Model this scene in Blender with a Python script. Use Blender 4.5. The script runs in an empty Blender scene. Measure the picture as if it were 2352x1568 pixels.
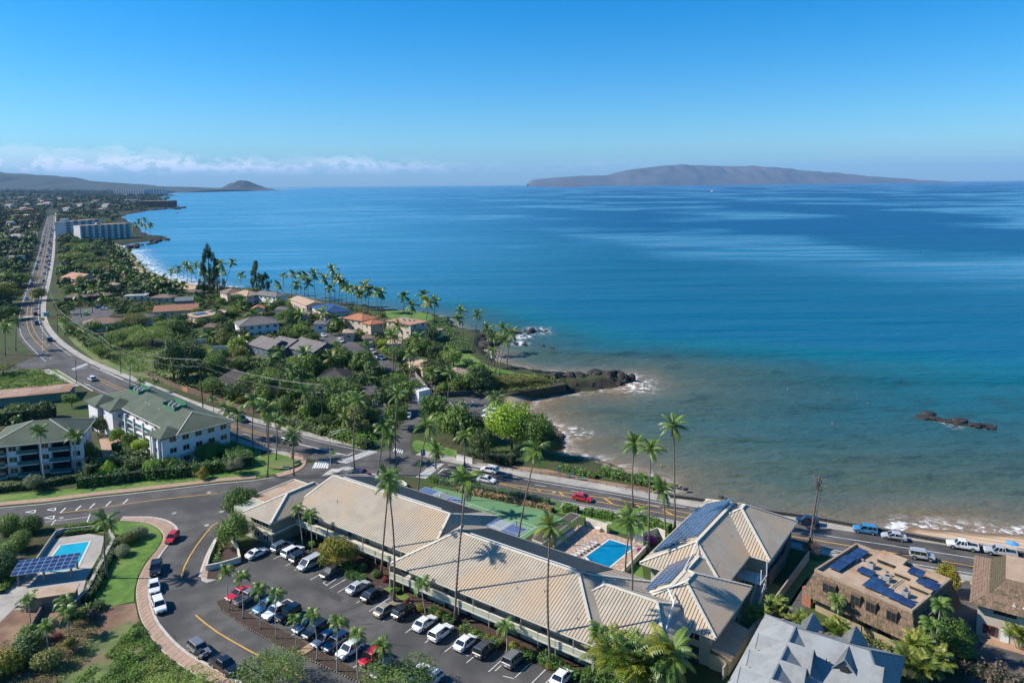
import bpy,math,random
import numpy as np
from mathutils import Vector,Matrix
from mathutils.geometry import tessellate_polygon
R=math.radians
rnd=random.Random(7)
SC=bpy.context.scene
COL=SC.collection

# ---------------------------------------------------------------- camera,world,sun,exposure
EYE=72.0; PITCH=R(7.0); ROLL=R(0.523); FOC=1687.0; CX=1176.0; CY=423.9+1687*math.tan(R(7.0))
cd=bpy.data.cameras.new('camera'); cam=bpy.data.objects.new('camera',cd); COL.objects.link(cam)
cam.location=(0,0,EYE)
cd.sensor_fit='HORIZONTAL'; cd.sensor_width=36.0; cd.lens=FOC/2352.0*36.0
cd.shift_y=(CY - 784.0)/2352.0
cd.clip_start=1.0; cd.clip_end=200000.0
cam.rotation_euler=(Matrix.Rotation(R(90) - PITCH,4,'X') @ Matrix.Rotation(-ROLL,4,'Z')).to_euler()
SC.camera=cam
SC.render.resolution_x,SC.render.resolution_y=1024,682

SUN_EL=38.5; SUN_DIR=Vector((1.0,-0.045,0)).normalized()*math.cos(R(SUN_EL))+Vector((0,0,-math.sin(R(SUN_EL))))
sd=bpy.data.lights.new('sun','SUN'); sun=bpy.data.objects.new('sun',sd); COL.objects.link(sun)
sd.energy=5.0; sd.angle=R(0.53); sd.color=(1.0,0.93,0.82)
sun.rotation_euler=SUN_DIR.to_track_quat('-Z','Y').to_euler()
W=bpy.data.worlds.new("World"); SC.world=W; W.use_nodes=True
nt=W.node_tree; nt.nodes.clear()
def nd(t,ty,**k):
    n=t.nodes.new(ty)
    for a,b in k.items():
        if a.startswith('i_'):
            key=a[2:]
            key=int(key) if key.isdigit() else key.replace('_',' ')
            n.inputs[key].default_value=b
        else: setattr(n,a,b)
    return n
sky=nd(nt,'ShaderNodeTexSky',sky_type='NISHITA',sun_disc=False)
sky.sun_elevation=R(SUN_EL); sky.sun_rotation=math.atan2(-SUN_DIR.x,-SUN_DIR.y)
sky.altitude=50; sky.air_density=1.0; sky.dust_density=0.35; sky.ozone_density=4.5
hsv=nd(nt,'ShaderNodeHueSaturation',i_Saturation=1.5,i_Value=1.0,i_Hue=0.492)
gam=nd(nt,'ShaderNodeGamma',i_Gamma=1.0)
tc=nd(nt,'ShaderNodeTexCoord'); sep=nd(nt,'ShaderNodeSeparateXYZ')
nt.links.new(tc.outputs['Generated'],sep.inputs[0])
# low trade-wind cumulus bank: band in elevation,broken up by noise; goes all the way round the horizon,thickest inland (-X)
mp=nd(nt,'ShaderNodeMapping'); mp.inputs['Scale'].default_value=(15,15,26)
n1=nd(nt,'ShaderNodeTexNoise',i_Scale=2.2,i_Detail=9.0,i_Roughness=0.62)
nt.links.new(tc.outputs['Generated'],mp.inputs[0]); nt.links.new(mp.outputs[0],n1.inputs['Vector'])
def math_(t,op,a=None,b=None,c=None,clamp=False):
    n=nd(t,'ShaderNodeMath',operation=op,use_clamp=clamp)
    for i,x in enumerate((a,b,c)):
        if x is None: continue
        if isinstance(x,(int,float)): n.inputs[i].default_value=x
        else: t.links.new(x,n.inputs[i])
    return n.outputs[0]
def ramp01(t,x,a,b):
    n=nd(t,'ShaderNodeMapRange',interpolation_type='SMOOTHSTEP')
    n.inputs['From Min'].default_value=a; n.inputs['From Max'].default_value=b
    t.links.new(x,n.inputs[0]); return n.outputs[0]
z=sep.outputs[2]; x=sep.outputs[0]
mp2=nd(nt,'ShaderNodeMapping'); mp2.inputs['Scale'].default_value=(3.5,3.5,3)
n2=nd(nt,'ShaderNodeTexNoise',i_Scale=1.6,i_Detail=5.0)
nt.links.new(tc.outputs['Generated'],mp2.inputs[0]); nt.links.new(mp2.outputs[0],n2.inputs['Vector'])
# cloud top height varies with azimuth
inl=ramp01(nt,x,0.30,-0.50)
top=math_(nt,'MULTIPLY_ADD',n2.outputs[0],0.046,0.000)
top=math_(nt,'ADD',math_(nt,'MULTIPLY',inl,0.018),top)
lift=math_(nt,'MULTIPLY_ADD',n1.outputs[0],0.075,-0.0375)
zz=math_(nt,'ADD',z,lift)
up_=math_(nt,'SUBTRACT',1.0,math_(nt,'DIVIDE',math_(nt,'SUBTRACT',zz,math_(nt,'SUBTRACT',top,0.007)),0.011,clamp=True),clamp=True)
lo_=ramp01(nt,z,0.012,0.026)
wisp=ramp01(nt,n1.outputs[0],0.44,0.54)
dens=math_(nt,'MULTIPLY',math_(nt,'MULTIPLY',up_,lo_),math_(nt,'MULTIPLY_ADD',inl,1.15,0.05))
dens=math_(nt,'MULTIPLY',dens,math_(nt,'MULTIPLY_ADD',wisp,0.75,0.25),clamp=True)
cmix=nd(nt,'ShaderNodeMixRGB'); cmix.inputs[2].default_value=(7.6,8.1,8.8,1)
bg=nd(nt,'ShaderNodeBackground',i_Strength=0.110); out=nd(nt,'ShaderNodeOutputWorld')
nt.links.new(sky.outputs[0],gam.inputs[0]); nt.links.new(gam.outputs[0],hsv.inputs['Color'])
tint=nd(nt,'ShaderNodeMixRGB',blend_type='MULTIPLY',i_0=1.0); tint.inputs[2].default_value=(.60,.84,.99,1); nt.links.new(hsv.outputs[0],tint.inputs[1]); nt.links.new(tint.outputs[0],cmix.inputs[1]); nt.links.new(dens,cmix.inputs[0])
nt.links.new(cmix.outputs[0],bg.inputs[0]); nt.links.new(bg.outputs[0],out.inputs[0])
SC.view_settings.view_transform='Standard'; SC.view_settings.look='None'
SC.view_settings.exposure=0.56; SC.view_settings.gamma=1.0; SC.view_settings.use_curve_mapping=False
SC.cycles.max_bounces=5; SC.cycles.diffuse_bounces=3; SC.cycles.glossy_bounces=3; SC.cycles.transmission_bounces=3
SC.cycles.volume_bounces=0; SC.cycles.use_denoising=True
SC.cycles.use_adaptive_sampling=True; SC.cycles.adaptive_threshold=0.02

# ---------------------------------------------------------------- survey: a bearing (x,y of the 2352-wide survey sheet) to the place on the plane z
_p7=R(7.0)
def ray(x,y):
    a=x - CX; b=-(y - CY); c,s=math.cos(ROLL),math.sin(ROLL)
    a,b=(a*c+b*s)/FOC,(-a*s+b*c)/FOC
    return (a,math.cos(_p7)+b*math.sin(_p7),b*math.cos(_p7) - math.sin(_p7))
def P(x,y,z=0.0):
    r=ray(x,y); t=(z - EYE)/r[2]
    return Vector((r[0]*t,r[1]*t,z))
def top_of(base,top,z=0.0):
    b=P(*base,z); r=ray(*top); t=b.y/r[1]
    return b,Vector((r[0]*t,b.y,EYE+r[2]*t))

# ---------------------------------------------------------------- materials
MATS={}
def M(name,c,c2=None,scale=1.0,rough=0.8,bump=0.0,bscale=None,metal=0.0,spec=0.5,detail=4.0,lo=0.35,hi=0.65,emit=None,rand=0.0,stretch=None,coord='Object',c3=None,s3=None,sheen=0,trans=0.0):
    if name in MATS: return MATS[name]
    m=bpy.data.materials.new(name); m.use_nodes=True; t=m.node_tree
    b=t.nodes['Principled BSDF']; b.inputs['Roughness'].default_value=rough; b.inputs['Metallic'].default_value=metal
    b.inputs['Specular IOR Level'].default_value=spec
    b.inputs['Base Color'].default_value=(*c,1)
    col=None
    if c2 is not None or bump:
        co=nd(t,'ShaderNodeTexCoord'); v=co.outputs[coord]
        if stretch:
            mm=nd(t,'ShaderNodeMapping'); mm.inputs['Scale'].default_value=stretch; t.links.new(v,mm.inputs[0]); v=mm.outputs[0]
    if c2 is not None:
        n=nd(t,'ShaderNodeTexNoise',i_Scale=scale,i_Detail=detail); t.links.new(v,n.inputs['Vector'])
        f=ramp01(t,n.outputs[0],lo,hi)
        mx=nd(t,'ShaderNodeMixRGB'); mx.inputs[1].default_value=(*c,1); mx.inputs[2].default_value=(*c2,1)
        t.links.new(f,mx.inputs[0]); col=mx.outputs[0]
        if c3 is not None:
            n3=nd(t,'ShaderNodeTexNoise',i_Scale=s3 or scale*0.23,i_Detail=3.0); t.links.new(v,n3.inputs['Vector'])
            f3=ramp01(t,n3.outputs[0],0.45,0.68)
            m3=nd(t,'ShaderNodeMixRGB'); m3.inputs[2].default_value=(*c3,1); t.links.new(col,m3.inputs[1]); t.links.new(f3,m3.inputs[0]); col=m3.outputs[0]
    if rand:
        oi=nd(t,'ShaderNodeObjectInfo'); hs=nd(t,'ShaderNodeHueSaturation')
        hs.inputs['Color'].default_value=(*c,1)
        if col: t.links.new(col,hs.inputs['Color'])
        t.links.new(math_(t,'MULTIPLY_ADD',oi.outputs['Random'],rand,1.0 - rand/2),hs.inputs['Value'])
        t.links.new(math_(t,'MULTIPLY_ADD',oi.outputs['Random'],-rand*0.06,0.5+rand*0.03),hs.inputs['Hue'])
        col=hs.outputs[0]
    if col: t.links.new(col,b.inputs['Base Color'])
    if bump:
        nb=nd(t,'ShaderNodeTexNoise',i_Scale=bscale or scale*4,i_Detail=4.0); t.links.new(v,nb.inputs['Vector'])
        bp=nd(t,'ShaderNodeBump',i_Strength=1.0,i_Distance=bump); t.links.new(nb.outputs[0],bp.inputs['Height']); t.links.new(bp.outputs[0],b.inputs['Normal'])
    if emit: b.inputs['Emission Color'].default_value=(*emit,1); b.inputs['Emission Strength'].default_value=1.0
    if trans:
        tr=nd(t,'ShaderNodeBsdfTranslucent'); mxs=nd(t,'ShaderNodeMixShader',i_0=trans)
        if col: t.links.new(col,tr.inputs[0])
        else: tr.inputs[0].default_value=(*c,1)
        o=t.nodes['Material Output']; t.links.new(b.outputs[0],mxs.inputs[1]); t.links.new(tr.outputs[0],mxs.inputs[2]); t.links.new(mxs.outputs[0],o.inputs[0])
    MATS[name]=m
    return m
asphalt=M('asphalt',(.070,.066,.061),(.104,.098,.090),0.30,.92,c3=(.050,.049,.048),s3=0.09,bump=.01,bscale=6)
asphalt_old=M('asphalt_old',(.075,.073,.072),(.10,.095,.09),0.3,.93,c3=(.055,.055,.056),s3=0.07)
concrete=M('concrete',(.36,.33,.29),(.28,.26,.23),0.6,.9,c3=(.42,.38,.33),s3=.15)
kerbm=M('kerb_concrete',(.50,.46,.40),(.40,.37,.33),0.8,.9)
paver=M('paver',(.40,.27,.19),(.33,.22,.155),1.2,.9,rand=.16)
joint=M('joint_band',(.55,.47,.39),(.46,.39,.32),1.5,.9)
white_paint=M('road_paint_white',(.74,.74,.72),(.55,.55,.54),3,.8)
yellow_paint=M('road_paint_yellow',(.62,.34,.06),(.52,.28,.05),3,.8)
wht=M('white_plaster',(.74,.72,.70),(.66,.64,.62),.5,.85)
tanwall=M('beige_plaster',(.55,.45,.34),(.48,.39,.30),.5,.85)
pinkwall=M('pinkish_plaster',(.60,.48,.42),(.54,.43,.38),.5,.85)
sage=M('sage_siding',(.40,.41,.31),(.36,.37,.28),.4,.85)
sage_d=M('sage_dark',(.22,.22,.17),(.18,.18,.14),.4,.85)
trimm=M('cream_trim',(.60,.56,.46),(.54,.50,.41),1,.8)
glass=M('window_glass',(.02,.026,.03),None,rough=.08,spec=.8)
darkm=M('dark_recess',(.02,.02,.02),None,rough=.9)
panel=M('solar_cell',(.016,.035,.095),(.022,.05,.125),.8,.18,spec=.7,rand=.35)
panel_frame=M('panel_frame',(.45,.47,.50),None,rough=.4,metal=.6)
woodd=M('dark_wood',(.10,.065,.045),(.14,.09,.06),2,.9)
woodo=M('orange_wood',(.42,.20,.08),(.36,.17,.07),2,.85)
metal_l=M('galvanized',(.42,.42,.41),(.36,.36,.36),2,.5,metal=.4)
stonewall=M('lava_wall_stone',(.040,.038,.036),(.085,.080,.073),3,.95,rand=.5)
lava=M('lava_rock',(.013,.012,.012),(.038,.033,.029),1.0,.85,bump=.12,bscale=2.5,rand=.4)
sandm=M('sand',(.56,.40,.25),(.50,.35,.22),.25,.95)
dirt=M('bare_dirt',(.19,.105,.065),(.13,.075,.045),.5,.95,c3=(.27,.18,.11),s3=.12)
mulch=M('mulch',(.065,.036,.026),(.045,.026,.02),2,.95)
lawn=M('mown_grass',(.095,.19,.020),(.060,.130,.016),.6,.95,c3=(.15,.21,.045),s3=.16,bump=.03,bscale=9)
lawn_dry=M('dry_grass',(.13,.17,.04),(.09,.13,.03),.35,.95,c3=(.19,.17,.07),s3=.12,bump=.03,bscale=9)
roof_pan=M('roof_pan',(.45,.385,.295),(.385,.325,.245),.30,.6,c3=(.48,.36,.24),s3=.12)
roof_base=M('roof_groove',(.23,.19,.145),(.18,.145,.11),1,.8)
roof_grey=M('roof_grey_metal',(.07,.07,.075),(.10,.10,.10),.6,.5)
roof_green=M('roof_green_shingle',(.070,.092,.062),(.056,.076,.050),1.2,.9,c3=(.085,.105,.072),s3=.2,bump=.02,bscale=8)
roof_blue=M('roof_bluegrey_shingle',(.255,.262,.262),(.215,.225,.228),1.0,.85,c3=(.27,.29,.30),s3=.18,bump=.015,bscale=9)
roof_brown=M('roof_brown',(.20,.135,.10),(.16,.105,.08),.8,.9,bump=.02,bscale=5)
roof_dark=M('roof_darkbrown',(.085,.070,.060),(.065,.055,.048),.8,.8)
roof_orange=M('roof_terracotta',(.46,.19,.095),(.38,.15,.075),.8,.85,bump=.03,bscale=4)
roof_tan=M('roof_tan',(.42,.30,.20),(.36,.25,.17),.6,.9)
roof_grey2=M('roof_grey_shingle',(.17,.15,.14),(.135,.12,.115),.7,.9,bump=.02,bscale=6)
roof_flat=M('flat_roof_tan',(.42,.31,.22),(.36,.26,.18),.35,.95,c3=(.30,.17,.09),s3=.22)
shake=M('wood_shake',(.175,.125,.078),(.125,.088,.055),3,.95,rand=.8)
shake_base=M('shake_base',(.07,.045,.035),None,rough=.95)
bark=M('palm_bark',(.20,.155,.12),(.13,.10,.08),3,.95,bump=.03,bscale=8)
bark_g=M('grey_palm_bark',(.42,.38,.34),(.32,.29,.26),3,.95)
bark_d=M('tree_bark',(.09,.065,.05),(.06,.045,.035),3,.95)
leaf_mats={
 'mid': M('leaf_mid',(0.129,0.217,0.033),(0.076,0.138,0.024),.5,.6,rand=.6,trans=.18),
 'dark': M('leaf_dark',(0.072,0.128,0.028),(0.044,0.089,0.021),.5,.6,rand=.6,trans=.12),
 'lime': M('leaf_lime',(0.268,0.411,0.031),(0.175,0.297,0.025),.5,.6,rand=.6,trans=.25),
 'olive': M('leaf_olive',(0.210,0.221,0.052),(0.133,0.155,0.037),.5,.7,rand=.6,trans=.15),
 'kiawe': M('leaf_kiawe',(0.218,0.311,0.063),(0.138,0.207,0.040),.5,.7,rand=.6,trans=.2),
 'hedge': M('leaf_hedge',(0.111,0.234,0.027),(0.068,0.149,0.020),.8,.6,rand=.6,trans=.15),
 'brownhedge': M('leaf_brownhedge',(.42,.27,.13),(.28,.19,.08),.8,.8),
 'yellow': M('leaf_yellow',(.32,.27,.02),(.16,.19,.02),1.2,.6,rand=.6,trans=.2),
 'red': M('leaf_red',(.22,.02,.03),(.10,.02,.02),1.2,.6,rand=.6),
 'magenta': M('flower_magenta',(.38,.03,.22),(.28,.03,.2),1.2,.6),
 'dry': M('leaf_dry',(.17,.12,.08),(.11,.08,.06),.8,.8,rand=.6),
 'pale': M('leaf_pale',(.24,.26,.14),(.12,.16,.06),.8,.7,rand=.6),
 'weed': M('leaf_weed',(.20,.31,.05),(.11,.20,.035),.22,.8,trans=.15,c3=(.24,.30,.07),s3=.1),
}
palm_leaf=M('palm_leaf',(0.154,0.246,0.031),(0.086,0.154,0.022),.7,.45,rand=.6,trans=.22)
palm_yel=M('palm_leaf_yellow',(.26,.27,.03),(.14,.18,.022),.7,.5,rand=.6,trans=.22)
palm_dry=M('palm_leaf_dry',(.24,.17,.08),(.15,.11,.05),.7,.8,rand=.6)

# ---------------------------------------------------------------- mesh building
class MB:
    def __init__(s): s.v=[]; s.f=[]; s.m=[]; s.k=0
    def face(s,pts,flip=False):
        i=len(s.v); s.v += [tuple(p) for p in pts]; ix=list(range(i,i+len(pts)))
        s.f.append(ix[::-1] if flip else ix); s.m.append(s.k)
    def poly(s,pts,flip=False):
        pts=[Vector(p) for p in pts]; i=len(s.v); s.v += [tuple(p) for p in pts]
        for t in tessellate_polygon([pts]):
            a,b,c=t; n=(pts[b] - pts[a]).cross(pts[c] - pts[a])
            if (n.z < 0) != flip: a,c=c,a
            s.f.append([i+a,i+b,i+c]); s.m.append(s.k)
    def prism(s,pts,z0,z1):
        pts=[Vector((p[0],p[1],0)) for p in pts]
        s.poly([(p.x,p.y,z1) for p in pts])
        ar=sum(pts[i].x*pts[(i+1) % len(pts)].y - pts[(i+1) % len(pts)].x*pts[i].y for i in range(len(pts)))
        if ar < 0: pts=pts[::-1]
        for i in range(len(pts)):
            a,b=pts[i],pts[(i+1) % len(pts)]
            s.face([(a.x,a.y,z0),(b.x,b.y,z0),(b.x,b.y,z1),(a.x,a.y,z1)])
    def box(s,c,d,rz=0.0,mat=None):
        hx,hy,hz=d[0]/2,d[1]/2,d[2]/2
        mm=mat or (Matrix.Translation(c) @ Matrix.Rotation(rz,4,'Z'))
        q=[mm @ Vector((x*hx,y*hy,z*hz)) for z in (-1,1) for x,y in ((-1,-1),(1,-1),(1,1),(-1,1))]
        i=len(s.v); s.v += [tuple(p) for p in q]
        for f in ((3,2,1,0),(4,5,6,7),(0,1,5,4),(1,2,6,5),(2,3,7,6),(3,0,4,7)):
            s.f.append([i+k for k in f]); s.m.append(s.k)
    def bar(s,a,b,w,h):
        a=Vector(a); b=Vector(b); d=b - a; L=d.length
        if L < 1e-6: return
        x=d/L; up=Vector((0,0,1)) if abs(x.z) < .99 else Vector((1,0,0))
        y=up.cross(x).normalized(); zz=x.cross(y)
        mm=Matrix((x,y,zz)).transposed().to_4x4(); mm.translation=(a+b)/2
        s.box(None,(L,w,h),mat=mm)
    def tube(s,pts,rad,n=8,cap=True):
        pts=[Vector(p) for p in pts]; rings=[]
        for i,p in enumerate(pts):
            d=(pts[min(i+1,len(pts) - 1)] - pts[max(i - 1,0)]).normalized()
            a=d.cross(Vector((0,1,0)) if abs(d.y) < .9 else Vector((1,0,0))).normalized(); b=d.cross(a)
            r=rad[i] if hasattr(rad,'__len__') else rad; st=len(s.v)
            for k in range(n):
                t=2*math.pi*k/n; s.v.append(tuple(p+a*(math.cos(t)*r)+b*(math.sin(t)*r)))
            rings.append(st)
        for i in range(len(rings) - 1):
            for k in range(n):
                a0,a1=rings[i]+k,rings[i]+(k+1) % n; b0,b1=rings[i+1]+k,rings[i+1]+(k+1) % n
                s.f.append([a0,a1,b1,b0]); s.m.append(s.k)
        if cap:
            s.f.append([rings[0]+k for k in range(n)][::-1]); s.m.append(s.k); s.f.append([rings[-1]+k for k in range(n)]); s.m.append(s.k)
    def mesh(s,name,mats,smooth=False):
        me=bpy.data.meshes.new(name); me.from_pydata(s.v,[],s.f)
        for m in (mats if isinstance(mats,(list,tuple)) else [mats]): me.materials.append(m)
        if s.m and max(s.m) > 0: me.polygons.foreach_set('material_index',s.m)
        if smooth: me.polygons.foreach_set('use_smooth',[True]*len(me.polygons))
        me.update(); return me
    def build(s,name,mats,parent=None,smooth=False,**k):
        return ob(name,s.mesh(name,mats,smooth),parent,**k)
def ob(name,me,parent=None,loc=None,rz=0.0,sc=None,label=None,cat=None,group=None,kind=None):
    o=bpy.data.objects.new(name,me); COL.objects.link(o)
    if parent: o.parent=parent
    if loc is not None: o.location=loc
    if rz: o.rotation_euler=(0,0,rz)
    if sc is not None: o.scale=(sc,sc,sc) if isinstance(sc,(int,float)) else sc
    if label: o['label']=label
    if cat: o['category']=cat
    if group: o['group']=group
    if kind: o['kind']=kind
    return o
def thing(name,label,cat,loc=(0,0,0),rz=0.0,group=None): return ob(name,None,None,loc,rz,None,label,cat,group)
def sheet(name,pts,z,mat,parent=None,**k):
    mb=MB(); mb.poly([(*(P(*p)[:2]),z) for p in pts]); 
    if parent is None and 'kind' not in k: k['kind']='structure'
    return mb.build(name,mat,parent,**k)
def slab(name,pts,z0,z1,mat,parent=None,**k):
    mb=MB(); mb.prism([P(*p) for p in pts],z0,z1)
    if parent is None and 'kind' not in k: k['kind']='structure'
    return mb.build(name,mat,parent,**k)
def resample(pts,n=None,step=None):
    pts=[Vector(p) for p in pts]; d=[0.0]
    for a,b in zip(pts,pts[1:]): d.append(d[-1]+(b - a).length)
    if n is None: n=max(2,int(d[-1]/step)+1)
    out=[]; j=0
    for i in range(n):
        t=d[-1]*i/(n - 1)
        while j < len(d) - 2 and d[j+1] < t: j += 1
        f=(t - d[j])/max(1e-9,d[j+1] - d[j]); out.append(pts[j].lerp(pts[j+1],f))
    return out
def stripe(mb,pts,w,z,dash=None):
    pts=[Vector((p[0],p[1],z)) for p in pts]
    if dash: pts=resample(pts,step=dash[0])
    for i in range(len(pts) - 1):
        if dash and i % dash[1]: continue
        a,b=pts[i],pts[i+1]; d=(b - a).normalized(); q=Vector((-d.y,d.x,0))*w/2
        mb.face([a - q,b - q,b+q,a+q])
def smooth_line(pts,n=3):
    pts=[Vector(p) for p in pts]
    for _ in range(n):
        o=[pts[0]]
        for a,b in zip(pts,pts[1:]): o += [a.lerp(b,.25),a.lerp(b,.75)]
        o.append(pts[-1]); pts=o
    return pts
# ---------------------------------------------------------------- terrain,sea,far islands
SEA=-3.0
coast_s=[(2700,1262,'b'),(2500,1240,'b'),(2352,1229,'b'),(2200,1219,'b'),(2090,1209,'b'),(2017,1215,'w'),(1853,1185,'w'),(1761,1173,'w'),(1622,1147,'w'),(1545,1137,'w'),(1510,1104,'b'),(1440,1083,'b'),(1400,1066,'b'),
 (1360,1055,'b'),(1310,1048,'b'),(1288,1038,'b'),(1283,1020,'b'),(1289,998,'b'),(1275,980,'b'),(1240,965,'b'),(1205,945,'b'),(1208,930,'b'),(1232,914,'b'),(1262,904,'s'),(1300,903,'s'),(1350,897,'s'),(1400,891,'s'),(1436,885,'s'),
 (1448,877,'s'),(1420,868,'s'),(1340,866,'s'),(1280,864,'s'),(1230,857,'s'),(1180,847,'s'),(1140,836,'s'),(1118,812,'s'),(1100,795,'s'),(1120,782,'s'),(1105,765,'s'),(1070,762,'s'),(1045,750,'s'),(1026,738,'s'),(1012,729,'s'),(985,724,'s'),
 (940,720,'s'),(900,717,'s'),(853,708,'s'),(805,703,'s'),(740,694,'s'),(690,684,'s'),(640,676,'s'),(580,668,'s'),(520,665,'b'),(470,658,'b'),(400,643.7,'b'),(360,631,'b'),(335,618.8,'b'),(322.5,603.7,'b'),(310,588.8,'b'),
 (290,577,'b'),(262,573,'b'),(275,565,'s'),(302,559,'s'),(350,552,'s'),(385,548.7,'s'),(380,545,'s'),(345,542,'s'),(325,534,'s'),(312,520,'s'),(290,507,'s'),(277,498.7,'s'),(290,493,'s'),(322.5,487.5,'s'),(350,481,'s'),(425,477.5,'s'),(415,475.6,'s'),(392,472,'s'),
 (375,460,'s'),(365,451,'s'),(410,450,'s'),(385,445.5,'s'),(400,442.8,'s'),(425,440.5,'s'),(500,437.3,'s'),(610,436.2,'s')]
coast=[P(a,b,.3 if c == 'w' else SEA) for a,b,c in coast_s]; ctype=[c for a,b,c in coast_s]
cn=np.array([(p.x,p.y) for p in coast])
# close the land inland
land_ring=np.vstack([cn,[(cn[-1][0] - 800,26000),(-30000,26000),(-30000,-200),(150,-200)]])
def dist_coast(X,Y):
    best=np.full(X.shape,1e12); wb=np.zeros(X.shape)
    for i in range(len(cn) - 1):
        a=cn[i]; b=cn[i+1]; d=b - a; L=max(1e-9,(d*d).sum())
        t=np.clip(((X - a[0])*d[0]+(Y - a[1])*d[1])/L,0,1)
        q=(X - a[0] - t*d[0]) ** 2+(Y - a[1] - t*d[1]) ** 2
        m=q < best; best[m]=q[m]; wb[m]=1.0 if ctype[i] == 'b' else 0.0
    return np.sqrt(best),wb
def inside(X,Y,ring):
    r=np.zeros(X.shape,bool); n=len(ring)
    for i in range(n):
        x0,y0=ring[i]; x1,y1=ring[(i+1) % n]
        if y0 == y1: continue
        c=(y0 > Y) != (y1 > Y); r ^= c & (X < (x1 - x0)*(Y - y0)/(y1 - y0)+x0)
    return r
def fan(y0,y1,g,r0,r1,nr):
    ys=[y0]
    while ys[-1] < y1: ys.append(ys[-1]*g)
    ys=np.array(ys); rs=np.linspace(r0,r1,nr); Y,RR=np.meshgrid(ys,rs,indexing='ij'); return RR*np.maximum(Y,60),Y
def grid_mesh(name,X,Y,Z,mat,attrs,keep=None):
    ny,nx=X.shape; me=bpy.data.meshes.new(name)
    v=np.stack([X.ravel(),Y.ravel(),Z.ravel()],1)
    i=np.arange(ny*nx).reshape(ny,nx); q=np.stack([i[:-1,:-1],i[:-1,1:],i[1:,1:],i[1:,:-1]],-1).reshape(-1,4)
    if keep is not None:
        kf=keep.ravel()[q].any(1); q=q[kf]
        used=np.unique(q); mp_=np.full(ny*nx,-1); mp_[used]=np.arange(len(used)); v=v[used]; q=mp_[q]; attrs={k: a.ravel()[used] for k,a in attrs.items()}
    me.vertices.add(len(v)); me.vertices.foreach_set('co',v.ravel().astype(np.float32))
    me.loops.add(q.size); me.loops.foreach_set('vertex_index',q.ravel().astype(np.int32))
    me.polygons.add(len(q)); me.polygons.foreach_set('loop_start',np.arange(0,q.size,4,dtype=np.int32)); me.polygons.foreach_set('loop_total',np.full(len(q),4,np.int32))
    me.polygons.foreach_set('use_smooth',np.ones(len(q),bool))
    for k,a in attrs.items():
        at=me.attributes.new(k,'FLOAT','POINT'); at.data.foreach_set('value',a.ravel().astype(np.float32))
    me.update(calc_edges=True); me.validate(); me.materials.append(mat); return me
def sm(x,a,b): t=np.clip((x - a)/(b - a),0,1); return t*t*(3 - 2*t)
def vnoise(X,Y,s,seed=0):
    r=np.random.RandomState(seed); G=r.rand(64,64); x=X/s; y=Y/s; xi=np.floor(x).astype(int); yi=np.floor(y).astype(int); fx=x - xi; fy=y - yi
    fx=fx*fx*(3 - 2*fx); fy=fy*fy*(3 - 2*fy); g=lambda a,b: G[a % 64,b % 64]
    return (g(xi,yi)*(1 - fx)+g(xi+1,yi)*fx)*(1 - fy)+(g(xi,yi+1)*(1 - fx)+g(xi+1,yi+1)*fx)*fy
def land_z(X,Y,d,beach):
    z=np.where(beach > .5,SEA+d*np.where((Y < 300) & (X < 62),.5,.16),SEA+d*.75); z=np.minimum(z,0.0)
    far=sm(Y,1500,5200); inl=np.maximum(0,d - 150)
    h=np.minimum(inl*.022,60)*far+10*(vnoise(X,Y,600,3) - .3)*sm(Y,2500,6000)*sm(d,200,900)
    return z+np.maximum(h,0)
X,Y=fan(48,15500,1.0135,-1.32,1.25,300)
D,B=dist_coast(X,Y); IN=inside(X,Y,land_ring)
DS=np.where(IN,D,-D)
Z=np.where(IN,land_z(X,Y,D,B),SEA - np.minimum(8,0.12*D))
tm=bpy.data.materials.new('land'); tm.use_nodes=True; t=tm.node_tree; b=t.nodes['Principled BSDF']; b.inputs['Roughness'].default_value=.95; b.inputs['Specular IOR Level'].default_value=.2
co=nd(t,'ShaderNodeTexCoord')
def nz(s,det=5): n=nd(t,'ShaderNodeTexNoise',i_Scale=s,i_Detail=float(det)); t.links.new(co.outputs['Object'],n.inputs['Vector']); return n.outputs[0]
def mix(f,a,bb):
    m=nd(t,'ShaderNodeMixRGB')
    for i,q in ((0,f),(1,a),(2,bb)):
        if isinstance(q,tuple): m.inputs[i].default_value=(*q,1)
        elif isinstance(q,(int,float)): m.inputs[i].default_value=q
        else: t.links.new(q,m.inputs[i])
    return m.outputs[0]
def att(n): a=nd(t,'ShaderNodeAttribute',attribute_name=n); return a.outputs['Fac']
g1=mix(ramp01(t,nz(.35),.4,.6),(.035,.055,.018),(.075,.06,.035))
g2=mix(ramp01(t,nz(.04),.4,.62),g1,(.055,.085,.025))
fg=mix(ramp01(t,nz(.004,8),.35,.65),(.020,.032,.014),(.036,.048,.022))
fg=mix(ramp01(t,nz(.03,8),.5,.75),fg,(.018,.028,.016))
g3=mix(att('far'),g2,fg)
rk=mix(ramp01(t,nz(.9),.4,.6),(.016,.015,.014),(.040,.036,.030))
g4=mix(att('rock'),g3,rk)
sd_=mix(ramp01(t,nz(.15),.4,.6),(.58,.41,.26),(.50,.35,.22))
g5=mix(att('sand'),g4,sd_)
g6=mix(att('wet'),g5,(.20,.13,.08))
t.links.new(g6,b.inputs['Base Color'])
wid=np.where(X > 62,26.0,5.0); sand=B*(1 - sm(D,wid,wid*1.3))*IN; sand=np.where(Y > 420,B*(1 - sm(D,24,30))*IN,sand); rock=(1 - B)*(1 - sm(D,2.5,4.5))*IN
wet=B*(1 - sm(DS,1.0,3.5))
grid_mesh_=grid_mesh('ground',X,Y,Z,tm,{'far': sm(Y,380,900),'rock': rock,'sand': sand,'wet': wet*np.where(Y > 500,0,1)},keep=(DS > -25 - Y*.02))
ob('ground',grid_mesh_,kind='structure')

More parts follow.
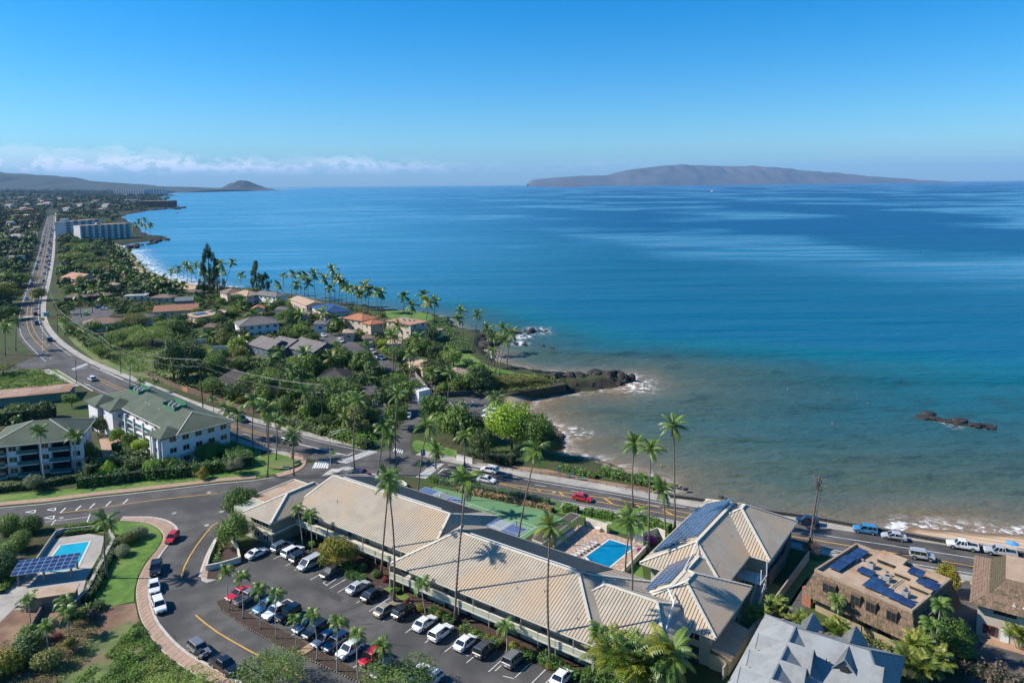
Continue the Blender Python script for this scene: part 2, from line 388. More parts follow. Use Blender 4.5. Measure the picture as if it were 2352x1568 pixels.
# sea
def sea_mat():
    m=bpy.data.materials.new('sea_water'); m.use_nodes=True; t=m.node_tree; b=t.nodes['Principled BSDF']
    co=nd(t,'ShaderNodeTexCoord')
    def N(scale,sx,sy,det=5,rot=0,rgh=.5):
        mp_=nd(t,'ShaderNodeMapping'); mp_.inputs['Scale'].default_value=(sx,sy,1); mp_.inputs['Rotation'].default_value=(0,0,R(rot)); t.links.new(co.outputs['Object'],mp_.inputs[0])
        n=nd(t,'ShaderNodeTexNoise',i_Scale=scale,i_Detail=float(det),i_Roughness=rgh); t.links.new(mp_.outputs[0],n.inputs['Vector']); return n.outputs[0]
    def mx(f,a,bb):
        q=nd(t,'ShaderNodeMixRGB')
        for i,w in ((0,f),(1,a),(2,bb)):
            if isinstance(w,tuple): q.inputs[i].default_value=(*w,1)
            elif isinstance(w,(int,float)): q.inputs[i].default_value=w
            else: t.links.new(w,q.inputs[i])
        return q.outputs[0]
    A=nd(t,'ShaderNodeAttribute',attribute_name='shore').outputs['Fac']
    DP=nd(t,'ShaderNodeAttribute',attribute_name='deep').outputs['Fac']
    AA=math_(t,'ADD',A,math_(t,'MULTIPLY_ADD',N(.045,1,1,4),22.0,-11.0))
    cr=nd(t,'ShaderNodeValToRGB'); e=cr.color_ramp.elements
    stops=[(0.0,(.25,.175,.105)),(.03,(.15,.125,.075)),(.10,(.066,.096,.068)),(.22,(.034,.086,.080)),(.40,(.008,.092,.115)),(.62,(.0,.118,.165)),(1.0,(.0,.105,.190))]
    e[0].position=0; e[0].color=(*stops[0][1],1); e[1].position=1; e[1].color=(*stops[-1][1],1)
    for p_,c_ in stops[1:-1]: q=e.new(p_); q.color=(*c_,1)
    t.links.new(math_(t,'DIVIDE',AA,240.0,clamp=True),cr.inputs[0])
    # reef patches in the shallows
    patch=math_(t,'MULTIPLY',ramp01(t,N(.07,1,1.6,9,0,.68),.52,.62),math_(t,'MULTIPLY',ramp01(t,A,12,30),ramp01(t,A,190,70)))
    c1=mx(math_(t,'MULTIPLY',patch,.50),cr.outputs[0],(.016,.036,.034))
    c2=mx(ramp01(t,DP,250,1500),c1,(.0,.083,.195))
    c3=mx(ramp01(t,DP,1500,12000),c2,(.0,.073,.195))
    # slicks
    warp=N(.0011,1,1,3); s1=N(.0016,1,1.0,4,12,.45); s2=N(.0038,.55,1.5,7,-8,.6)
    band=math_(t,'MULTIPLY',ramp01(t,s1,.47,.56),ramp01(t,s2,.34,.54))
    slick=math_(t,'MAXIMUM',math_(t,'MULTIPLY',band,ramp01(t,DP,260,700)),math_(t,'MULTIPLY',nd(t,'ShaderNodeAttribute',attribute_name='left_sheen').outputs['Fac'],math_(t,'MULTIPLY_ADD',ramp01(t,s2,.40,.62),.6,.35)))
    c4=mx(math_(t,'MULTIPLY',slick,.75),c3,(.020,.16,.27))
    c4=mx(math_(t,'MULTIPLY',nd(t,'ShaderNodeAttribute',attribute_name='left_sheen').outputs['Fac'],.75),c4,(.035,.235,.40))  # sun-side sheen painted as a paler base colour towards the left
    # foam at the swash line and on rocks
    fn=N(.42,1,1,8,0,.72); fl=N(.12,1,1,3)
    FM=nd(t,'ShaderNodeAttribute',attribute_name='foam').outputs['Fac']
    foam=math_(t,'MULTIPLY',ramp01(t,math_(t,'ADD',fn,math_(t,'MULTIPLY',fl,.3)),.62,.74),FM,clamp=True)
    foam=math_(t,'ADD',foam,math_(t,'MULTIPLY',math_(t,'MULTIPLY',FM,FM),ramp01(t,fn,.48,.6)),clamp=True)
    c5=mx(foam,c4,(.72,.72,.72))
    t.links.new(c5,b.inputs['Base Color']); b.inputs['Specular IOR Level'].default_value=0.0; b.inputs['Roughness'].default_value=1.0
    w1=N(.9,.45,1,4,14,.6); w2=N(.11,.22,1,3,16); w5=N(.34,.35,1,3,15,.6); w3=N(.028,.16,1.0,2,18); w4=N(.008,.3,1.0,3,10)
    sl=math_(t,'MULTIPLY_ADD',slick,-.72,1.0)
    h=math_(t,'MULTIPLY',math_(t,'ADD',math_(t,'MULTIPLY',w1,.42),math_(t,'MULTIPLY',w2,2.2)),sl)
    h=math_(t,'ADD',h,math_(t,'MULTIPLY',math_(t,'MULTIPLY',w5,1.3),sl))
    h=math_(t,'ADD',h,math_(t,'ADD',math_(t,'MULTIPLY',w3,9.0),math_(t,'MULTIPLY',w4,9.0)))
    bp=nd(t,'ShaderNodeBump',i_Strength=1.0,i_Distance=1.0); t.links.new(h,bp.inputs['Height']); t.links.new(bp.outputs[0],b.inputs['Normal'])
    # wave facets steeper than the view keep the mean reflectance of a rippled sea low; slicks and the left side mirror more
    fr=nd(t,'ShaderNodeFresnel',i_IOR=1.33); t.links.new(bp.outputs[0],fr.inputs['Normal'])
    gl=nd(t,'ShaderNodeBsdfAnisotropic'); gl.inputs['Color'].default_value=(1,1,1,1); t.links.new(bp.outputs[0],gl.inputs['Normal'])
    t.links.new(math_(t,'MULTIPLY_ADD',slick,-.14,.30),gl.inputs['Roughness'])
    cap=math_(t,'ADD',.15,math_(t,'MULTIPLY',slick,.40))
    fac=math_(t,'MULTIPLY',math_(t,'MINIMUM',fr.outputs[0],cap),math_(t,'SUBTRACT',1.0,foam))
    ms=nd(t,'ShaderNodeMixShader'); t.links.new(fac,ms.inputs[0]); t.links.new(b.outputs[0],ms.inputs[1]); t.links.new(gl.outputs[0],ms.inputs[2]); t.links.new(ms.outputs[0],t.nodes['Material Output'].inputs[0])
    return m
X,Y=fan(60,62000,1.0095,-1.3,1.3,400)
D,B=dist_coast(X,Y); IN=inside(X,Y,land_ring)
DS=np.where(IN,-D,D)
shore=DS*(1+2.2*sm(Y,270,420))
# breaking/swell lines near the beach and cove : modest displacement
sw=np.zeros_like(X)
def swell(pts,w,amp):
    global sw
    q=[P(a,b_,SEA) for a,b_ in pts]; best=np.full(X.shape,1e9)
    for a,c in zip(q,q[1:]):
        dx,dy=c.x - a.x,c.y - a.y; L=dx*dx+dy*dy; tt=np.clip(((X - a.x)*dx+(Y - a.y)*dy)/L,0,1)
        best=np.minimum(best,np.hypot(X - a.x - tt*dx,Y - a.y - tt*dy))
    sw=sw+amp*np.exp(-(best/w) ** 2)
swell([(1180,800),(1400,825),(1700,850),(1900,868),(2050,875)],5,1.2)
swell([(1450,880),(1560,902),(1750,925),(1950,930)],4,.8)
swell([(1800,1035),(2000,1052),(2200,1050),(2352,1040)],3,.6)
swell([(1850,1075),(2050,1092),(2230,1088),(2352,1078)],3,.6)
swell([(1900,1145),(2100,1160),(2352,1150)],2.5,.5)
swell([(1750,975),(1950,985),(2150,975)],3,.5)
foam=np.exp(-(np.maximum(DS,0)/4.0) ** 2)*np.where((X > 60) & (Y < 170),1.15,.45)
foam=foam*np.where(B > .5,1,.95)*sm(DS,-6,-1)
foam=np.where((Y > 420) & (B > .5),np.exp(-(DS/14) ** 2)*1.1,foam)
def blob(px,py,r,amp=1.2):
    global foam
    p=P(px,py,SEA); foam=np.maximum(foam,amp*np.exp(-(((X - p.x)) ** 2+((Y - p.y)*.6) ** 2)/r ** 2))
for px,py,r in ((1448,880,7),(1462,882,5),(1440,868,4),(1240,760,5),(1228,757,4),(1200,772,4),(1155,775,4),(1190,790,4),(1320,992,2.2),(1334,994,2),(1345,995,1.6),(2180,972,2),(1100,800,5),(1170,850,4),(1205,856,4),(1245,862,4),(1275,865,4),(310,577,14),(1120,815,4)): blob(px,py,r)
ob('sea',grid_mesh('sea',X,Y,SEA+sw,sea_mat(),{'shore': shore,'deep': np.maximum(0,DS)+np.maximum(0,Y - 450)*.6,'foam': foam,'left_sheen': sm(-X/Y,-.22,.38)*sm(Y,260,800)},keep=(DS > -22 - Y*.015)),kind='structure')  # sheen mask by bearing, strongest to the left

# far islands and cinder cone
isl=M('island_slope',(.075,.062,.055),(.050,.045,.042),.002,.95,c3=(.095,.075,.06),s3=.0006)
conem=M('cinder_slope',(.035,.038,.026),(.060,.054,.038),.006,.95,c3=(.024,.03,.02),s3=.002)
def ridge(name,prof,dist,depth,mat,seed,gully=.12):
    """profile [(survey x,y_top)] -> a mountain standing at dist,with a rounded plan and eroded flanks"""
    xs=[p[0] for p in prof]; n=150; r=np.random.RandomState(seed)
    u=np.linspace(0,1,n); px=xs[0]+(xs[-1] - xs[0])*u
    hz=np.interp(px,xs,[p[1] for p in prof])
    m=40; V=np.linspace(0,1,m)
    XX=np.zeros((m,n)); YY=np.zeros((m,n)); ZZ=np.zeros((m,n))
    for j in range(n):
        ry=ray(px[j],hz[j]); tt=dist/ry[1]; top_z=max(EYE+ry[2]*tt,SEA); xw=ry[0]*tt
        for i in range(m):
            v=V[i]; e=math.sin(math.pi*v) ** .75*(min(1,6*u[j])*min(1,6*(1 - u[j]))) ** 0.0
            YY[i,j]=dist+(v - .5)*depth; XX[i,j]=xw*(1+(v - .5)*depth/dist*.0)
            ZZ[i,j]=SEA - 8+(top_z - SEA+8)*e
    g=(vnoise(XX,YY*.3,depth*.05,seed) - .5)*2
    H_=ZZ - SEA; ZZ=ZZ+np.minimum(H_,90000)*g*gully*(1 - np.exp(-((V[:,None] - .5)/.16) ** 2))*(H_ > 0)
    ob(name,grid_mesh(name,XX,YY,ZZ,mat,{}),kind='structure')
ridge('island',[(1212,422),(1222,413),(1260,409),(1330,404),(1392,403),(1440,391),(1480,386),(1530,380),(1600,380),(1680,382),(1715,382),(1728,380),(1745,383),(1800,388),(1860,393),(1960,403),(2060,410),(2130,417)],27000,5000,isl,5,.22)
ridge('islet',[(1266,430),(1275,424),(1290,422),(1318,421),(1334,424),(1344,430)],20500,500,M('islet_rock',(.13,.065,.045),(.09,.05,.04),.01,.95),9,.1)
ridge('cinder_cone',[(508,438),(522,431),(532,424),(545,418),(556,414),(568,416),(585,424),(600,431),(620,435),(635,438)],14500,1500,conem,11,.12)
# the slope of the volcano behind the coast (beyond the flats)
ridge('hills',[(-520,340),(-300,362),(-120,382),(0,397),(60,401),(120,406),(180,414),(240,419),(300,424),(360,428),(430,430),(480,432),(520,436)],12500,3500,M('far_hill',(.020,.032,.022),(.036,.046,.028),.006,.95,c3=(.014,.024,.018),s3=.001,detail=8),13,.18)
# ---------------------------------------------------------------- roads,pavements,markings
ZA=.03
asp='road'
# coast road: seaward edge and inland edge in the survey
up=[(110,484),(112,513),(109,552),(107,590),(105,620),(103,650),(99,672),(94,696),(92,723),(98,745),(109,762),(126,782),(157,806),(198,831),(250,853),(302,874),(360,897),(430,926),(490,946),(607,976),(688,997),(776,1018),(869,1037),(945,1041),(1020,1060),(1108,1075),(1146,1084),(1223,1100),(1315,1115),(1421,1132),(1599,1167),(1816,1203),(2100,1241),(2352,1280),(2500,1302)]
up=[(127,484),(125.5,513),(122.5,552),(119,590),(114,616),(109,641),(102,668),(95,694),(93.5,722),(98,744),(109,762)]+up[11:]
dn=[(112,484),(104,513),(97,532),(91,565),(84,590),(72,624),(66.6,641),(60,660),(52,682),(42.5,711),(36,740),(40,769),(50,786),(67,801),(83,819),(100,838),(133,850),(179,882),(240,910),(300,933),(400,960),(517,995),(582,1019),(678,1041),(760,1068),(850,1088),(954,1097),(989,1099),(1048,1108),(1139,1127),(1275,1153),(1365,1167),(1567,1201),(1816,1247),(2049,1294),(2252,1326),(2352,1342),(2500,1364)]
UP=resample(smooth_line([P(*p) for p in up],2),n=620); DN=resample(smooth_line([P(*p) for p in dn],2),n=620)
# pair each seaward point with its nearest inland point so that offsets across the road are true
pair=[]
dnn=np.array([(p.x,p.y) for p in DN])
for a in UP: pair.append(DN[int(np.argmin((dnn[:,0] - a.x) ** 2+(dnn[:,1] - a.y) ** 2))])
for i in range(3,len(pair) - 3): pair[i]=(pair[i - 3]+pair[i]+pair[i+3])/3
mb=MB()
mb.poly([(p.x,p.y,ZA) for p in UP]+[(p.x,p.y,ZA) for p in DN[::-1]])
# side roads and the parking loop as one made surface with the road
mb.poly([(*P(*p)[:2],ZA+.004) for p in [(0,1168),(92,1160),(208,1145),(313,1134),(400,1124),(490,1113),(580,1105),(640,1095),(671,1088),(695,1076),(703,1062),(760,1066),(900,1088),(900,1100),(800,1115),(700,1130),(660,1125),(585,1140),(560,1160),(530,1190),(503,1231),(481,1265),(463,1312),(461,1332),(475,1338),(499,1331),(556,1296),(600,1240),(640,1240),(738,1285),(794,1312),(861,1344),(896,1367),(959,1408),(1012,1428),(1047,1452),(1105,1466),(1149,1493),(1222,1519),(1274,1551),(1330,1600),(1330,1700),(600,1700),(620,1620),(560,1575),(490,1536),(455,1518),(428,1501),(396,1475),(374,1451),(356,1427),(342,1384),(338,1354),(342,1322),(356,1290),(375,1261),(396,1239),(407,1221),(401,1207),(380,1195),(348,1188),(281,1188),(201,1199),(118,1206),(0,1216),(-120,1228),(-120,1178)]])
mb.poly([(*P(*p)[:2],ZA+.008) for p in [(880,1040),(898,1020),(912,990),(930,960),(938,935),(936,905),(940,880),(945,860),(975,862),(1000,880),(985,900),(975,925),(968,950),(960,975),(945,1000),(942,1020),(945,1044),(920,1052)]])
mb.poly([(*P(*p)[:2],ZA+.012) for p in [(-40,842),(0,838),(40,836),(83,819),(110,845),(80,846),(0,862),(-40,866)]])
# beach park lot,lanes among the houses
mb.poly([(*P(*p)[:2],ZA+.016) for p in [(975,925),(1030,915),(1130,905),(1150,935),(1110,985),(1060,1000),(1015,960),(985,960)]])
mb.poly([(*P(*p)[:2],ZA+.016) for p in [(840,915),(885,910),(890,960),(862,985),(815,985),(800,960),(830,935)]])
road=mb.build('road',asphalt,kind='structure')
mb=MB()
mb.poly([(*P(*p)[:2],ZA) for p in [(725,760),(790,770),(850,810),(905,835),(925,850),(905,856),(850,838),(790,815),(735,795)]])
mb.poly([(*P(*p)[:2],ZA) for p in [(160,712),(240,704),(262,716),(230,745),(170,742)]])
mb.poly([(*P(*p)[:2],ZA) for p in [(940,880),(945,850),(925,822),(950,818),(985,845),(1005,880),(985,905),(955,905)]])
# driveway and paths of the neighbours on the right
mb.poly([(*P(*p)[:2],ZA) for p in [(2160,1360),(2225,1330),(2260,1420),(2330,1480),(2500,1520),(2500,1700),(2290,1700),(2260,1600),(2170,1500),(2150,1440)]])
mb.poly([(*P(*p)[:2],ZA) for p in [(1850,1330),(1890,1300),(1880,1350),(1850,1400),(1810,1460),(1760,1480),(1790,1420)]])
mb.build('driveway',asphalt_old,kind='structure')

def across(f0,f1=None):  # line at fraction f from seaward to inland edge
    return [a.lerp(b,f0) for a,b in zip(UP,pair)]
def cut(line,x0,x1):  # part of a line whose survey x lies between
    o=[]
    for p in line:
        q=proj(p)
        if x0 <= q[0] <= x1: o.append(p)
    return o
def proj(p):
    v=(p.x,p.y*math.cos(_p7) - (p.z - EYE)*math.sin(_p7),p.y*math.sin(_p7)+(p.z - EYE)*math.cos(_p7))
    a,b_=v[0]/v[1]*FOC,v[2]/v[1]*FOC; c,s=math.cos(ROLL),math.sin(ROLL)
    return (CX+a*c - b_*s,CY - (a*s+b_*c))
W_=MB(); Y_=MB(); zl=ZA+.03; LOT=np.array([tuple(P(*q)[:2]) for q in [(503,1340),(560,1300),(740,1290),(1100,1470),(1240,1530),(1000,1530),(880,1500),(640,1400),(540,1350)]])
def seg(mb_,pts,w=.16,dash=None): stripe(mb_,[P(*p) for p in pts],w,zl,dash)
# white edge lines,yellow centre lines of the coast road
for f,a,b_ in ((.12,30,165),(.12,200,860),(.10,1060,1800),(.34,1801,2400)): stripe(W_,cut(across(f),a,b_),.17,zl)
for f,a,b_ in ((.90,30,110),(.90,185,640),(.93,1150,2400)): stripe(W_,cut(across(f),a,b_),.17,zl)
seg(Y_,[(1816,1231),(1907,1246),(2022,1265),(2151,1286),(2255,1304),(2352,1320),(2480,1341)],.30)
lineA=[(1014,1088),(1060,1095),(1139.5,1107.7),(1227,1121.3),(1348,1138),(1421,1148),(1520,1166),(1620,1186),(1720,1206),(1816,1229)]
lineB=[(1139.5,1109.8),(1229,1128.5),(1320,1143.5),(1412.6,1158.8),(1520,1178),(1600,1194),(1720,1214),(1816,1233)]
seg(Y_,lineA,.26); seg(Y_,lineB,.26)
for a,b_ in (((1230,1121),(1241,1128)),((1282,1128),(1295,1138)),((1388,1144),(1408,1158)),((1462,1160),(1480,1170)),((1522,1170),(1545,1182)),((1590,1182),(1612,1194))): seg(Y_,[a,b_],.45)
for f,a,b_ in ((.46,200,700),(.60,30,112),(.42,30,112),(.56,200,690)): stripe(Y_,cut(across(f),a,b_),.2,zl)
stripe(W_,cut(across(.30),1060,1600),.14,zl,(3.0,3)); stripe(W_,cut(across(.74),500,640),.14,zl,(3.0,3))
for f in (.33,.7): stripe(W_,cut(across(f),96,125),.14,zl,(3.5,3))
seg(W_,[(640,1006),(700,1023),(798,1046),(814,1038)],.3)
seg(W_,[(688,998),(740,1010),(776,1019)],.14)
seg(W_,[(1006,1087),(1019,1076),(1105,1091)],.3); seg(W_,[(1029,1067),(1100,1080)],.15)
def crosswalk(a,b_,c,n):   # a->b one side,c=far corner next to a ; bars parallel to a->c
    A,Bp,Cc=P(*a),P(*b_),P(*c); d=Cc - A
    for i in range(n):
        p=A.lerp(Bp,(i+.1)/n); q=A.lerp(Bp,(i+.62)/n)
        W_.face([(p.x,p.y,zl),(q.x,q.y,zl),(q.x+d.x,q.y+d.y,zl),(p.x+d.x,p.y+d.y,zl)])
crosswalk((846,1034),(772,1061),(868,1037.5),13)
crosswalk((998,1062),(954,1096),(1020,1065.5),13)
crosswalk((771,1078),(795,1070),(785,1079.5),6)
crosswalk((840,1102),(880,1100),(852,1088),9); crosswalk((790,1074),(816,1074),(775,1080),5)
crosswalk((164,847),(198,834),(170,850),12); crosswalk((55,727),(77,724.5),(53,730),6); crosswalk((902,1036),(925,1042),(905,1029),5)
seg(W_,[(717,1076),(725,1061),(757,1058),(752,1076)],.2)
for i in range(6): seg(W_,[(722+i*5.5,1075),(728+i*5.5,1060)],.45)
for p,q in (((230,847),(283,872)),): seg(W_,[p,q],.3)
# side road: centre line,give-way teeth,dashes
seg(Y_,[(135,1178),(200,1171),(265,1161),(350,1149),(420,1141),(500,1133)],.22)
seg(Y_,[(500,1200),(487,1208),(470,1228),(452,1252),(437,1275),(424,1300),(416,1326)],.25)
seg(Y_,[(449,1412),(470,1430),(500,1452),(537,1474),(573,1494),(620,1519),(680,1548),(740,1580)],.25)
for x_,y_ in ((180,1165),(212,1160),(145,1170),(249,1155),(288,1150)): seg(W_,[(x_ - 6,y_+7),(x_+6,y_ - 4)],.3)
for tri in ([(58,1176),(82,1171),(79,1178)],[(101,1189),(125,1184),(122,1192)],[(108,1170),(128,1166),(126,1173)]): seg(W_,tri+[tri[0]],.25)
seg(W_,[(88,1200),(160,1192),(202,1187)],.14); seg(W_,[(118,1206),(128,1193)],.2); seg(W_,[(200,1199),(207,1180)],.2)
# repaired strips in the asphalt,skid marks
m_=MB()
for q in ([(520,1150),(600,1142),(606,1150),(524,1160)],[(440,1250),(470,1215),(480,1222),(450,1258)],[(1160,1128),(1260,1148),(1250,1154),(1150,1133)],[(720,1340),(790,1372),(780,1382),(710,1350)],[(640,1020),(720,1040),(712,1048),(632,1027)],[(1100,1478),(1135,1496),(1120,1510),(1085,1492)],[(2180,1288),(2300,1310),(2290,1318),(2170,1295)],[(380,1420),(410,1470),(400,1476),(372,1430)],[(120,800),(150,822),(140,828),(110,806)],[(70,1186),(200,1170),(202,1176),(72,1192)]): m_.poly([(*P(*p)[:2],ZA+.02) for p in q])
m_.build('asphalt_patch',M('asphalt_patch',(.045,.043,.041),(.058,.056,.053),.8,.92),kind='structure')
cr_=random.Random(4); m_=MB()
for q in [(cr_.uniform(380,1150),cr_.uniform(1130,1500)) for _ in range(46)]:
    a_=P(*q); d_=cr_.uniform(0,6.28); pts_=[a_]
    for _ in range(7): d_ += cr_.uniform(-.5,.5); pts_.append(pts_[-1]+Vector((math.cos(d_),math.sin(d_),0))*.8)
    if all(inside(np.array([p.x]),np.array([p.y]),LOT)[0] for p in pts_): stripe(m_,pts_,.07,ZA+.026)
m_.build('sealed_crack',M('tar',(.018,.018,.018),None,rough=.6),kind='structure')
# parking stalls
DIRV=Vector((.582,.813,0)); DIRU=Vector((.813,-.582,0))
def stall(px,py,L=5.0,w=.12):
    p=P(px,py); stripe(W_,[p - DIRV*L/2,p+DIRV*L/2],w,zl)
for q in ((652,1272),(680,1287),(700,1297),(737,1318),(782,1337),(800,1346),(842,1370),(872,1388),(905,1410),(955,1436),(1000,1458),(1045,1478),(1095,1502),(1145,1522),(1160,1520),(1205,1535),(1240,1550),(1262,1560)): stall(*q)
for q in ((600,1393),(628,1407),(652,1417),(694,1444),(760,1482),(790,1500),(830,1520),(868,1540),(905,1558)): stall(*q)
for a,b_ in (((742,1338),(775,1318)),((750,1344),(783,1322)),((742,1338),(752,1345)),((1046,1494),(1076,1506)),((1155,1552),(1180,1558))): seg(W_,[a,b_],.12)
for i in range(4): seg(W_,[(1032+i*17,924 - i*1.2),(1046+i*17,937 - i*1.2)],.14)
# turn arrows
for x_,y_ in ((770,1045),(188,846),(1065,1078)): seg(W_,[(x_ - 8,y_),(x_+12,y_ - 2)],.3)
W_.build('white_road_marking',white_paint,kind='structure'); Y_.build('yellow_road_marking',yellow_paint,kind='structure')
mh=MB()
for q in ((509,1174.5),(474.7,1206),(141,1189),(1272,1130.5),(480,1131),(400,1178)):
    p=P(*q); mh.prism([(p.x+.5*math.cos(a*.524),p.y+.5*math.sin(a*.524)) for a in range(12)],0,ZA+.012)
mh.build('manhole_cover',concrete,kind='structure')

# pavements (real kerb step)
def band(name,edge,width,z1=.15,z0=-.2,mat=concrete,side=1,**k):
    e=[Vector((p.x,p.y,0)) for p in edge]; o=[]
    for i,p in enumerate(e):
        d=(e[min(i+1,len(e) - 1)] - e[max(0,i - 1)]).normalized(); o.append(p+Vector((-d.y,d.x,0))*width*side)
    mb=MB()
    for i in range(len(e) - 1):
        a,b_,c,d=e[i],e[i+1],o[i+1],o[i]
        mb.face([(p.x,p.y,z1) for p in ((a,b_,c,d) if side > 0 else (d,c,b_,a))])
        for q0,q1 in ((a,b_),(d,c)): mb.face([(q0.x,q0.y,z0),(q1.x,q1.y,z0),(q1.x,q1.y,z1),(q0.x,q0.y,z1)])
    k.setdefault('kind','structure'); return mb.build(name,mat,**k)
upl=[p for p in UP]
iL=min(range(len(UP)),key=lambda i: abs(proj(UP[i])[0] - 868)); iR=min(range(len(UP)),key=lambda i: abs(proj(UP[i])[0] - 950))
band('pavement',UP[60:iL],2.6); band('pavement',UP[iR:],3.4,z0=-3.3)
iD=min(range(len(DN)),key=lambda i: (DN[i] - P(517,995)).length); iE=min(range(len(DN)),key=lambda i: (DN[i] - P(690,1044)).length)
band('pavement',DN[iD:iE],2.4,side=-1)
iF=min(range(len(DN)),key=lambda i: (DN[i] - P(1290,1156)).length); band('pavement',DN[iF:],2.2,side=-1,z1=.14)
cor=smooth_line([P(*p) for p in [(678,1041),(698,1049),(704,1062),(697,1075),(672,1088),(640,1096)]],2); band('pavement',cor,2.6,side=-1,mat=paver)
nb_=[P(*p) for p in [(640,1096),(580,1105),(490,1113),(400,1124),(313,1134),(208,1145),(92,1160),(0,1168),(-120,1180)]]
band('kerb',nb_,.35,side=-1,mat=kerbm); 
e2=[p+Vector((.15,1.7,0)) for p in nb_[1:]]; band('pavement',e2,2.2,side=-1,mat=paver,z1=.12)
band('kerb',[P(*p) for p in [(133,850),(179,878),(215,898)]],.4,side=-1,mat=kerbm)
band('pavement',[P(*p) for p in [(112,848),(150,868),(185,886)]],2.5,side=-1,mat=concrete)
# curved tiled pavement round the bend: each tile its own piece
tiles_root=None
def tiled(outer,inner,n,label=None):
    O=resample(smooth_line([P(*p) for p in outer],2),n=n+1); I=resample(smooth_line([P(*p) for p in inner],2),n=n+1)
    base=MB()
    for i in range(n): base.face([(*O[i][:2],.12),(*O[i+1][:2],.12),(*I[i+1][:2],.12),(*I[i][:2],.12)][::-1])
    for i in range(n):
        base.face([(*O[i][:2],-.1),(*O[i+1][:2],-.1),(*O[i+1][:2],.12),(*O[i][:2],.12)])
        base.face([(*I[i][:2],-.1),(*I[i+1][:2],-.1),(*I[i+1][:2],.12),(*I[i][:2],.12)])
    root=base.build('pavement',joint,kind='structure')
    for i in range(n):
        q=[]
        for f,g in ((0,.05),(1,.05),(1,.95),(0,.95)):
            t_=(i+(.07 if f == 0 else .93))/n; k=min(n - 1,int(t_*n)); fr=t_*n - k
            q.append(O[k].lerp(O[k+1],fr).lerp(I[k].lerp(I[k+1],fr),g))
        c=sum(q,Vector())/4; m_=MB(); m_.prism([(p.x - c.x,p.y - c.y) for p in q],0,.03+.006*(i % 3)); m_.build('tile',paver,root).location=(c.x,c.y,.12)
    band('kerb',O,.38,side=1 if (I[1] - O[1]).cross(O[2] - O[1]).z > 0 else -1,mat=kerbm,z1=.13)
outer_=[(281,1188.5),(348,1188),(380,1195),(401,1207),(407,1221),(396,1239),(375,1261),(356,1290),(342.5,1322),(338,1354),(342.5,1384),(356,1427),(375,1451),(396,1475),(428,1502),(455,1518),(490,1536),(560,1575)]
inner_=[(275,1196),(330,1199),(355,1206),(374,1222),(376,1240),(362,1262),(338,1290),(320,1322),(312,1354),(314,1384),(322,1420),(338,1450),(358,1480),(385,1508),(420,1532),(450,1550),(500,1580),(530,1600)]
tiled(outer_,inner_,62)
tiled([(501,1231),(481,1265),(465,1308),(461,1325)],[(508,1234),(494,1262),(479,1305),(476,1330)],12)
sheet('pavement',[(461,1325),(476,1330),(499,1331),(475,1339),(463,1334)],.1,concrete)
# lawns,beds
sheet('lawn',[(150,1212),(200,1204),(270,1198),(330,1201),(352,1208),(371,1222),(373,1240),(359,1262),(335,1290),(317,1322),(309,1354),(308,1382),(260,1392),(215,1380),(240,1330),(270,1270),(285,1240),(240,1225)],.1,lawn)
sheet('dirt_slope',[(-150,1400),(60,1400),(150,1385),(260,1392),(310,1384),(318,1420),(334,1450),(354,1480),(381,1508),(416,1532),(446,1550),(496,1580),(520,1620),(500,1800),(-150,1800)],.08,dirt)
sheet('lawn',[(600,1050),(640,1040),(680,1048),(695,1060),(690,1074),(655,1086),(600,1092),(560,1085),(540,1040),(520,1005),(560,1020),(600,1036)],.06,lawn)
sheet('lawn',[(-100,1146),(60,1132),(210,1118),(400,1095),(560,1080),(600,1096),(490,1106),(313,1125),(208,1136),(92,1150),(-100,1166)],.05,lawn)
sheet('lawn',[(116,848),(130,848),(178,880),(165,884)],.06,lawn)
sheet('lawn',[(-60,870),(60,845),(110,850),(170,885),(150,895),(0,900),(-60,910)],.04,lawn_dry)
sheet('lawn',[(505,880),(470,880),(260,860),(170,790),(130,740),(160,745),(220,770),(350,800),(470,800),(620,790),(640,820),(560,850)],.04,lawn_dry)
sheet('lawn',[(1022,743),(1060,800),(1090,820),(1120,840),(1180,855),(1250,866),(1230,880),(1120,872),(1080,858),(1040,835),(1020,800),(1005,770)],.05,lawn)
sheet('lawn',[(1035,838),(1080,836),(1100,845),(1090,856),(1040,852)],.06,lawn)
sheet('lawn',[(885,714),(940,712),(990,722),(1000,734),(960,740),(890,732)],.05,lawn)
sheet('lawn',[(945,1020),(955,1010),(1000,1020),(1050,1035),(1045,1050),(1000,1050),(955,1036)],.05,lawn)
sheet('lawn',[(822,920),(845,908),(850,935),(830,965),(815,960)],.06,lawn)
sheet('lawn',[(1040,1105),(1160,1125),(1300,1155),(1440,1183),(1560,1205),(1640,1222),(1600,1260),(1520,1240),(1430,1225),(1340,1190),(1200,1160),(1100,1135),(1040,1120)],.05,lawn)
sheet('lawn',[(1382,1345),(1440,1290),(1475,1300),(1480,1330),(1440,1380),(1400,1370)],.05,lawn)
sheet('lawn',[(1850,1300),(1900,1285),(1960,1300),(2140,1316),(2180,1330),(2150,1360),(2100,1350)],.04,lawn)
sheet('lawn',[(1700,1300),(1800,1350),(1850,1280),(1880,1290),(1800,1420),(1720,1470),(1650,1520),(1620,1490)],.03,lawn_dry)
sheet('garden_bed',[(738,1284),(794,1311),(861,1343),(896,1366),(959,1407),(1012,1427),(1047,1451),(1105,1465),(1149,1492),(1222,1518),(1274,1550),(1320,1600),(1400,1560),(1370,1500),(1240,1450),(1000,1350),(900,1310),(860,1290),(760,1250),(700,1230)],.1,mulch)
sheet('lawn',[(880,1352),(905,1366),(930,1385),(940,1370),(905,1345)],.12,lawn); sheet('lawn',[(780,1290),(830,1310),(850,1330),(820,1322),(770,1298)],.12,lawn)
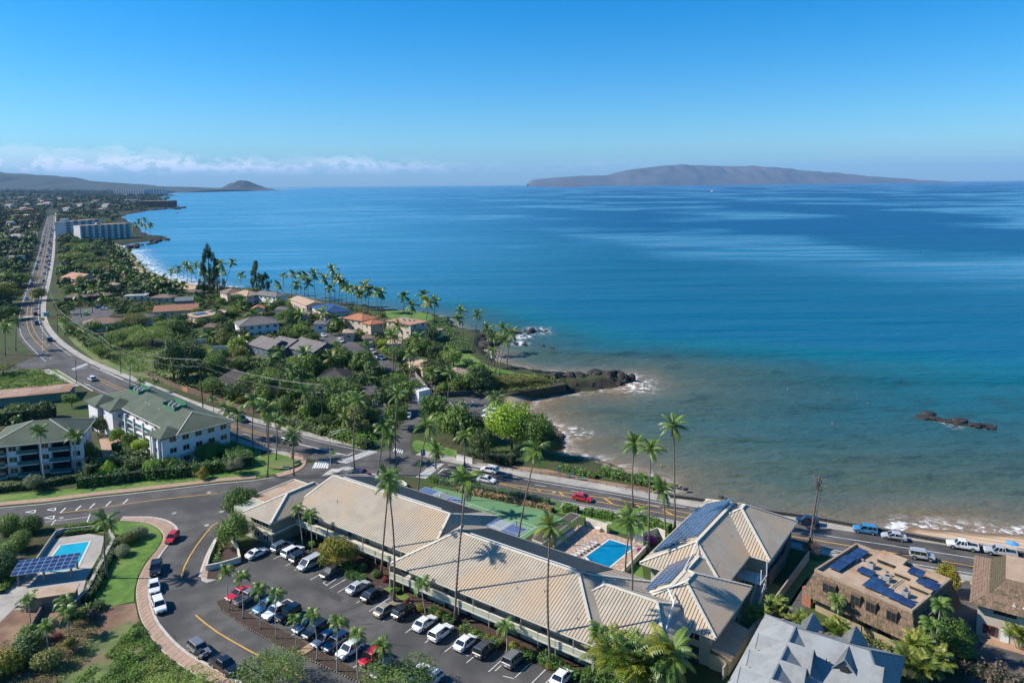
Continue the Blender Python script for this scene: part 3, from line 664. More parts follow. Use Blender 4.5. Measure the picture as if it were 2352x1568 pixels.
sheet('garden_bed',[(498,1331),(476,1330),(480,1300),(500,1250),(515,1235),(560,1290)],.07,mulch)
isl_lo=[(497,1383),(507.6,1402),(574.7,1446),(662,1495.5),(750,1533.5),(823,1568),(870,1600)]; isl_up=[(522,1373),(586,1419.6),(633,1440),(691,1472),(750,1504),(779,1519),(849,1554),(920,1600)]
slab('traffic_island',isl_lo+isl_up[::-1],0,.16,mulch)
stone_mb=MB()
sr=resample([P(*p) for p in isl_lo],step=.55)
root=thing('edging','row of small rounded stones edging the planted parking island','stone edging')
ico=MB(); ico.box((0,0,0),(1,1,1)); 
def rock_mesh(name,seed,mat,sub=2,amp=.3):
    import bmesh
    r=random.Random(seed); bm=bmesh.new(); bmesh.ops.create_icosphere(bm,subdivisions=sub,radius=1.0)
    ph=[(r.uniform(-3,3),r.uniform(-3,3),r.uniform(-3,3),r.uniform(0,6)) for _ in range(9)]
    for v in bm.verts:
        s_=sum(math.sin(v.co.x*a+v.co.y*b_+v.co.z*c+d) for a,b_,c,d in ph)/9
        v.co *= 1+amp*s_*2.2+r.uniform(-.08,.08)
    me=bpy.data.meshes.new(name); bm.to_mesh(me); bm.free(); me.materials.append(mat); return me
pebble=[rock_mesh('stone',i,M('edging_stone',(.25,.20,.16),(.16,.13,.11),2,.9,rand=.5),1,.15) for i in range(3)]
for i,p in enumerate(sr[:140]): ob('stone',pebble[i % 3],root,(p.x,p.y,.17),rnd.random()*6,(.22,.17,.13))
# ---------------------------------------------------------------- plants
def tris(name,v,mat):
    n=len(v) // 3; me=bpy.data.meshes.new(name); me.vertices.add(len(v)); me.vertices.foreach_set('co',v.ravel().astype(np.float32)); me.loops.add(3*n); me.loops.foreach_set('vertex_index',np.arange(3*n,dtype=np.int32))
    me.polygons.add(n); me.polygons.foreach_set('loop_start',np.arange(0,3*n,3,dtype=np.int32)); me.polygons.foreach_set('loop_total',np.full(n,3,np.int32)); me.update(calc_edges=True); me.materials.append(mat); return me
def leaf_mesh(name,n,lobes,size,seed,mat,flat=.6,droop=0.0,aspect=.55):
    """n little leaf faces spread through lobes (centre,radii); more of them near the skin of each lobe"""
    r=np.random.RandomState(seed); w=np.array([l[1][0]*l[1][1]*l[1][2] for l in lobes]) ** .67; w /= w.sum()
    k=r.choice(len(lobes),n,p=w); C=np.array([l[0] for l in lobes])[k]; S=np.array([l[1] for l in lobes])[k]
    d=r.normal(size=(n,3)); d /= np.linalg.norm(d,axis=1)[:,None]; rad=r.uniform(.35,1.06,n) ** .55
    # twig clumps: quantise the direction a little so that leaves gather and gaps open
    q=np.round(d*2.6)/2.6; d2=d*.55+q*.45; pos=C+d2*S*rad[:,None]
    nrm=d2+r.normal(size=(n,3))*flat; nrm[:,2] += .35; nrm /= np.linalg.norm(nrm,axis=1)[:,None]
    a=np.cross(nrm,r.normal(size=(n,3))); a /= np.linalg.norm(a,axis=1)[:,None]; b=np.cross(nrm,a)
    s=size*r.uniform(.6,1.35,n)[:,None]; a[:,2] -= droop
    v=np.stack([pos - a*s,pos+b*s*aspect,pos+a*s,pos - b*s*aspect],1).reshape(-1,3)
    me=bpy.data.meshes.new(name); me.vertices.add(len(v)); me.vertices.foreach_set('co',v.ravel().astype(np.float32))
    me.loops.add(4*n); me.loops.foreach_set('vertex_index',np.arange(4*n,dtype=np.int32)); me.polygons.add(n)
    me.polygons.foreach_set('loop_start',np.arange(0,4*n,4,dtype=np.int32)); me.polygons.foreach_set('loop_total',np.full(n,4,np.int32))
    me.update(calc_edges=True); me.materials.append(mat); return me
def lobes_round(seed,k=17,R_=1.0,h=.75,spread=.62):
    r=random.Random(seed); o=[]
    for i in range(k):
        a=i*2.399+r.uniform(-.3,.3); rr=spread*math.sqrt((i+.5)/k)*R_; zc=h*(1 - .75*(rr/R_) ** 2)*r.uniform(.45,1.1)
        q=r.uniform(.24,.42)*R_; o.append(((rr*math.cos(a),rr*math.sin(a),zc),(q,q,q*r.uniform(.6,.85))))
    return o
def lobes_tall(seed,k=14):
    r=random.Random(seed); o=[]
    for i in range(k):
        a=i*2.399; f=i/k; rr=(.12+.22*math.sin(math.pi*min(1,f+.1)))*r.uniform(.5,1.3); o.append(((rr*math.cos(a),rr*math.sin(a),.15+f*.95),(.16,.16,.17*r.uniform(.7,1.3))))
    return o
def lobes_spray(seed):   # wispy upswept limbs
    r=random.Random(seed); o=[]
    for i in range(34):
        f=r.random() ** .8; a=r.uniform(0,6.28); rr=(.26*(1 - f) ** .8+.02)*r.uniform(.2,1.1); o.append(((rr*math.cos(a),rr*math.sin(a),.1+f*.95),(.035,.035,.11)))
    return o
CROWN={}
def crown(kind,leaf,i,big):
    key=(kind,leaf,i,big)
    if key not in CROWN:
        s=len(kind)*31+i*7+5
        n={0: 700,1: 2600,2: 7500}[big]; sz={0: .085,1: .052,2: .033}[big]
        m=leaf_mats[leaf]
        if kind == 'round': me=leaf_mesh('crown',n,lobes_round(s),sz,s,m)
        elif kind == 'wide': me=leaf_mesh('crown',n,lobes_round(s,16,1.0,.45,.75),sz*.85,s,m,.9,aspect=.4)
        elif kind == 'tall': me=leaf_mesh('crown',n,lobes_tall(s),sz*.6,s,m)
        elif kind == 'spray': me=leaf_mesh('crown',int(n*1.3),lobes_spray(s),sz*.42,s,m,.9,aspect=.3)
        elif kind == 'ball': me=leaf_mesh('crown',n,[((0,0,.45),(.5,.5,.45)),((.15,.1,.55),(.4,.38,.38)),((-.2,-.1,.4),(.38,.4,.35))],sz*.8,s,m)
        CROWN[key]=me
    return CROWN[key]
TRUNK={}
def trunk_mesh(i,mat,multi=4):
    key=(i,mat.name,multi)
    if key not in TRUNK:
        r=random.Random(i); mb=MB()
        mb.tube([(0,0,-.02),(.01,.01,.16),(.02,-.01,.34)],[.05,.036,.03],7)
        for k in range(multi):
            a=k*6.28/multi+r.uniform(-.4,.4); q=r.uniform(.3,.55)
            mb.tube([(.015,0,.28),(q*.45*math.cos(a),q*.45*math.sin(a),.5),(q*math.cos(a),q*math.sin(a),.72+r.uniform(0,.15))],[.026,.016,.006],5)
        TRUNK[key]=mb.mesh('trunk',mat)
    return TRUNK[key]
tree_n=0
def tree(px,py,w,h,kind='round',leaf='mid',big=1,label=None,group=None,cat='tree',z=0.0,base=None,name='tree'):
    """w=crown width,h=total height in metres; foot at the survey point"""
    global tree_n; tree_n += 1
    p=base if base is not None else P(px,py,z)
    rz=(tree_n*2.17) % 6.28
    if kind == 'ball' or h < 1.6:
        return ob(name,crown('ball' if kind not in ('round',) else kind,leaf,tree_n % 3,big),None,p,rz,(w,w,h/.95),label,cat,group)
    root=thing(name,label,cat,p,rz,group)
    if kind in ('tall','spray'):
        ob('crown',crown(kind,leaf,tree_n % 3,big),root,(0,0,0),0,(w*1.6,w*1.6,h/1.15)); mb_h=h*.9
        k=('pole',leaf)
        if k not in TRUNK:
            m_=MB(); m_.tube([(0,0,0),(.004,.002,.5),(0,0,.95)],[.017,.011,.003],6); TRUNK[k]=m_.mesh('trunk',bark_d)
        ob('trunk',TRUNK[k],root,(0,0,0),0,h)
    else:
        ch=h*(.84 if kind == 'round' else .68)
        ob('crown',crown(kind,leaf,tree_n % 4,big),root,(0,0,h - ch),0,(w/1.8,w/1.8,ch/.98))
        ob('trunk',trunk_mesh(tree_n % 3,bark_d),root,(0,0,0),0,(w*.62,w*.62,h/.95))
    return root
# palms
FR={}
def frond_mesh(style,v):
    key=(style,v)
    if key in FR: return FR[key]
    r=random.Random(v*13+len(style)); mb=MB()
    cfg={'coco': (5.0,[78,58,40,22,4,-22,-50],1.15,68,24,.17,.5),'manila': (2.3,[80,62,45,28,12],.70,118,15,.19,.4),
           'royal': (3.4,[80,60,40,20,0],1.0,84,16,.2,.4),'areca': (2.4,[84,72,60,46,30],.68,78,13,.22,.3),'far': (4.6,[70,45,20,-8,-45],1.25,62,8,.50,.45)}[style]
    L,elev,ll,bend,n,lw,dr=cfg; e0=R(elev[v % len(elev)]); bd=R(bend*(1.0 if elev[v % len(elev)] > -10 else .6))
    pts=[Vector((0,0,0))]; N=9; side=r.uniform(-.35,.35)
    for i in range(N):
        f=i/N; e=e0 - bd*f ** 1.25; a=side*f
        pts.append(pts[-1]+Vector((math.cos(e)*math.cos(a),math.cos(e)*math.sin(a),math.sin(e)))*(L/N))
    if style != 'far': mb.tube(pts,[.05*(1 - .8*i/N)*L/5 for i in range(N+1)],3,False)
    q=resample(pts,n=n+2)
    for i in range(1,n+1):
        d=(q[i+1] - q[i - 1]).normalized() if i < n+1 else (q[i] - q[i - 1]).normalized(); f=i/(n+1)
        s=Vector((-d.y,d.x,0)).normalized(); up_v=s.cross(d)*-1
        ln=ll*(math.sin(math.pi*(f*.8+.13)) ** .6)*r.uniform(.85,1.1)
        for sg in (-1,1):
            o=s*sg; tip=q[i]+o*ln*.82+d*ln*.5+Vector((0,0,-dr*ln*r.uniform(.7,1.4)))
            mid=q[i]+o*ln*.45+d*ln*.22+Vector((0,0,.04*ln)); w=d*lw*ln*.62
            mb.face([q[i] - w*.5,mid - w,mid+w,q[i]+w*.5]); mb.face([mid - w,tip,mid+w])
    me=mb.mesh('frond',palm_leaf); FR[key]=me; return me
FARC={}
def far_crown(i,dry=False):
    if i not in FARC:
        mb=MB(); r=random.Random(i); 
        for k in range(19):
            me=frond_mesh('far',k % 5); rot=Matrix.Rotation(k*2.399+r.uniform(-.2,.2),4,'Z') @ Matrix.Scale(r.uniform(.85,1.1),4)
            st=len(mb.v); mb.v += [tuple(rot @ v.co) for v in me.vertices]; mb.f += [[st+j for j in p.vertices] for p in me.polygons]; mb.m += [0]*len(me.polygons)
        FARC[i]=mb.mesh('crown',palm_leaf)
    return FARC[i]
palm_n=0
def palm(base,top,style='coco',near=True,label=None,group=None,z=0.0,scale=1.0,lean=True,name=None,r0=None,bark_=None,yellow=0.0,n=None):
    global palm_n; palm_n += 1; r=random.Random(palm_n*5+1)
    b,t=top_of(base,top,z); d=t - b
    if not lean: d=Vector((d.x,0,d.z))
    nm=name or {'coco': 'coconut_palm','manila': 'manila_palm','royal': 'royal_palm','areca': 'areca_palm'}[style]
    root=thing(nm,label,'palm tree',b,0,group)
    dy=r.uniform(-.05,.05)*d.z if style == 'coco' else 0; h=d.z
    sway=r.uniform(-.035,.035)*h
    pts=[(d.x*(f ** 1.3)+sway*math.sin(f*math.pi),dy*f ** 1.6,h*f) for f in [i/9 for i in range(10)]]
    rb=r0 or {'coco': .19,'manila': .10,'royal': .22,'areca': .06}[style]; m=bark_ or {'coco': bark,'manila': bark_g,'royal': bark_g,'areca': bark_g}[style]
    mb=MB(); mb.tube(pts,[rb*(1.7 if i == 0 else 1.0 - .38*i/9) for i in range(10)],8 if near else 5); mb.build('trunk',m,root,smooth=True)
    tip=Vector(pts[-1])
    if near:
        if style in ('manila','royal'):
            s=MB(); s.tube([tip - Vector((0,0,.55*scale)),tip - Vector((0,0,.1)),tip+Vector((0,0,.35*scale))],[rb*.75,rb*.8,rb*.4],7); s.build('crownshaft',M('crownshaft',(.16,.26,.05),(.12,.2,.04),2,.5),root,smooth=True)
        elif style == 'coco':
            s=MB()
            for k in range(7): a=k*.9; s.tube([tip+Vector((math.cos(a)*.28,math.sin(a)*.28,-.42)),tip+Vector((math.cos(a)*.3,math.sin(a)*.3,-.15))],[.13,.1],5)
            s.build('coconuts',M('coconut',(.16,.15,.05),(.12,.09,.05),2,.6),root,kind='stuff')
        cnt=n or {'coco': 24,'manila': 17,'royal': 15,'areca': 9}[style]; nv={'coco': 7,'manila': 5,'royal': 5,'areca': 5}[style]
        wind=r.uniform(-.6,.6)
        for k in range(cnt):
            az=k*2.399+r.uniform(-.4,.4); v=int(k*nv/cnt)
            if style == 'coco': v=max(0,min(nv - 1,v+r.choice((-1,0,0,1))+(1 if math.cos(az - wind) > .4 else -1 if math.cos(az - wind) < -.5 and v > 1 else 0)))
            me=frond_mesh(style,v)
            o=ob('frond',me,root,tip+Vector((0,0,.12 if v < 3 else -.1)),az,scale*r.uniform(.72,1.12)); o.rotation_euler.x=r.uniform(-.25,.25)
            yy=r.random()
            if (style == 'coco' and v >= 5 and yy < .35) or yy < yellow: o.material_slots[0].link='OBJECT'; o.material_slots[0].material=palm_yel if (v < 6 or yy < .2) else palm_dry
    else:
        o=ob('crown',far_crown(palm_n % 3),root,tip,r.uniform(0,6),scale*r.uniform(.88,1.08))
        if yellow > r.random(): o.material_slots[0].link='OBJECT'; o.material_slots[0].material=palm_yel
    return root
def palm_h(px,py,h,**k):  # height known instead of the crown's bearing
    b=P(px,py); q=proj(b+Vector((k.pop('dx',0),0,h))); return palm((px,py),q,**k)
def areca(px,py,h=3.6,stems=6,label=None,group=None,leafy=palm_yel,style='areca',name='areca_palm_clump',spread=.8,z=0.0):
    global palm_n; palm_n += 1; r=random.Random(palm_n*3); b=P(px,py,z); root=thing(name,label,'palm clump',b,r.uniform(0,6),group)
    st=MB()
    for s_ in range(stems):
        a=s_*2.4; q=spread*r.uniform(.3,1); hh=h*r.uniform(.45,.75); tp=Vector((q*1.6*math.cos(a),q*1.6*math.sin(a),hh)); st.tube([(q*.4*math.cos(a),q*.4*math.sin(a),0),tp],[.06,.045],5)
        for k in range(7):
            o=ob('frond',frond_mesh('areca',(k+s_) % 5),root,tp,k*.9+r.uniform(-.3,.3),h/3.6*r.uniform(.8,1.1))
            if r.random() < .55: o.material_slots[0].link='OBJECT'; o.material_slots[0].material=leafy
    st.build('stem',M('areca_stem',(.20,.24,.08),(.15,.17,.06),3,.6),root); return root
def hedge(pts,w,h,leaf='hedge',label=None,size=.16,dens=34,name='hedge',z=0.0,cat='hedge',group=None,kind=None,ragged=.12,seed=1):
    q=resample([P(*p) for p in pts],step=.6); r=np.random.RandomState(seed+len(pts)*7); L=.6*len(q); n=int(L*(2*h+w)*dens/(size/.16) ** 1.6)
    i=r.randint(0,len(q) - 1,n); f=r.rand(n); A=np.array(q)[i]; Bq=np.array(q)[i+1]; c=A+(Bq - A)*f[:,None]
    d=Bq - A; d /= np.maximum(1e-6,np.linalg.norm(d,axis=1))[:,None]; s=np.stack([-d[:,1],d[:,0],0*d[:,0]],1)
    u=r.rand(n)*(2*h+w); lat=np.where(u < h,-w/2,np.where(u < h+w,u - h - w/2,w/2)); zz=np.where(u < h,u,np.where(u < h+w,h,2*h+w - u))
    bump=(vnoise(c[:,0]*3+500,c[:,1]*3+500,2.2,5) - .5)*ragged*4
    pos=c+s*(lat*(1+bump))[:,None]; pos[:,2]=z+zz*(1+bump*.8)+r.normal(size=n)*.05; pos += r.normal(size=(n,3))*ragged*.5
    nrm=s*np.sign(lat)[:,None]*(zz < h*.97)[:,None]+np.array([0,0,1])*(zz >= h*.9)[:,None]+r.normal(size=(n,3))*.55; nrm /= np.linalg.norm(nrm,axis=1)[:,None]
    a=np.cross(nrm,r.normal(size=(n,3))); a /= np.linalg.norm(a,axis=1)[:,None]; b=np.cross(nrm,a); sz=(size*r.uniform(.6,1.3,n))[:,None]
    v=np.stack([pos - a*sz,pos+b*sz*.6,pos+a*sz,pos - b*sz*.6],1).reshape(-1,3)
    o0=q[0]; v=v - np.array([o0.x,o0.y,0])
    me=bpy.data.meshes.new(name); me.vertices.add(len(v)); me.vertices.foreach_set('co',v.ravel().astype(np.float32)); me.loops.add(4*n); me.loops.foreach_set('vertex_index',np.arange(4*n,dtype=np.int32))
    me.polygons.add(n); me.polygons.foreach_set('loop_start',np.arange(0,4*n,4,dtype=np.int32)); me.polygons.foreach_set('loop_total',np.full(n,4,np.int32)); me.update(calc_edges=True); me.materials.append(leaf_mats[leaf])
    root=ob(name,me,None,(o0.x,o0.y,0),label=label,cat=None if kind else cat,group=group,kind=kind)
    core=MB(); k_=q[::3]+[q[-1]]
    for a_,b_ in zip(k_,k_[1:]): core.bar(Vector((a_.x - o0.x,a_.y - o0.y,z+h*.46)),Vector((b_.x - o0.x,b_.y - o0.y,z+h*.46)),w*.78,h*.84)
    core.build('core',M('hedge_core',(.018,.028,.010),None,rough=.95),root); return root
def cover(polys,n,size,leaf,label,z=.1,name='ground_cover',mound=0.0,seed=3):
    """loose ground cover over an area: one mass of little leaves"""
    ring=np.array([tuple(P(*p)[:2]) for p in polys]); r=np.random.RandomState(seed); lo=ring.min(0); hi=ring.max(0)
    pts=r.uniform(lo,hi,(n*4,2)); pts=pts[inside(pts[:,0],pts[:,1],ring)]
    nn=vnoise(pts[:,0]+400,pts[:,1]+400,2.6,seed); pts=pts[nn+r.rand(len(pts))*.5 > .62][:n]; n=len(pts)
    hgt=(vnoise(pts[:,0]+400,pts[:,1]+400,1.7,seed+1) ** 1.5)*mound
    pos=np.stack([pts[:,0],pts[:,1],z+hgt*r.uniform(.3,1,n)+.03],1); nrm=r.normal(size=(n,3))*.7; nrm[:,2] += .8; nrm /= np.linalg.norm(nrm,axis=1)[:,None]
    a=np.cross(nrm,r.normal(size=(n,3))); a /= np.linalg.norm(a,axis=1)[:,None]; b=np.cross(nrm,a); sz=(size*r.uniform(.5,1.4,n))[:,None]
    me=tris(name,np.stack([pos - a*sz,pos+b*sz*.9,pos+a*sz],1).reshape(-1,3),leaf_mats[leaf])
    return ob(name,me,None,label=label,kind='stuff')

# ---------------------------------------------------------------- cars
paint={}
PC=dict(white=(.72,.73,.74),silver=(.42,.43,.44),grey=(.16,.165,.17),dkgrey=(.055,.058,.062),black=(.012,.012,.014),blue=(.02,.05,.14),dkblue=(.012,.025,.06),ltblue=(.05,.22,.42),red=(.50,.012,.012),maroon=(.22,.012,.03),tan=(.30,.25,.18),green=(.20,.62,.03),slate=(.08,.12,.18))
def pm(c):
    if c not in paint:
        m=M('car_paint_'+c,PC[c],None,rough=.28,spec=.6); m.node_tree.nodes['Principled BSDF'].inputs['Coat Weight'].default_value=.6; m.node_tree.nodes['Principled BSDF'].inputs['Coat Roughness'].default_value=.05; paint[c]=m
    return paint[c]
cglass=M('car_glass',(.012,.016,.02),None,rough=.05,spec=.9); tyrem=M('tyre',(.015,.015,.016),None,rough=.85); rimm=M('rim',(.45,.46,.47),None,rough=.3,metal=.7)
trimb=M('black_trim',(.02,.02,.022),None,rough=.5); lampm=M('headlamp',(.75,.77,.8),None,rough=.1,spec=.8); tailm=M('tail_lamp',(.35,.01,.01),None,rough=.2); platem=M('number_plate',(.7,.7,.66),None,rough=.5)
KINDS_={  # length,width,ground clearance,stations (x,belt half-width factor,deck height),cabin (x0 base,x1 base,x0 roof,x1 roof,belt z,roof z),wheel x,radius
 'sedan': (4.75,1.84,.22,[(2.37,.80,.62),(2.2,.93,.74),(1.5,1,.86),(.9,1,.92),(0,1,.94),(-1.2,1,.97),(-1.75,1,1.00),(-2.2,.95,.98),(-2.37,.86,.80)],(1.15,-1.85,.35,-1.15,.92,1.45),(1.42,-1.38),.33),
 'coupe': (4.6,1.88,.20,[(2.3,.78,.55),(2.1,.92,.68),(1.3,1,.82),(.7,1,.88),(0,1,.90),(-1.2,1,.95),(-1.8,1,.98),(-2.15,.95,.95),(-2.3,.85,.78)],(.85,-1.75,.05,-.95,.88,1.33),(1.4,-1.36),.34),
 'suv': (4.65,1.90,.28,[(2.32,.82,.78),(2.15,.94,.95),(1.5,1,1.04),(.95,1,1.08),(0,1,1.08),(-1.2,1,1.10),(-1.9,1,1.10),(-2.2,.97,1.06),(-2.32,.90,.95)],(1.1,-2.22,.45,-1.95,1.06,1.70),(1.38,-1.38),.37),
 'van': (5.1,1.98,.22,[(2.55,.82,.72),(2.35,.94,.86),(1.8,1,.98),(1.3,1,1.04),(0,1,1.04),(-1.2,1,1.04),(-2.1,1,1.04),(-2.45,.98,1.02),(-2.55,.92,.92)],(1.75,-2.45,.85,-2.25,1.02,1.76),(1.5,-1.5),.34),
 'hatch': (4.1,1.78,.22,[(2.05,.80,.68),(1.9,.93,.80),(1.2,1,.90),(.7,1,.96),(0,1,.98),(-1.0,1,1.0),(-1.6,1,1.0),(-1.95,.96,.97),(-2.05,.88,.85)],(.95,-1.95,.3,-1.55,.95,1.50),(1.25,-1.22),.32),
 'pickup': (5.5,1.96,.38,[(2.75,.84,.90),(2.55,.95,1.06),(1.8,1,1.12),(1.2,1,1.14),(0,1,1.14),(-.75,1,1.14),(-.8,1,1.12),(-2.6,.99,1.12),(-2.75,.97,1.08)],(1.35,-.78,.75,-.6,1.12,1.80),(1.75,-1.65),.40),
 'jeep': (4.3,1.85,.42,[(2.15,.84,1.02),(2.05,.86,1.08),(1.4,.86,1.12),(.9,.94,1.14),(0,1,1.12),(-1,1,1.12),(-1.8,1,1.12),(-2.1,1,1.12),(-2.15,.98,1.05)],(.85,-2.05,.60,-2.0,1.10,1.82),(1.35,-1.3),.42)}
CM={}
def car_parts(kind):
    if kind in CM: return CM[kind]
    L,Wd,gc,st,cab,wx,wr=KINDS_[kind]; hw=Wd/2; D={}
    b=MB(); rings=[]
    for x,wf,zt in st:
        w=hw*wf; end=abs(x) > abs(st[0][0]) - .1
        z0=gc+(.12 if end else 0); pr=[(w*.90,z0),(w*1.0,z0+.16),(w*1.0,zt - .16),(w*.965,zt - .05),(w*.86,zt)]
        pts=[(x,y,z_) for y,z_ in pr]+[(x,-y,z_) for y,z_ in pr[::-1]]; rings.append(len(b.v)); b.v += pts
    n=10
    for i in range(len(rings) - 1):
        for k in range(n): a0,a1=rings[i]+k,rings[i]+(k+1) % n; b.f.append([a0,a1,a1+n,a0+n]); b.m.append(0)
    b.f.append([rings[0]+k for k in range(n)][::-1]); b.f.append([rings[-1]+k for k in range(n)]); b.m += [0,0]
    x0,x1,r0,r1,zb,zr=cab; wb,wr_=hw*.95,hw*.76
    if kind in ('jeep','van'): wr_=hw*.86
    g=MB(); q0=[(x0,wb,zb),(x0,-wb,zb),(x1,-wb,zb),(x1,wb,zb)]; q1=[(r0,wr_,zr),(r0,-wr_,zr),(r1,-wr_,zr),(r1,wr_,zr)]
    for i in range(4): j=(i+1) % 4; g.face([q0[i],q0[j],q1[j],q1[i]][::-1])
    D['window']=g.mesh('window',cglass)
    # roof and pillars,proud of the glass
    ax,ay=.06,.03; rt=[(r0+ax,wr_+ay),(r0+ax,-wr_ - ay),(r1 - ax,-wr_ - ay),(r1 - ax,wr_+ay)]
    i0=len(b.v); b.v += [(x_,y_,zr - .02) for x_,y_ in rt]+[(x_ - (.1 if x_ > 0 else -.1)*1.2,y_*.9,zr+.055) for x_,y_ in rt]
    for i in range(4): j=(i+1) % 4; b.f.append([i0+i,i0+4+i,i0+4+j,i0+j]); b.m.append(0)
    b.f.append([i0+7,i0+6,i0+5,i0+4]); b.m.append(0)
    for i in range(4): a=Vector(q0[i])+Vector((0,.02 if q0[i][1] > 0 else -.02,0)); c=Vector(q1[i])+Vector((0,.02 if q1[i][1] > 0 else -.02,0)); b.bar(a,c,.09,.09)
    for f in ((.47,) if kind in ('coupe',) else (.40,.74)):
        for sg in (1,-1): b.bar((x0+(x1 - x0)*f,sg*(wb+.01),zb),(r0+(r1 - r0)*f,sg*(wr_+.01),zr),.08,.03)
    if kind == 'pickup':  # hollow bed
        D['bed']=None; bb=MB(); bb.box((-1.72,0,1.125),(1.72,hw*1.56,.012)); D['bed']=bb.mesh('bed',trimb)
        for sg in (1,-1): b.box((-1.72,sg*(hw*.90),1.16),(1.9,.12,.10))
        b.box((-2.64,0,1.16),(.12,hw*1.8,.10))
    me=b.mesh('body',pm('white')); D['body']=me
    t=MB(); t.box((L/2 - .02,0,gc+.24),(.10,Wd*.70,.20)); t.box((-L/2+.02,0,gc+.14),(.08,Wd*.78,.16))
    for sg in (1,-1): t.box((0,sg*(hw - .03),gc+.04),(wx[0] - wx[1] - 2*wr,.10,.12))
    for x in wx:
        for sg in (1,-1): t.tube([(x,sg*(hw - .25),wr),(x,sg*(hw+.004),wr)],wr*1.16,14)
    D['trim']=t.mesh('trim',trimb)
    ty=MB(); ty.tube([(0,-.12,0),(0,.12,0)],wr,16); D['tyre']=ty.mesh('wheel',tyrem)
    ri=MB(); ri.tube([(0,-.13,0),(0,.13,0)],wr*.60,10); D['rim']=ri.mesh('rim',rimm)
    h=MB(); h.box((0,0,0),(.14,.34,.13)); D['headlight']=h.mesh('headlight',lampm); D['tail_light']=h.mesh('tail_light',tailm)
    pl=MB(); pl.box((0,0,0),(.03,.45,.14)); D['number_plate']=pl.mesh('number_plate',platem); mi=MB(); mi.box((0,0,0),(.14,.2,.13)); D['mirror']=mi.mesh('mirror',trimb)
    CM[kind]=D; return D
def car(kind,color,at,heading,label,group=None,z=None,small=False,extra=None,name='parked_car',cat='car',fac=1.0):
    """heading: angle (rad) or a second survey point the nose points to"""
    L,Wd,gc,st,cab,wx,wr=KINDS_[kind]; z=ZA+.02 if z is None else z
    p=P(*at,z) if not isinstance(at,Vector) else at
    if not isinstance(heading,float):
        d=P(*heading,z) - P(*at,z); heading=math.atan2(d.y,d.x)
    root=thing(name,label,cat,p,heading,group); root.scale=(fac,)*3; D=car_parts(kind); hw=Wd/2
    o=ob('body',D['body'],root); o.material_slots[0].link='OBJECT'; o.material_slots[0].material=pm(color)
    ob('window',D['window'],root)
    if small:
        for x in wx: ob('wheel',D['tyre'],root,(x,-hw+.12,wr)); ob('wheel',D['tyre'],root,(x,hw - .12,wr))
        return root
    ob('trim',D['trim'],root)
    if kind == 'pickup': ob('bed',D['bed'],root)
    for x in wx:
        for sg in (1,-1): w=ob('wheel',D['tyre'],root,(x,sg*(hw - .10),wr)); ob('rim',D['rim'],w)
    zf=st[1][2] - .12
    for sg in (1,-1):
        ob('headlight',D['headlight'],root,(L/2 - .10,sg*hw*.68,zf - .02)); ob('tail_light',D['tail_light'],root,(-L/2+.06,sg*hw*.72,st[-1][2] - .10)); ob('mirror',D['mirror'],root,(cab[0] - .25,sg*(hw+.08),cab[4]+.08))
    ob('number_plate',D['number_plate'],root,(-L/2+.0,0,gc+.38)); ob('number_plate',D['number_plate'],root,(L/2+.04,0,gc+.30))
    return root
# ---------------------------------------------------------------- buildings
def frame_of(a,b,c,ze):
    A,B_,C_=P(*a,ze),P(*b,ze),P(*c,ze); u=(B_ - A); u.z=0; L=u.length; u /= L; v=Vector((-u.y,u.x,0)); Wd=(C_ - A).dot(v)
    if Wd < 0: v=-v; Wd=-Wd; A=B_; u=-u
    if A.y > 330: Wd=min(Wd,max(9.0,L*.75))
    ctr=A+u*L/2+v*Wd/2; return ctr,math.atan2(u.y,u.x),L,Wd
def plane_lines(mb,poly,pitch,w,h,lift=0.0,jitter=0):
    """raised ribs running up the slope of a planar roof polygon whose first edge is the eave"""
    p=[Vector(q) for q in poly]; s=(p[1] - p[0]).normalized(); n=(p[1] - p[0]).cross(p[2] - p[0]).normalized()
    if n.z < 0: n=-n
    t=n.cross(s); o=p[0]; q=[((v - o).dot(s),(v - o).dot(t)) for v in p]; smin=min(a for a,b in q); smax=max(a for a,b in q); k=smin+pitch/2
    while k < smax:
        ts=[]
        for i in range(len(q)):
            (a0,b0),(a1,b1)=q[i],q[(i+1) % len(q)]
            if (a0 <= k) != (a1 <= k): ts.append(b0+(b1 - b0)*(k - a0)/(a1 - a0))
        if len(ts) >= 2:
            t0,t1=min(ts),max(ts)
            if t1 - t0 > .3: 
                x=(o+s*k+t*(t0+t1)/2)+n*(h/2+lift)
                mm=Matrix((s,t,n)).transposed().to_4x4(); mm.translation=x; mb.box(None,(w,t1 - t0 - .04,h),mat=mm)
        k += pitch
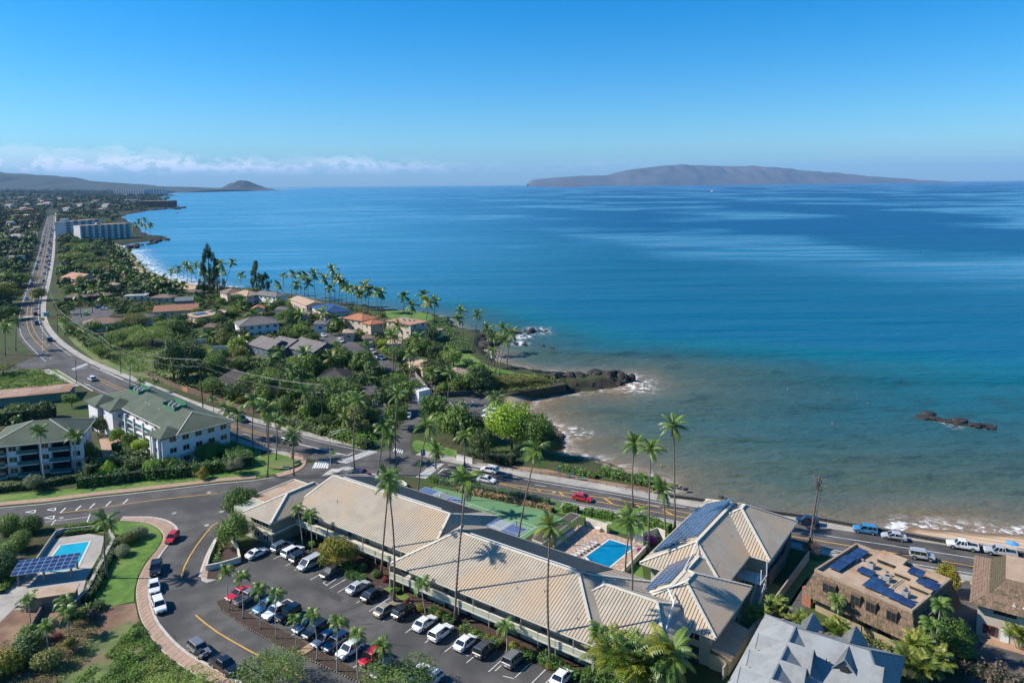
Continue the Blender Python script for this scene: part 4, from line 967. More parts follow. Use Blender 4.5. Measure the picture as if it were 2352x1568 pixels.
def courses(poly,rowh,cw,th,root_objs,mat,parent,limit,seed=1,name='shingle'):
    """shingles laid in courses on a planar polygon; the first `limit` as parts,the rest one mesh"""
    r=random.Random(seed); p=[Vector(q) for q in poly]; s=(p[1] - p[0]).normalized(); n=(p[1] - p[0]).cross(p[2] - p[0]).normalized()
    if n.z < 0: n=-n
    t=n.cross(s); o=p[0]; q=[((v - o).dot(s),(v - o).dot(t)) for v in p]; tmax=max(b for a,b in q); k=min(b for a,b in q)+rowh/2; mb=MB(); cnt=0
    protos=[(lambda m_: (m_.box((0,0,0),(1,1,1)),m_.mesh(name,mat))[1])(MB())]
    while k < tmax:
        ss=[]
        for i in range(len(q)):
            (a0,b0),(a1,b1)=q[i],q[(i+1) % len(q)]
            if (b0 <= k) != (b1 <= k): ss.append(a0+(a1 - a0)*(k - b0)/(b1 - b0))
        if len(ss) >= 2:
            a,e=min(ss),max(ss)
            while a < e - .1:
                w=min(cw*r.uniform(.6,1.5),e - a); h_=th*r.uniform(.6,1.7)
                nn=(n+t*-.10).normalized(); tt=nn.cross(s); mm=Matrix((s,tt,nn)).transposed().to_4x4(); mm.translation=o+s*(a+w/2)+t*k+n*(h_*.5+.02)
                if cnt < limit:
                    ob_=ob(name,protos[0],parent); ob_.matrix_local=mm @ Matrix.Diagonal((w*.93,rowh*1.06,h_,1))
                else: mb.box(None,(w*.93,rowh*1.06,h_),mat=mm)
                cnt += 1; a += w
        k += rowh
    if mb.f: mb.build(name+'s',mat,parent,kind='stuff')
    return cnt
def roof_polys(kind,L,Wd,ze,pitch,ridge=None,rz=None):
    """local roof planes (eave edge first). ridge=(x0,x1) overrides the ends of the ridge"""
    hx,hy=L/2,Wd/2
    if kind == 'flat': return [[(-hx,-hy,ze),(hx,-hy,ze),(hx,hy,ze),(-hx,hy,ze)]]
    if kind == 'shed': h=Wd*pitch; return [[(-hx,-hy,ze),(hx,-hy,ze),(hx,hy,ze+h),(-hx,hy,ze+h)]]
    if L >= Wd:
        h=hy*pitch if rz is None else rz - ze
        if kind == 'gable': r0,r1=-hx,hx
        else: r0,r1=(-hx+hy,hx - hy)
        if ridge: r0,r1=ridge
        a,b_=(r0,0,ze+h),(r1,0,ze+h)
        pl=[[(-hx,-hy,ze),(hx,-hy,ze),b_,a],[(hx,hy,ze),(-hx,hy,ze),a,b_]]
        if r1 < hx - .01: pl.append([(hx,-hy,ze),(hx,hy,ze),b_])
        if r0 > -hx+.01: pl.append([(-hx,hy,ze),(-hx,-hy,ze),a])
        return pl
    pl=roof_polys(kind,Wd,L,ze,pitch,ridge,rz); return [[(-y,x,z_) for x,y,z_ in p] for p in pl]
def building(label,cat,a,b,c,ze,roof='hip',wallm=wht,roofm=roof_brown,pitch=.4,storeys=1,wins=True,z0=0.0,name='house',over=.6,ribs=None,group=None,framem=trimm,ridge=None,door=False,maxw=8,caps=True,wsize=(1.5,1.15)):
    ctr,ang,L,Wd=frame_of(a,b,c,ze); root=thing(name,label,cat,(ctr.x,ctr.y,0),ang,group)
    pl=roof_polys(roof,L,Wd,ze,pitch,ridge)
    wl,ww=L - 2*over,Wd - 2*over
    mb=MB(); mb.box((0,0,(z0+ze - .02)/2),(wl,ww,ze - .02 - z0))
    if roof == 'gable':
        if L >= Wd:
            h=(ww/2)*pitch
            for sx in (-1,1): 
                q=[(sx*wl/2,-ww/2,ze - .03),(sx*wl/2,ww/2,ze - .03),(sx*wl/2,0,ze+(ww/2+over)*pitch - .06)]; mb.face(q if sx > 0 else q[::-1])
        else:
            for sy in (-1,1):
                q=[(-wl/2,sy*ww/2,ze - .03),(wl/2,sy*ww/2,ze - .03),(0,sy*ww/2,ze+(wl/2+over)*pitch - .06)]; mb.face(q if sy < 0 else q[::-1])
    mb.build('wall',wallm,root)
    rb=MB(); th=.18
    for p in pl:
        rb.face(p); rb.face([(x,y,z_ - th) for x,y,z_ in p][::-1])
        for i in range(len(p)):
            p0,p1=p[i],p[(i+1) % len(p)]; rb.face([(p0[0],p0[1],p0[2] - th),(p1[0],p1[1],p1[2] - th),p1,p0])
    ro=rb.build('roof',roofm,root)
    if caps and roof in ('hip','gable'):
        cb=MB(); 
        for p in pl:
            if len(p) == 3: cb.bar(Vector(p[0])+Vector((0,0,.04)),Vector(p[2])+Vector((0,0,.04)),.22,.09); cb.bar(Vector(p[1])+Vector((0,0,.04)),Vector(p[2])+Vector((0,0,.04)),.22,.09)
        p=pl[0]; cb.bar(Vector(p[3])+Vector((0,0,.04)),Vector(p[2])+Vector((0,0,.04)),.24,.1); cb.build('ridge_cap',roofm,ro)
    if ribs:
        r_=MB()
        for p in pl: plane_lines(r_,p,ribs[0],ribs[1],ribs[2])
        r_.build('seam',ribs[3] if len(ribs) > 3 else roofm,ro,kind='stuff')
    if wins:
        g=MB(); g.box((0,0,0),(wsize[0],.06,wsize[1])); gm=WCACHE.setdefault(('g',wsize),g.mesh('window',glass))
        f=MB(); w_,h_=wsize
        for dx in (-w_/2,0,w_/2): f.box((dx,-.02,0),(.09,.10,h_+.1))
        for dz in (-h_/2,h_/2): f.box((0,-.021,dz),(w_+.1,.098,.09))
        fm=WCACHE.setdefault(('f',wsize,framem.name),f.mesh('frame',framem)); sh=(ze - z0)/storeys
        for s_ in range(storeys):
            zc=z0+sh*s_+sh*.55
            for side in range(4):
                ln=wl if side % 2 == 0 else ww; n_=max(1,min(maxw,int(ln/3.6)))
                for k in range(n_):
                    if rnd.random() < .12: continue
                    x=(k+.5)/n_*ln - ln/2
                    pos={0: (x,-ww/2 - .01,zc),1: (wl/2+.01,x,zc),2: (x,ww/2+.01,zc),3: (-wl/2 - .01,x,zc)}[side]
                    w=ob('window',gm,root,pos,(0,math.pi/2,math.pi,-math.pi/2)[side]); ob('frame',fm,w)
    return root
WCACHE={}
def on_roof(root,mb,name,mat,**k): return mb.build(name,mat,root,**k)
def solar(parent,origin,s,t,cols,rows,pw,ph,gap=.03,lift=.14,skip=(),name='solar_panel',fm=None):
    """panels one by one; origin corner,unit vectors s (across) and t (up the slope)"""
    n=s.cross(t).normalized(); 
    if n.z < 0: n=-n
    key=('sp',pw,ph,fm and fm.name)
    if key not in WCACHE:
        m_=MB(); m_.box((0,0,0),(pw - .05,ph - .05,.045)); g=m_.mesh('solar_panel',panel)
        f=MB()
        for dx in (-1,1): f.box((dx*(pw/2 - .02),0,0),(.05,ph,.055))
        for dy in (-1,1): f.box((0,dy*(ph/2 - .02),0),(pw - .1,.05,.054))
        WCACHE[key]=(g,f.mesh('frame',fm or panel_frame))
    for i in range(cols):
        for j in range(rows):
            if (i,j) in skip: continue
            mm=Matrix((s,t,n)).transposed().to_4x4(); mm.translation=origin+s*((i+.5)*(pw+gap))+t*((j+.5)*(ph+gap))+n*lift
            o=ob(name,WCACHE[key][0],parent); o.matrix_local=mm; ob('frame',WCACHE[key][1],o)

# ---- the long two-storey motel: all in one frame,u along the parking side,v towards the sea
MO=P(905,1295,5.6); MO.z=0; MANG=math.atan2(DIRU.y,DIRU.x)
motel=thing('motel','long two-storey sage green motel with beige ribbed metal hip roofs wrapping round the pool','building',MO,MANG)
def mroof(u0,u1,v0,v1,ze,rzv,along='u',r0=None,r1=None,rv=None,ribs=True,soff=None):
    """hip roof between u0..u1,v0..v1"""
    if along == 'u':
        vm=rv if rv is not None else (v0+v1)/2; a,b_=(r0,vm,rzv),(r1,vm,rzv)
        pl=[[(u0,v0,ze),(u1,v0,ze),b_,a],[(u1,v1,ze),(u0,v1,ze),a,b_],[(u1,v0,ze),(u1,v1,ze),b_],[(u0,v1,ze),(u0,v0,ze),a]]
    else:
        um=rv if rv is not None else (u0+u1)/2; a,b_=(um,r0,rzv),(um,r1,rzv)
        pl=[[(u1,v0,ze),(u1,v1,ze),b_,a],[(u0,v1,ze),(u0,v0,ze),a,b_],[(u0,v0,ze),(u1,v0,ze),a],[(u1,v1,ze),(u0,v1,ze),b_]]
    rb=MB()
    for p in pl:
        rb.face(p)
        for i in range(len(p)): p0,p1=p[i],p[(i+1) % len(p)]; rb.face([(p0[0],p0[1],p0[2] - .25),(p1[0],p1[1],p1[2] - .25),p1,p0])
    rb.face([(u0,v0,ze - .25),(u0,v1,ze - .25),(u1,v1,ze - .25),(u1,v0,ze - .25)])
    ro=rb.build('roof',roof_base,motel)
    r_=MB()
    for p in pl: plane_lines(r_,p,.54,.40,.08)
    r_.build('roof_pan',roof_pan,ro,kind='stuff')
    cb=MB(); up_=Vector((0,0,.13))
    for p in pl:
        if len(p) == 3: cb.bar(Vector(p[0])+up_,Vector(p[2])+up_,.42,.12); cb.bar(Vector(p[1])+up_,Vector(p[2])+up_,.42,.12)
    cb.bar(Vector(a)+up_,Vector(b_)+up_,.5,.13)
    for i,p in enumerate(pl): cb.bar(Vector(p[0])+Vector((0,0,-.1)),Vector(p[1])+Vector((0,0,-.1)),.14,.2)
    cb.build('ridge_cap',trimm,ro); return pl,ro
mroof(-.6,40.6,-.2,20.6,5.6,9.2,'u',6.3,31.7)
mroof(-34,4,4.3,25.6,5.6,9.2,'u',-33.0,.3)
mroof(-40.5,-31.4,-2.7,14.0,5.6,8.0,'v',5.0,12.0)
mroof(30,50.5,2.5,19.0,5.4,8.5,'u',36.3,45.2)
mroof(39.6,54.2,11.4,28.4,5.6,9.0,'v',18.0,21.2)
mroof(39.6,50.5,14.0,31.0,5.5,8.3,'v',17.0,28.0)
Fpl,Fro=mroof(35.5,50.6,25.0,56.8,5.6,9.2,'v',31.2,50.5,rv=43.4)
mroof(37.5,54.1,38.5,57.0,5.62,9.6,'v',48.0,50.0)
# flat tan deck over the office end
mb=MB(); mb.box((-42.2,8.6,5.35),(7.2,11.5,.3)); mb.build('flat_roof',roof_flat,motel)
mb=MB()
for c_,d_ in (((-42.2,2.8,5.56),(7.3,.3,.18)),((-42.2,14.4,5.56),(7.3,.3,.18)),((-45.9,8.6,5.561),(.3,11.4,.18))): mb.box(c_,d_)
mb.build('parapet',trimm,motel)
# walls,set back under the eaves
mb=MB()
for u0,u1,v0,v1 in ((1.5,39.2,2.2,18.6),(-32.5,1.5,6.6,23.5),(-45.2,-32.5,-1.6,13.4),(-39.4,-32.5,-1.6,12.4),(38,49.0,3.8,17.8),(41.0,53.0,12.6,27.2),(41,49.2,24,37),(37.0,49.1,26.4,55.6),(39,52.9,39.9,55.8)):
    mb.box(((u0+u1)/2,(v0+v1)/2,2.68),(u1 - u0,v1 - v0,5.36))
mb.build('wall',sage,motel)
# gallery (walkway) with solid siding balustrade along the parking side
mb=MB(); mb.box((19.5,1.2,2.72),(41.0,2.6,.24)); mb.box((-15.5,5.2,2.72),(34,2.6,.24)); mb.build('gallery',trimm,motel)
px_=MB(); px_.box((0,0,0),(3.0,.10,.92)); pmesh=px_.mesh('balustrade_panel',sage)
pp=MB(); pp.box((0,0,0),(.16,.16,2.6)); post=pp.mesh('post',sage_d)
rl=MB()
for u0,u1,v in ((-1,40,-.06),(-32.4,1.2,3.94)):
    n_=int((u1 - u0)/3.15)
    for i in range(n_):
        u=u0+(i+.5)*(u1 - u0)/n_; ob('balustrade_panel',pmesh,motel,(u,v,3.34))
    for i in range(n_+1): u=u0+i*(u1 - u0)/n_; ob('post',post,motel,(u,v+.02,4.15 if i % 3 == 0 else 2.6))
    rl.box(((u0+u1)/2,v - .01,3.84),(u1 - u0,.22,.09)); rl.box(((u0+u1)/2,v - .03,2.82),(u1 - u0,.1,.20))
rl.build('handrail',trimm,motel)
# end wall of the gallery,lower fins
mb=MB(); mb.box((-1.1,1.3,2.4),(.16,2.8,4.8)); mb.build('end_wall',sage,motel); mb=MB(); mb.box((40.2,1.3,2.4),(.16,2.8,2.2)); mb.build('end_wall',sage,motel)
# doors and windows along the gallery,both storeys,and elsewhere
gm_=MB(); gm_.box((0,0,0),(1.8,.06,1.2)); gwin=gm_.mesh('window',glass)
fm_=MB()
for dx in (-.9,0,.9): fm_.box((dx,-.02,0),(.08,.1,1.28))
for dz in (-.6,.6): fm_.box((0,-.02,dz),(1.88,.1,.08))
gfr=fm_.mesh('frame',trimm)
dm_=MB(); dm_.box((0,0,0),(.95,.06,2.05)); gdoor=dm_.mesh('door',M('dark_door',(.05,.055,.05),(.07,.07,.06),1,.6))
for z_ in (1.35,4.05):
    for v,u0,u1 in ((2.16,3,38),(6.56,-31,0)):
        u=u0
        while u < u1:
            w=ob('window',gwin,motel,(u,v,z_+.15)); ob('frame',gfr,w); ob('door',gdoor,motel,(u+2.2,v,z_ - .2)); u += 5.0
    for v in (41.5,46,50.5,54): w=ob('window',gwin,motel,(52.94,v,z_+.1),math.pi/2); ob('frame',gfr,w)
    for v in (15,19.5,24): w=ob('window',gwin,motel,(53.04,v,z_+.1),math.pi/2); ob('frame',gfr,w)
    for v in (29,34): w=ob('window',gwin,motel,(49.24,v,z_+.1),math.pi/2); ob('frame',gfr,w)
    w=ob('window',gwin,motel,(-37.5,-1.64,z_+.1)); ob('frame',gfr,w); w=ob('window',gwin,motel,(-34.5,-1.64,z_+.1)); ob('frame',gfr,w)
    for v in (0,3.5,7.0): w=ob('window',gwin,motel,(-45.24,v+3,z_+.1),-math.pi/2); ob('frame',gfr,w)
    w=ob('window',gwin,motel,(43.5,12.56,z_+.1)); ob('frame',gfr,w); w=ob('window',gwin,motel,(50.5,12.56,z_+.1)); ob('frame',gfr,w)
mb=MB(); mb.box((-36,-1.8,2.75),(7.4,.4,.35)); mb.box((-32.3,2,2.751),(.4,7.4,.35)); mb.build('storey_band',trimm,motel)
# lean-to on the neighbour side,blue doors,stair
mb=MB(); mb.face([(53.0,12,3.5),(56.4,12,2.6),(56.4,21,2.6),(53.0,21,3.5)]); mb.face([(53.0,12,3.35),(53.0,21,3.35),(56.4,21,2.45),(56.4,12,2.45)]); mb.build('lean_to_roof',roof_tan,motel)
mb=MB(); mb.box((54.5,16.5,1.2),(3.0,8.4,2.4)); mb.build('lean_to_wall',M('yellow_siding',(.48,.43,.26),(.42,.38,.23),.8,.85),motel)
mb=MB(); mb.box((50.6,12.5,1.25),(1.5,.12,2.5)); mb.build('door',M('navy_door',(.02,.03,.06),None,rough=.6),motel)
mb=MB(); mb.box((51.6,36.6,2.75),(4.2,3.6,.2)); mb.build('landing',trimm,motel)
stair=MB(); [stair.box((53.6,35.6 - i*.30,2.6 - i*.19),(1.3,.30,.06)) for i in range(13)]; stair.build('stair',M('weathered_tread',(.30,.28,.25),(.24,.22,.2),2,.9),motel)
mb=MB()
for u in (52.9,54.3): mb.bar((u,35.8,2.5),(u,31.8,.05),.1,.25); mb.bar((u,35.8,3.5),(u,31.8,1.0),.07,.07)
for u,v in ((49.8,38.3),(53.7,38.3),(53.7,35),(49.8,35)): mb.box((u,v,2.7),(.14,.14,5.4))
mb.build('stair_rail',M('white_rail',(.62,.64,.62),None,rough=.7),motel)
# pool-heating mats on the sea slope of the main roofs
hm=M('heater_mat',(.018,.018,.02),(.03,.03,.03),2,.45)
def mats(u0,u1,va,za,vb,zb,n_):
    s=Vector((1,0,0)); d=Vector((0,vb - va,zb - za)); t_=d.normalized(); nrm=s.cross(t_); 
    if nrm.z < 0: nrm=-nrm
    for i in range(n_):
        m_=MB(); f0,f1=(i+.06)/n_,(i+.94)/n_; c=Vector(((u0+u1)/2,va+(vb - va)*(f0+f1)/2,za+(zb - za)*(f0+f1)/2))+nrm*.16
        mm=Matrix((s,t_,nrm)).transposed().to_4x4(); mm.translation=c; m_.box(None,(u1 - u0,d.length*(f1 - f0),.05),mat=mm); m_.build('heater_mat',hm,motel)
mats(6,33,10.35,9.15,19.8,5.85,9); mats(-32,.5,15.2,9.15,24.8,5.8,9)
mb=MB(); up2=Vector((0,0,.42))
for a_,b_ in (((9,10.5,9.2),(31,10.5,9.2)),((-30,15.2,9.2),(-2,15.2,9.2))): mb.bar(Vector(a_)+up2,Vector(b_)+up2,.10,.10); 
mb.build('white_pipe',M('white_pipe',(.75,.75,.75),None,rough=.4),motel)
# solar array on the left slope of the long wing and on the block by the garden
s_=Vector((0,1,0)); up_s=Vector((43.4 - 35.5,0,3.6)).normalized()
solar(motel,Vector((36.1,29.2,5.6+.6*.456)),s_,up_s,22,7,1.05,1.0,lift=.24,skip=[(i,j) for i in range(22) for j in range(7) if j > i*1.3+1.0 or (j < 1 and i > 19)])
up_s2=Vector((5.45,0,2.8)).normalized()
solar(motel,Vector((40.4,15.4,5.5+.8*.5)),s_,up_s2,14,4,1.05,1.05,lift=.26,skip=[(i,j) for i in range(14) for j in range(4) if (j > i*1.4+.5) or (i > 10+j*0.9)])
# vents,pipes
for u,v in ((10,4.5),(18,5.8),(24,3.8),(28.5,5),(36,2.6),(-25,9),(-18,10.5),(-10,9.6),(-5,11.5),(46.5,40),(46.2,37),(51,20)):
    m_=MB(); zz=5.6+(min(v,10) if u < 41 and u > 0 else 5)*.34; m_.tube([(u,v,zz - .3),(u,v,zz+.55)],.06,6); m_.build('vent_pipe',roof_grey,motel)
cd_=MB(); cd_.tube([(43.6,31,9.5),(44.2,27,8.7),(44.9,22,8.75)],.09,6); cd_.tube([(45.2,15.0,8.7),(47.0,13.0,8.0),(48.0,8.0,6.9),(48.6,4.5,5.95)],.13,6); cd_.build('conduit',M('white_pipe',(.75,.75,.75),None),motel)

# ---- tennis court behind the motel
court=ob('tennis_court',None,None,label='green hard tennis court with two blue and grey pickleball courts painted on it',cat='tennis court')
cp=[(1000,1118),(1080,1138),(1236,1168),(1300,1192),(1250,1212),(1232,1220),(1130,1290),(1060,1240),(960,1190),(940,1150)]
sheet('surface',cp,.07,M('court_green',(.115,.235,.10),(.10,.21,.09),.2,.9),court)
cA,cB,cC=P(1232,1210),P(1173,1248),P(1051,1147); eL=(cC - cA).normalized(); eW=(cB - cA); eW=(eW - eL*eW.dot(eL)).normalized()
def cpt(l,w,z_): return (cA.x+eL.x*l+eW.x*w,cA.y+eL.y*l+eW.y*w,z_)
def crect(l0,l1,w0,w1,z_,mb_): mb_.poly([cpt(l0,w0,z_),cpt(l1,w0,z_),cpt(l1,w1,z_),cpt(l0,w1,z_)])
bl=MB(); gr=MB(); wl_=MB()
for l0 in (.8,20.2):
    crect(l0,l0+4.6,-.6,8.0,.075,bl) if l0 > 5 else crect(l0,l0+11,2.0,8.2,.075,bl)
    gr=MB(); crect(l0+(4.0 if l0 < 5 else 4.6),l0+(7.4 if l0 < 5 else 9.0),2.0 if l0 < 5 else -.6,8.2 if l0 < 5 else 8.0,.08,gr); gr.build('grey_court',M('court_grey',(.28,.31,.33),(.25,.28,.30),.2,.85),court)
crect(29.2,33.5,-.6,8.0,.075,bl)
def cline(l0,w0,l1,w1,w_=.1):
    a_=Vector(cpt(l0,w0,0)); b2=Vector(cpt(l1,w1,0)); stripe(wl_,[a_,b2],w_,.088)
for w0 in (0,1.37,9.6,10.97): cline(0,w0,23.8,w0)
for l0 in (0,5.5,18.3,23.8): cline(l0,0,l0,10.97)
cline(5.5,5.5,18.3,5.5)
for l0,l1,w0,w1 in ((.8,11.8,2,8.2),(20.2,33.5,-.6,8)): 
    for q in (w0,w1,(w0+w1)/2): cline(l0,q,l1,q,.07)
    for q in (l0,l1): cline(q,w0,q,w1,.07)
bl.build('blue_court',M('court_blue',(.075,.13,.27),(.065,.115,.24),.2,.85),court); wl_.build('line',white_paint,court)
def net(l,w0,w1,label,h=.95):
    t_=thing('net',label,'net',cpt(l,w0,.08)); d=Vector(cpt(l,w1,0)) - Vector(cpt(l,w0,0)); d.z=0; m_=MB()
    for f in (0,1): m_.tube([d*f,d*f+Vector((0,0,h+.1))],.05,6)
    m_.build('post',metal_l,t_); m_=MB()
    for k in range(10): m_.bar(Vector((0,0,.1+k*(h - .1)/9)),d+Vector((0,0,.1+k*(h - .1)/9)),.012,.012)
    for k in range(int(d.length/.25)): f=k*.25/d.length; m_.bar(d*f+Vector((0,0,.1)),d*f+Vector((0,0,h)),.012,.012)
    m_.build('mesh',darkm,t_); m_=MB(); m_.bar(Vector((0,0,h)),d+Vector((0,0,h)),.03,.07); m_.build('tape',white_paint,t_)
net(12,-.5,11.3,'dark full width tennis net across the middle of the green court'); net(26.2,-.4,8.2,'low white topped net on the blue court nearest the crossroads',.85)
# chain-link fence
fen=thing('chain_link_fence','tall pale chain link fence on thin posts along the road side of the tennis court','fence')
fp=[P(*q) for q in [(1010,1118),(1060,1126),(1100,1133),(1145,1141),(1200,1151),(1257,1161),(1309,1172)]]
mb=MB()
fq=resample(fp,step=3.0); pmx=MB(); pmx.tube([(0,0,0),(0,0,3.4)],.045,6); pme=pmx.mesh('post',metal_l)
for p in fq: ob('post',pme,fen,(p.x,p.y,.05))
for a_,b_ in zip(fq,fq[1:]):
    for z_ in (.2,1.75,3.42): mb.bar(Vector((a_.x,a_.y,z_)),Vector((b_.x,b_.y,z_)),.035,.035)
mb.build('rail',metal_l,fen); mb=MB()
for a_,b_ in zip(fq,fq[1:]):
    d=b_ - a_; H_=3.2
    for k in range(-8,12):
        for sg in (1,-1):
            x0=k*.4 if sg > 0 else k*.4; x1=x0+sg*H_; q0,q1=Vector((x0,.2)),Vector((x1,3.4)); Ld=d.length
            ts=[0,1]
            if q1.x != q0.x:
                ta,tb=(0 - q0.x)/(q1.x - q0.x),(Ld - q0.x)/(q1.x - q0.x); lo_t,hi_t=max(0,min(ta,tb)),min(1,max(ta,tb))
                if lo_t < hi_t:
                    r0_,r1_=q0.lerp(q1,lo_t),q0.lerp(q1,hi_t); u_=d/Ld; mb.bar(Vector((a_.x,a_.y,0))+u_*r0_.x+Vector((0,0,r0_.y)),Vector((a_.x,a_.y,0))+u_*r1_.x+Vector((0,0,r1_.y)),.008,.008)
mb.build('wire_mesh',metal_l,fen,kind='stuff')
hedge([(989,1103),(1010,1110),(1070,1120),(1139,1134),(1200,1145),(1262,1157)],1.3,1.3,'hedge','clipped green hedge between the road and the tennis court fence',dens=45)
sheet('dirt_verge',[(1135,1072),(1190,1070),(1260,1078),(1330,1094),(1400,1106),(1500,1122),(1500,1140),(1421,1130),(1315,1113),(1223,1098),(1146,1082)],.03,dirt)
hedge([(1048,1126),(1110,1139),(1180,1153),(1250,1169),(1270,1176)],1.2,1.0,'brownhedge','browned dry hedge just inside the tennis court fence',dens=45)
hedge([(1293,1172),(1328,1178)],1.6,1.4,'hedge','short dark hedge block beside the red sedan on the road',dens=60)
hedge([(1342,1180),(1420,1196)],1.7,1.4,'hedge','second roadside hedge block, right of the paved gap',dens=60)
hedge([(1470,1200),(1540,1222)],1.7,1.7,'hedge','roadside hedge ending beside the solar covered roof',dens=60)

# ---- pool and terrace
pA,pB,pD=P(1397,1238),P(1455,1255),P(1327.2,1291.4)
pl1=[(1400,1239),(1458,1257),(1391,1312),(1327,1291)]
terr=ob('pool_terrace',None,None,label='flagstone terrace in pink and buff crazy paving around the motel pool',cat='terrace')
tp=[(1330,1205),(1400,1225),(1480,1252),(1485,1262),(1425,1325),(1400,1338),(1310,1300),(1262,1280),(1270,1262),(1300,1240)]
import itertools
def flagstones(poly,holes,root,cell,z_,mat,limit=300,seed=2,name='flagstone'):
    ring=np.array([tuple(P(*q)[:2]) for q in poly]); hl=[np.array([tuple(P(*q)[:2]) for q in h]) for h in holes]; r=random.Random(seed); lo=ring.min(0); hi=ring.max(0); cnt=0; mm=MB()
    y=lo[1]
    while y < hi[1]:
        x=lo[0]
        while x < hi[0]:
            c=np.array([[x,y]]); ok=inside(c[:,0],c[:,1],ring)[0] and not any(inside(c[:,0],c[:,1],h)[0] for h in hl)
            if ok:
                n_=r.choice([5,6,6,7]); pts=[(cell*.53*r.uniform(.78,1.05)*math.cos(6.283*k/n_+.2),cell*.53*r.uniform(.78,1.05)*math.sin(6.283*k/n_+.2)) for k in range(n_)]
                if cnt < limit: m_=MB(); m_.prism(pts,0,.03+r.random()*.012); m_.build(name,mat,root).location=(x+r.uniform(-.06,.06),y,z_)
                else: mm.prism([(a_+x,b_+y) for a_,b_ in pts],z_,z_+.035)
                cnt += 1
            x += cell
        y += cell*.9
    if mm.f: mm.build(name+'s',mat,root,kind='stuff')
flag=M('flagstone',(.50,.32,.22),(.40,.27,.20),2,.9,rand=.45)
slab('base',tp,0,.10,M('mortar',(.36,.27,.20),None,rough=.95),terr)
flagstones(tp,[[(1396,1233),(1466,1256),(1392,1319),(1318,1291)]],terr,.98,.10,flag)
pool=ob('swimming_pool',None,None,label='rectangular bright blue swimming pool with curved white steps behind the motel',cat='swimming pool')
def pool_build(corners,root,stepz=True,col=(.01,.33,.50)):
    q=[P(*c) for c in corners]; m_=MB(); ins=q
    m_.poly([(p.x,p.y,.122) for p in q]); wm=bpy.data.materials.new('pool_water'); wm.use_nodes=True; b2=wm.node_tree.nodes['Principled BSDF']; b2.inputs['Base Color'].default_value=(*col,1); b2.inputs['Roughness'].default_value=.05; b2.inputs['IOR'].default_value=1.33
    co_=nd(wm.node_tree,'ShaderNodeTexCoord'); n_=nd(wm.node_tree,'ShaderNodeTexNoise',i_Scale=1.6,i_Detail=3.0); wm.node_tree.links.new(co_.outputs['Object'],n_.inputs['Vector']); bp_=nd(wm.node_tree,'ShaderNodeBump',i_Strength=.6,i_Distance=.05); wm.node_tree.links.new(n_.outputs[0],bp_.inputs['Height']); wm.node_tree.links.new(bp_.outputs[0],b2.inputs['Normal'])
    n2_=nd(wm.node_tree,'ShaderNodeTexNoise',i_Scale=.5,i_Detail=2.0); wm.node_tree.links.new(co_.outputs['Object'],n2_.inputs['Vector']); mxx=nd(wm.node_tree,'ShaderNodeMixRGB'); mxx.inputs[1].default_value=(*[c*.6 for c in col],1); mxx.inputs[2].default_value=(*[min(1,c*1.25) for c in col],1); wm.node_tree.links.new(n2_.outputs[0],mxx.inputs[0]); wm.node_tree.links.new(mxx.outputs[0],b2.inputs['Base Color'])
    m_.build('water',wm,root); m_=MB()
    for a_,b_ in zip(q,q[1:]+q[:1]): m_.bar(Vector((a_.x,a_.y,.12)),Vector((b_.x,b_.y,.12)),.34,.08)
    m_.build('coping',M('coping',(.62,.56,.48),None,rough=.8),root)
pool_build(pl1,pool,col=(.004,.20,.37))
st_=MB(); c0=P(1336,1288); 
arc=[P(1345,1283),P(1352,1287),P(1354,1293),P(1348,1299)]
st_.tube([(p.x,p.y,.2) for p in smooth_line(arc,1)],.17,6); st_.build('step_wall',M('white_plaster',(.7,.7,.7)),pool)
for a_,b_ in (((1344,1279),(1349,1288)),((1340,1282),(1345,1290))):
    m_=MB(); p,q=P(*a_),P(*b_); m_.tube([(p.x,p.y,.12),(p.x,p.y,1.0),(q.x,q.y,.75),(q.x,q.y,.1)],.03,5); m_.build('handrail',metal_l,pool)
# low walls of the terrace,taller privacy walls
def wall(pts,h,w=.25,mat=sage,label='',name='garden_wall',z=0.0,cap=None,cat='wall'):
    q=[P(*p) for p in pts]; root=thing(name,label,cat,q[0]); m_=MB(); o=q[0]
    for a_,b_ in zip(q,q[1:]): m_.bar(a_ - o+Vector((0,0,z+h/2)),b_ - o+Vector((0,0,z+h/2)),w,h)
    m_.build('panel',mat,root)
    if cap:
        m_=MB()
        for a_,b_ in zip(q,q[1:]): m_.bar(a_ - o+Vector((0,0,z+h+.05)),b_ - o+Vector((0,0,z+h+.05)),w+.14,.12)
        m_.build('coping',cap,root)
    return root
wall([(1478,1252),(1490,1258),(1424,1330),(1402,1342)],1.1,.2,trimm,'low cream wall at the grassy edge of the pool terrace',cap=trimm)
wall([(1346,1207),(1395,1222),(1393,1226)],1.9,.2,trimm,'pale wall panel behind the potted plant at the far end of the pool')
wall([(1455,1246),(1478,1254)],1.9,.2,trimm,'short pale wall panel with purple bougainvillea at its foot',cap=None)
wall([(1475,1245),(1510,1232),(1528,1240)],2.0,.2,trimm,'pale angled enclosure wall beside the solar covered roof')
wall([(1198,1258),(1262,1281),(1316,1304),(1400,1341)],.9,.2,trimm,'long low cream wall behind the motel roof beside the pool')
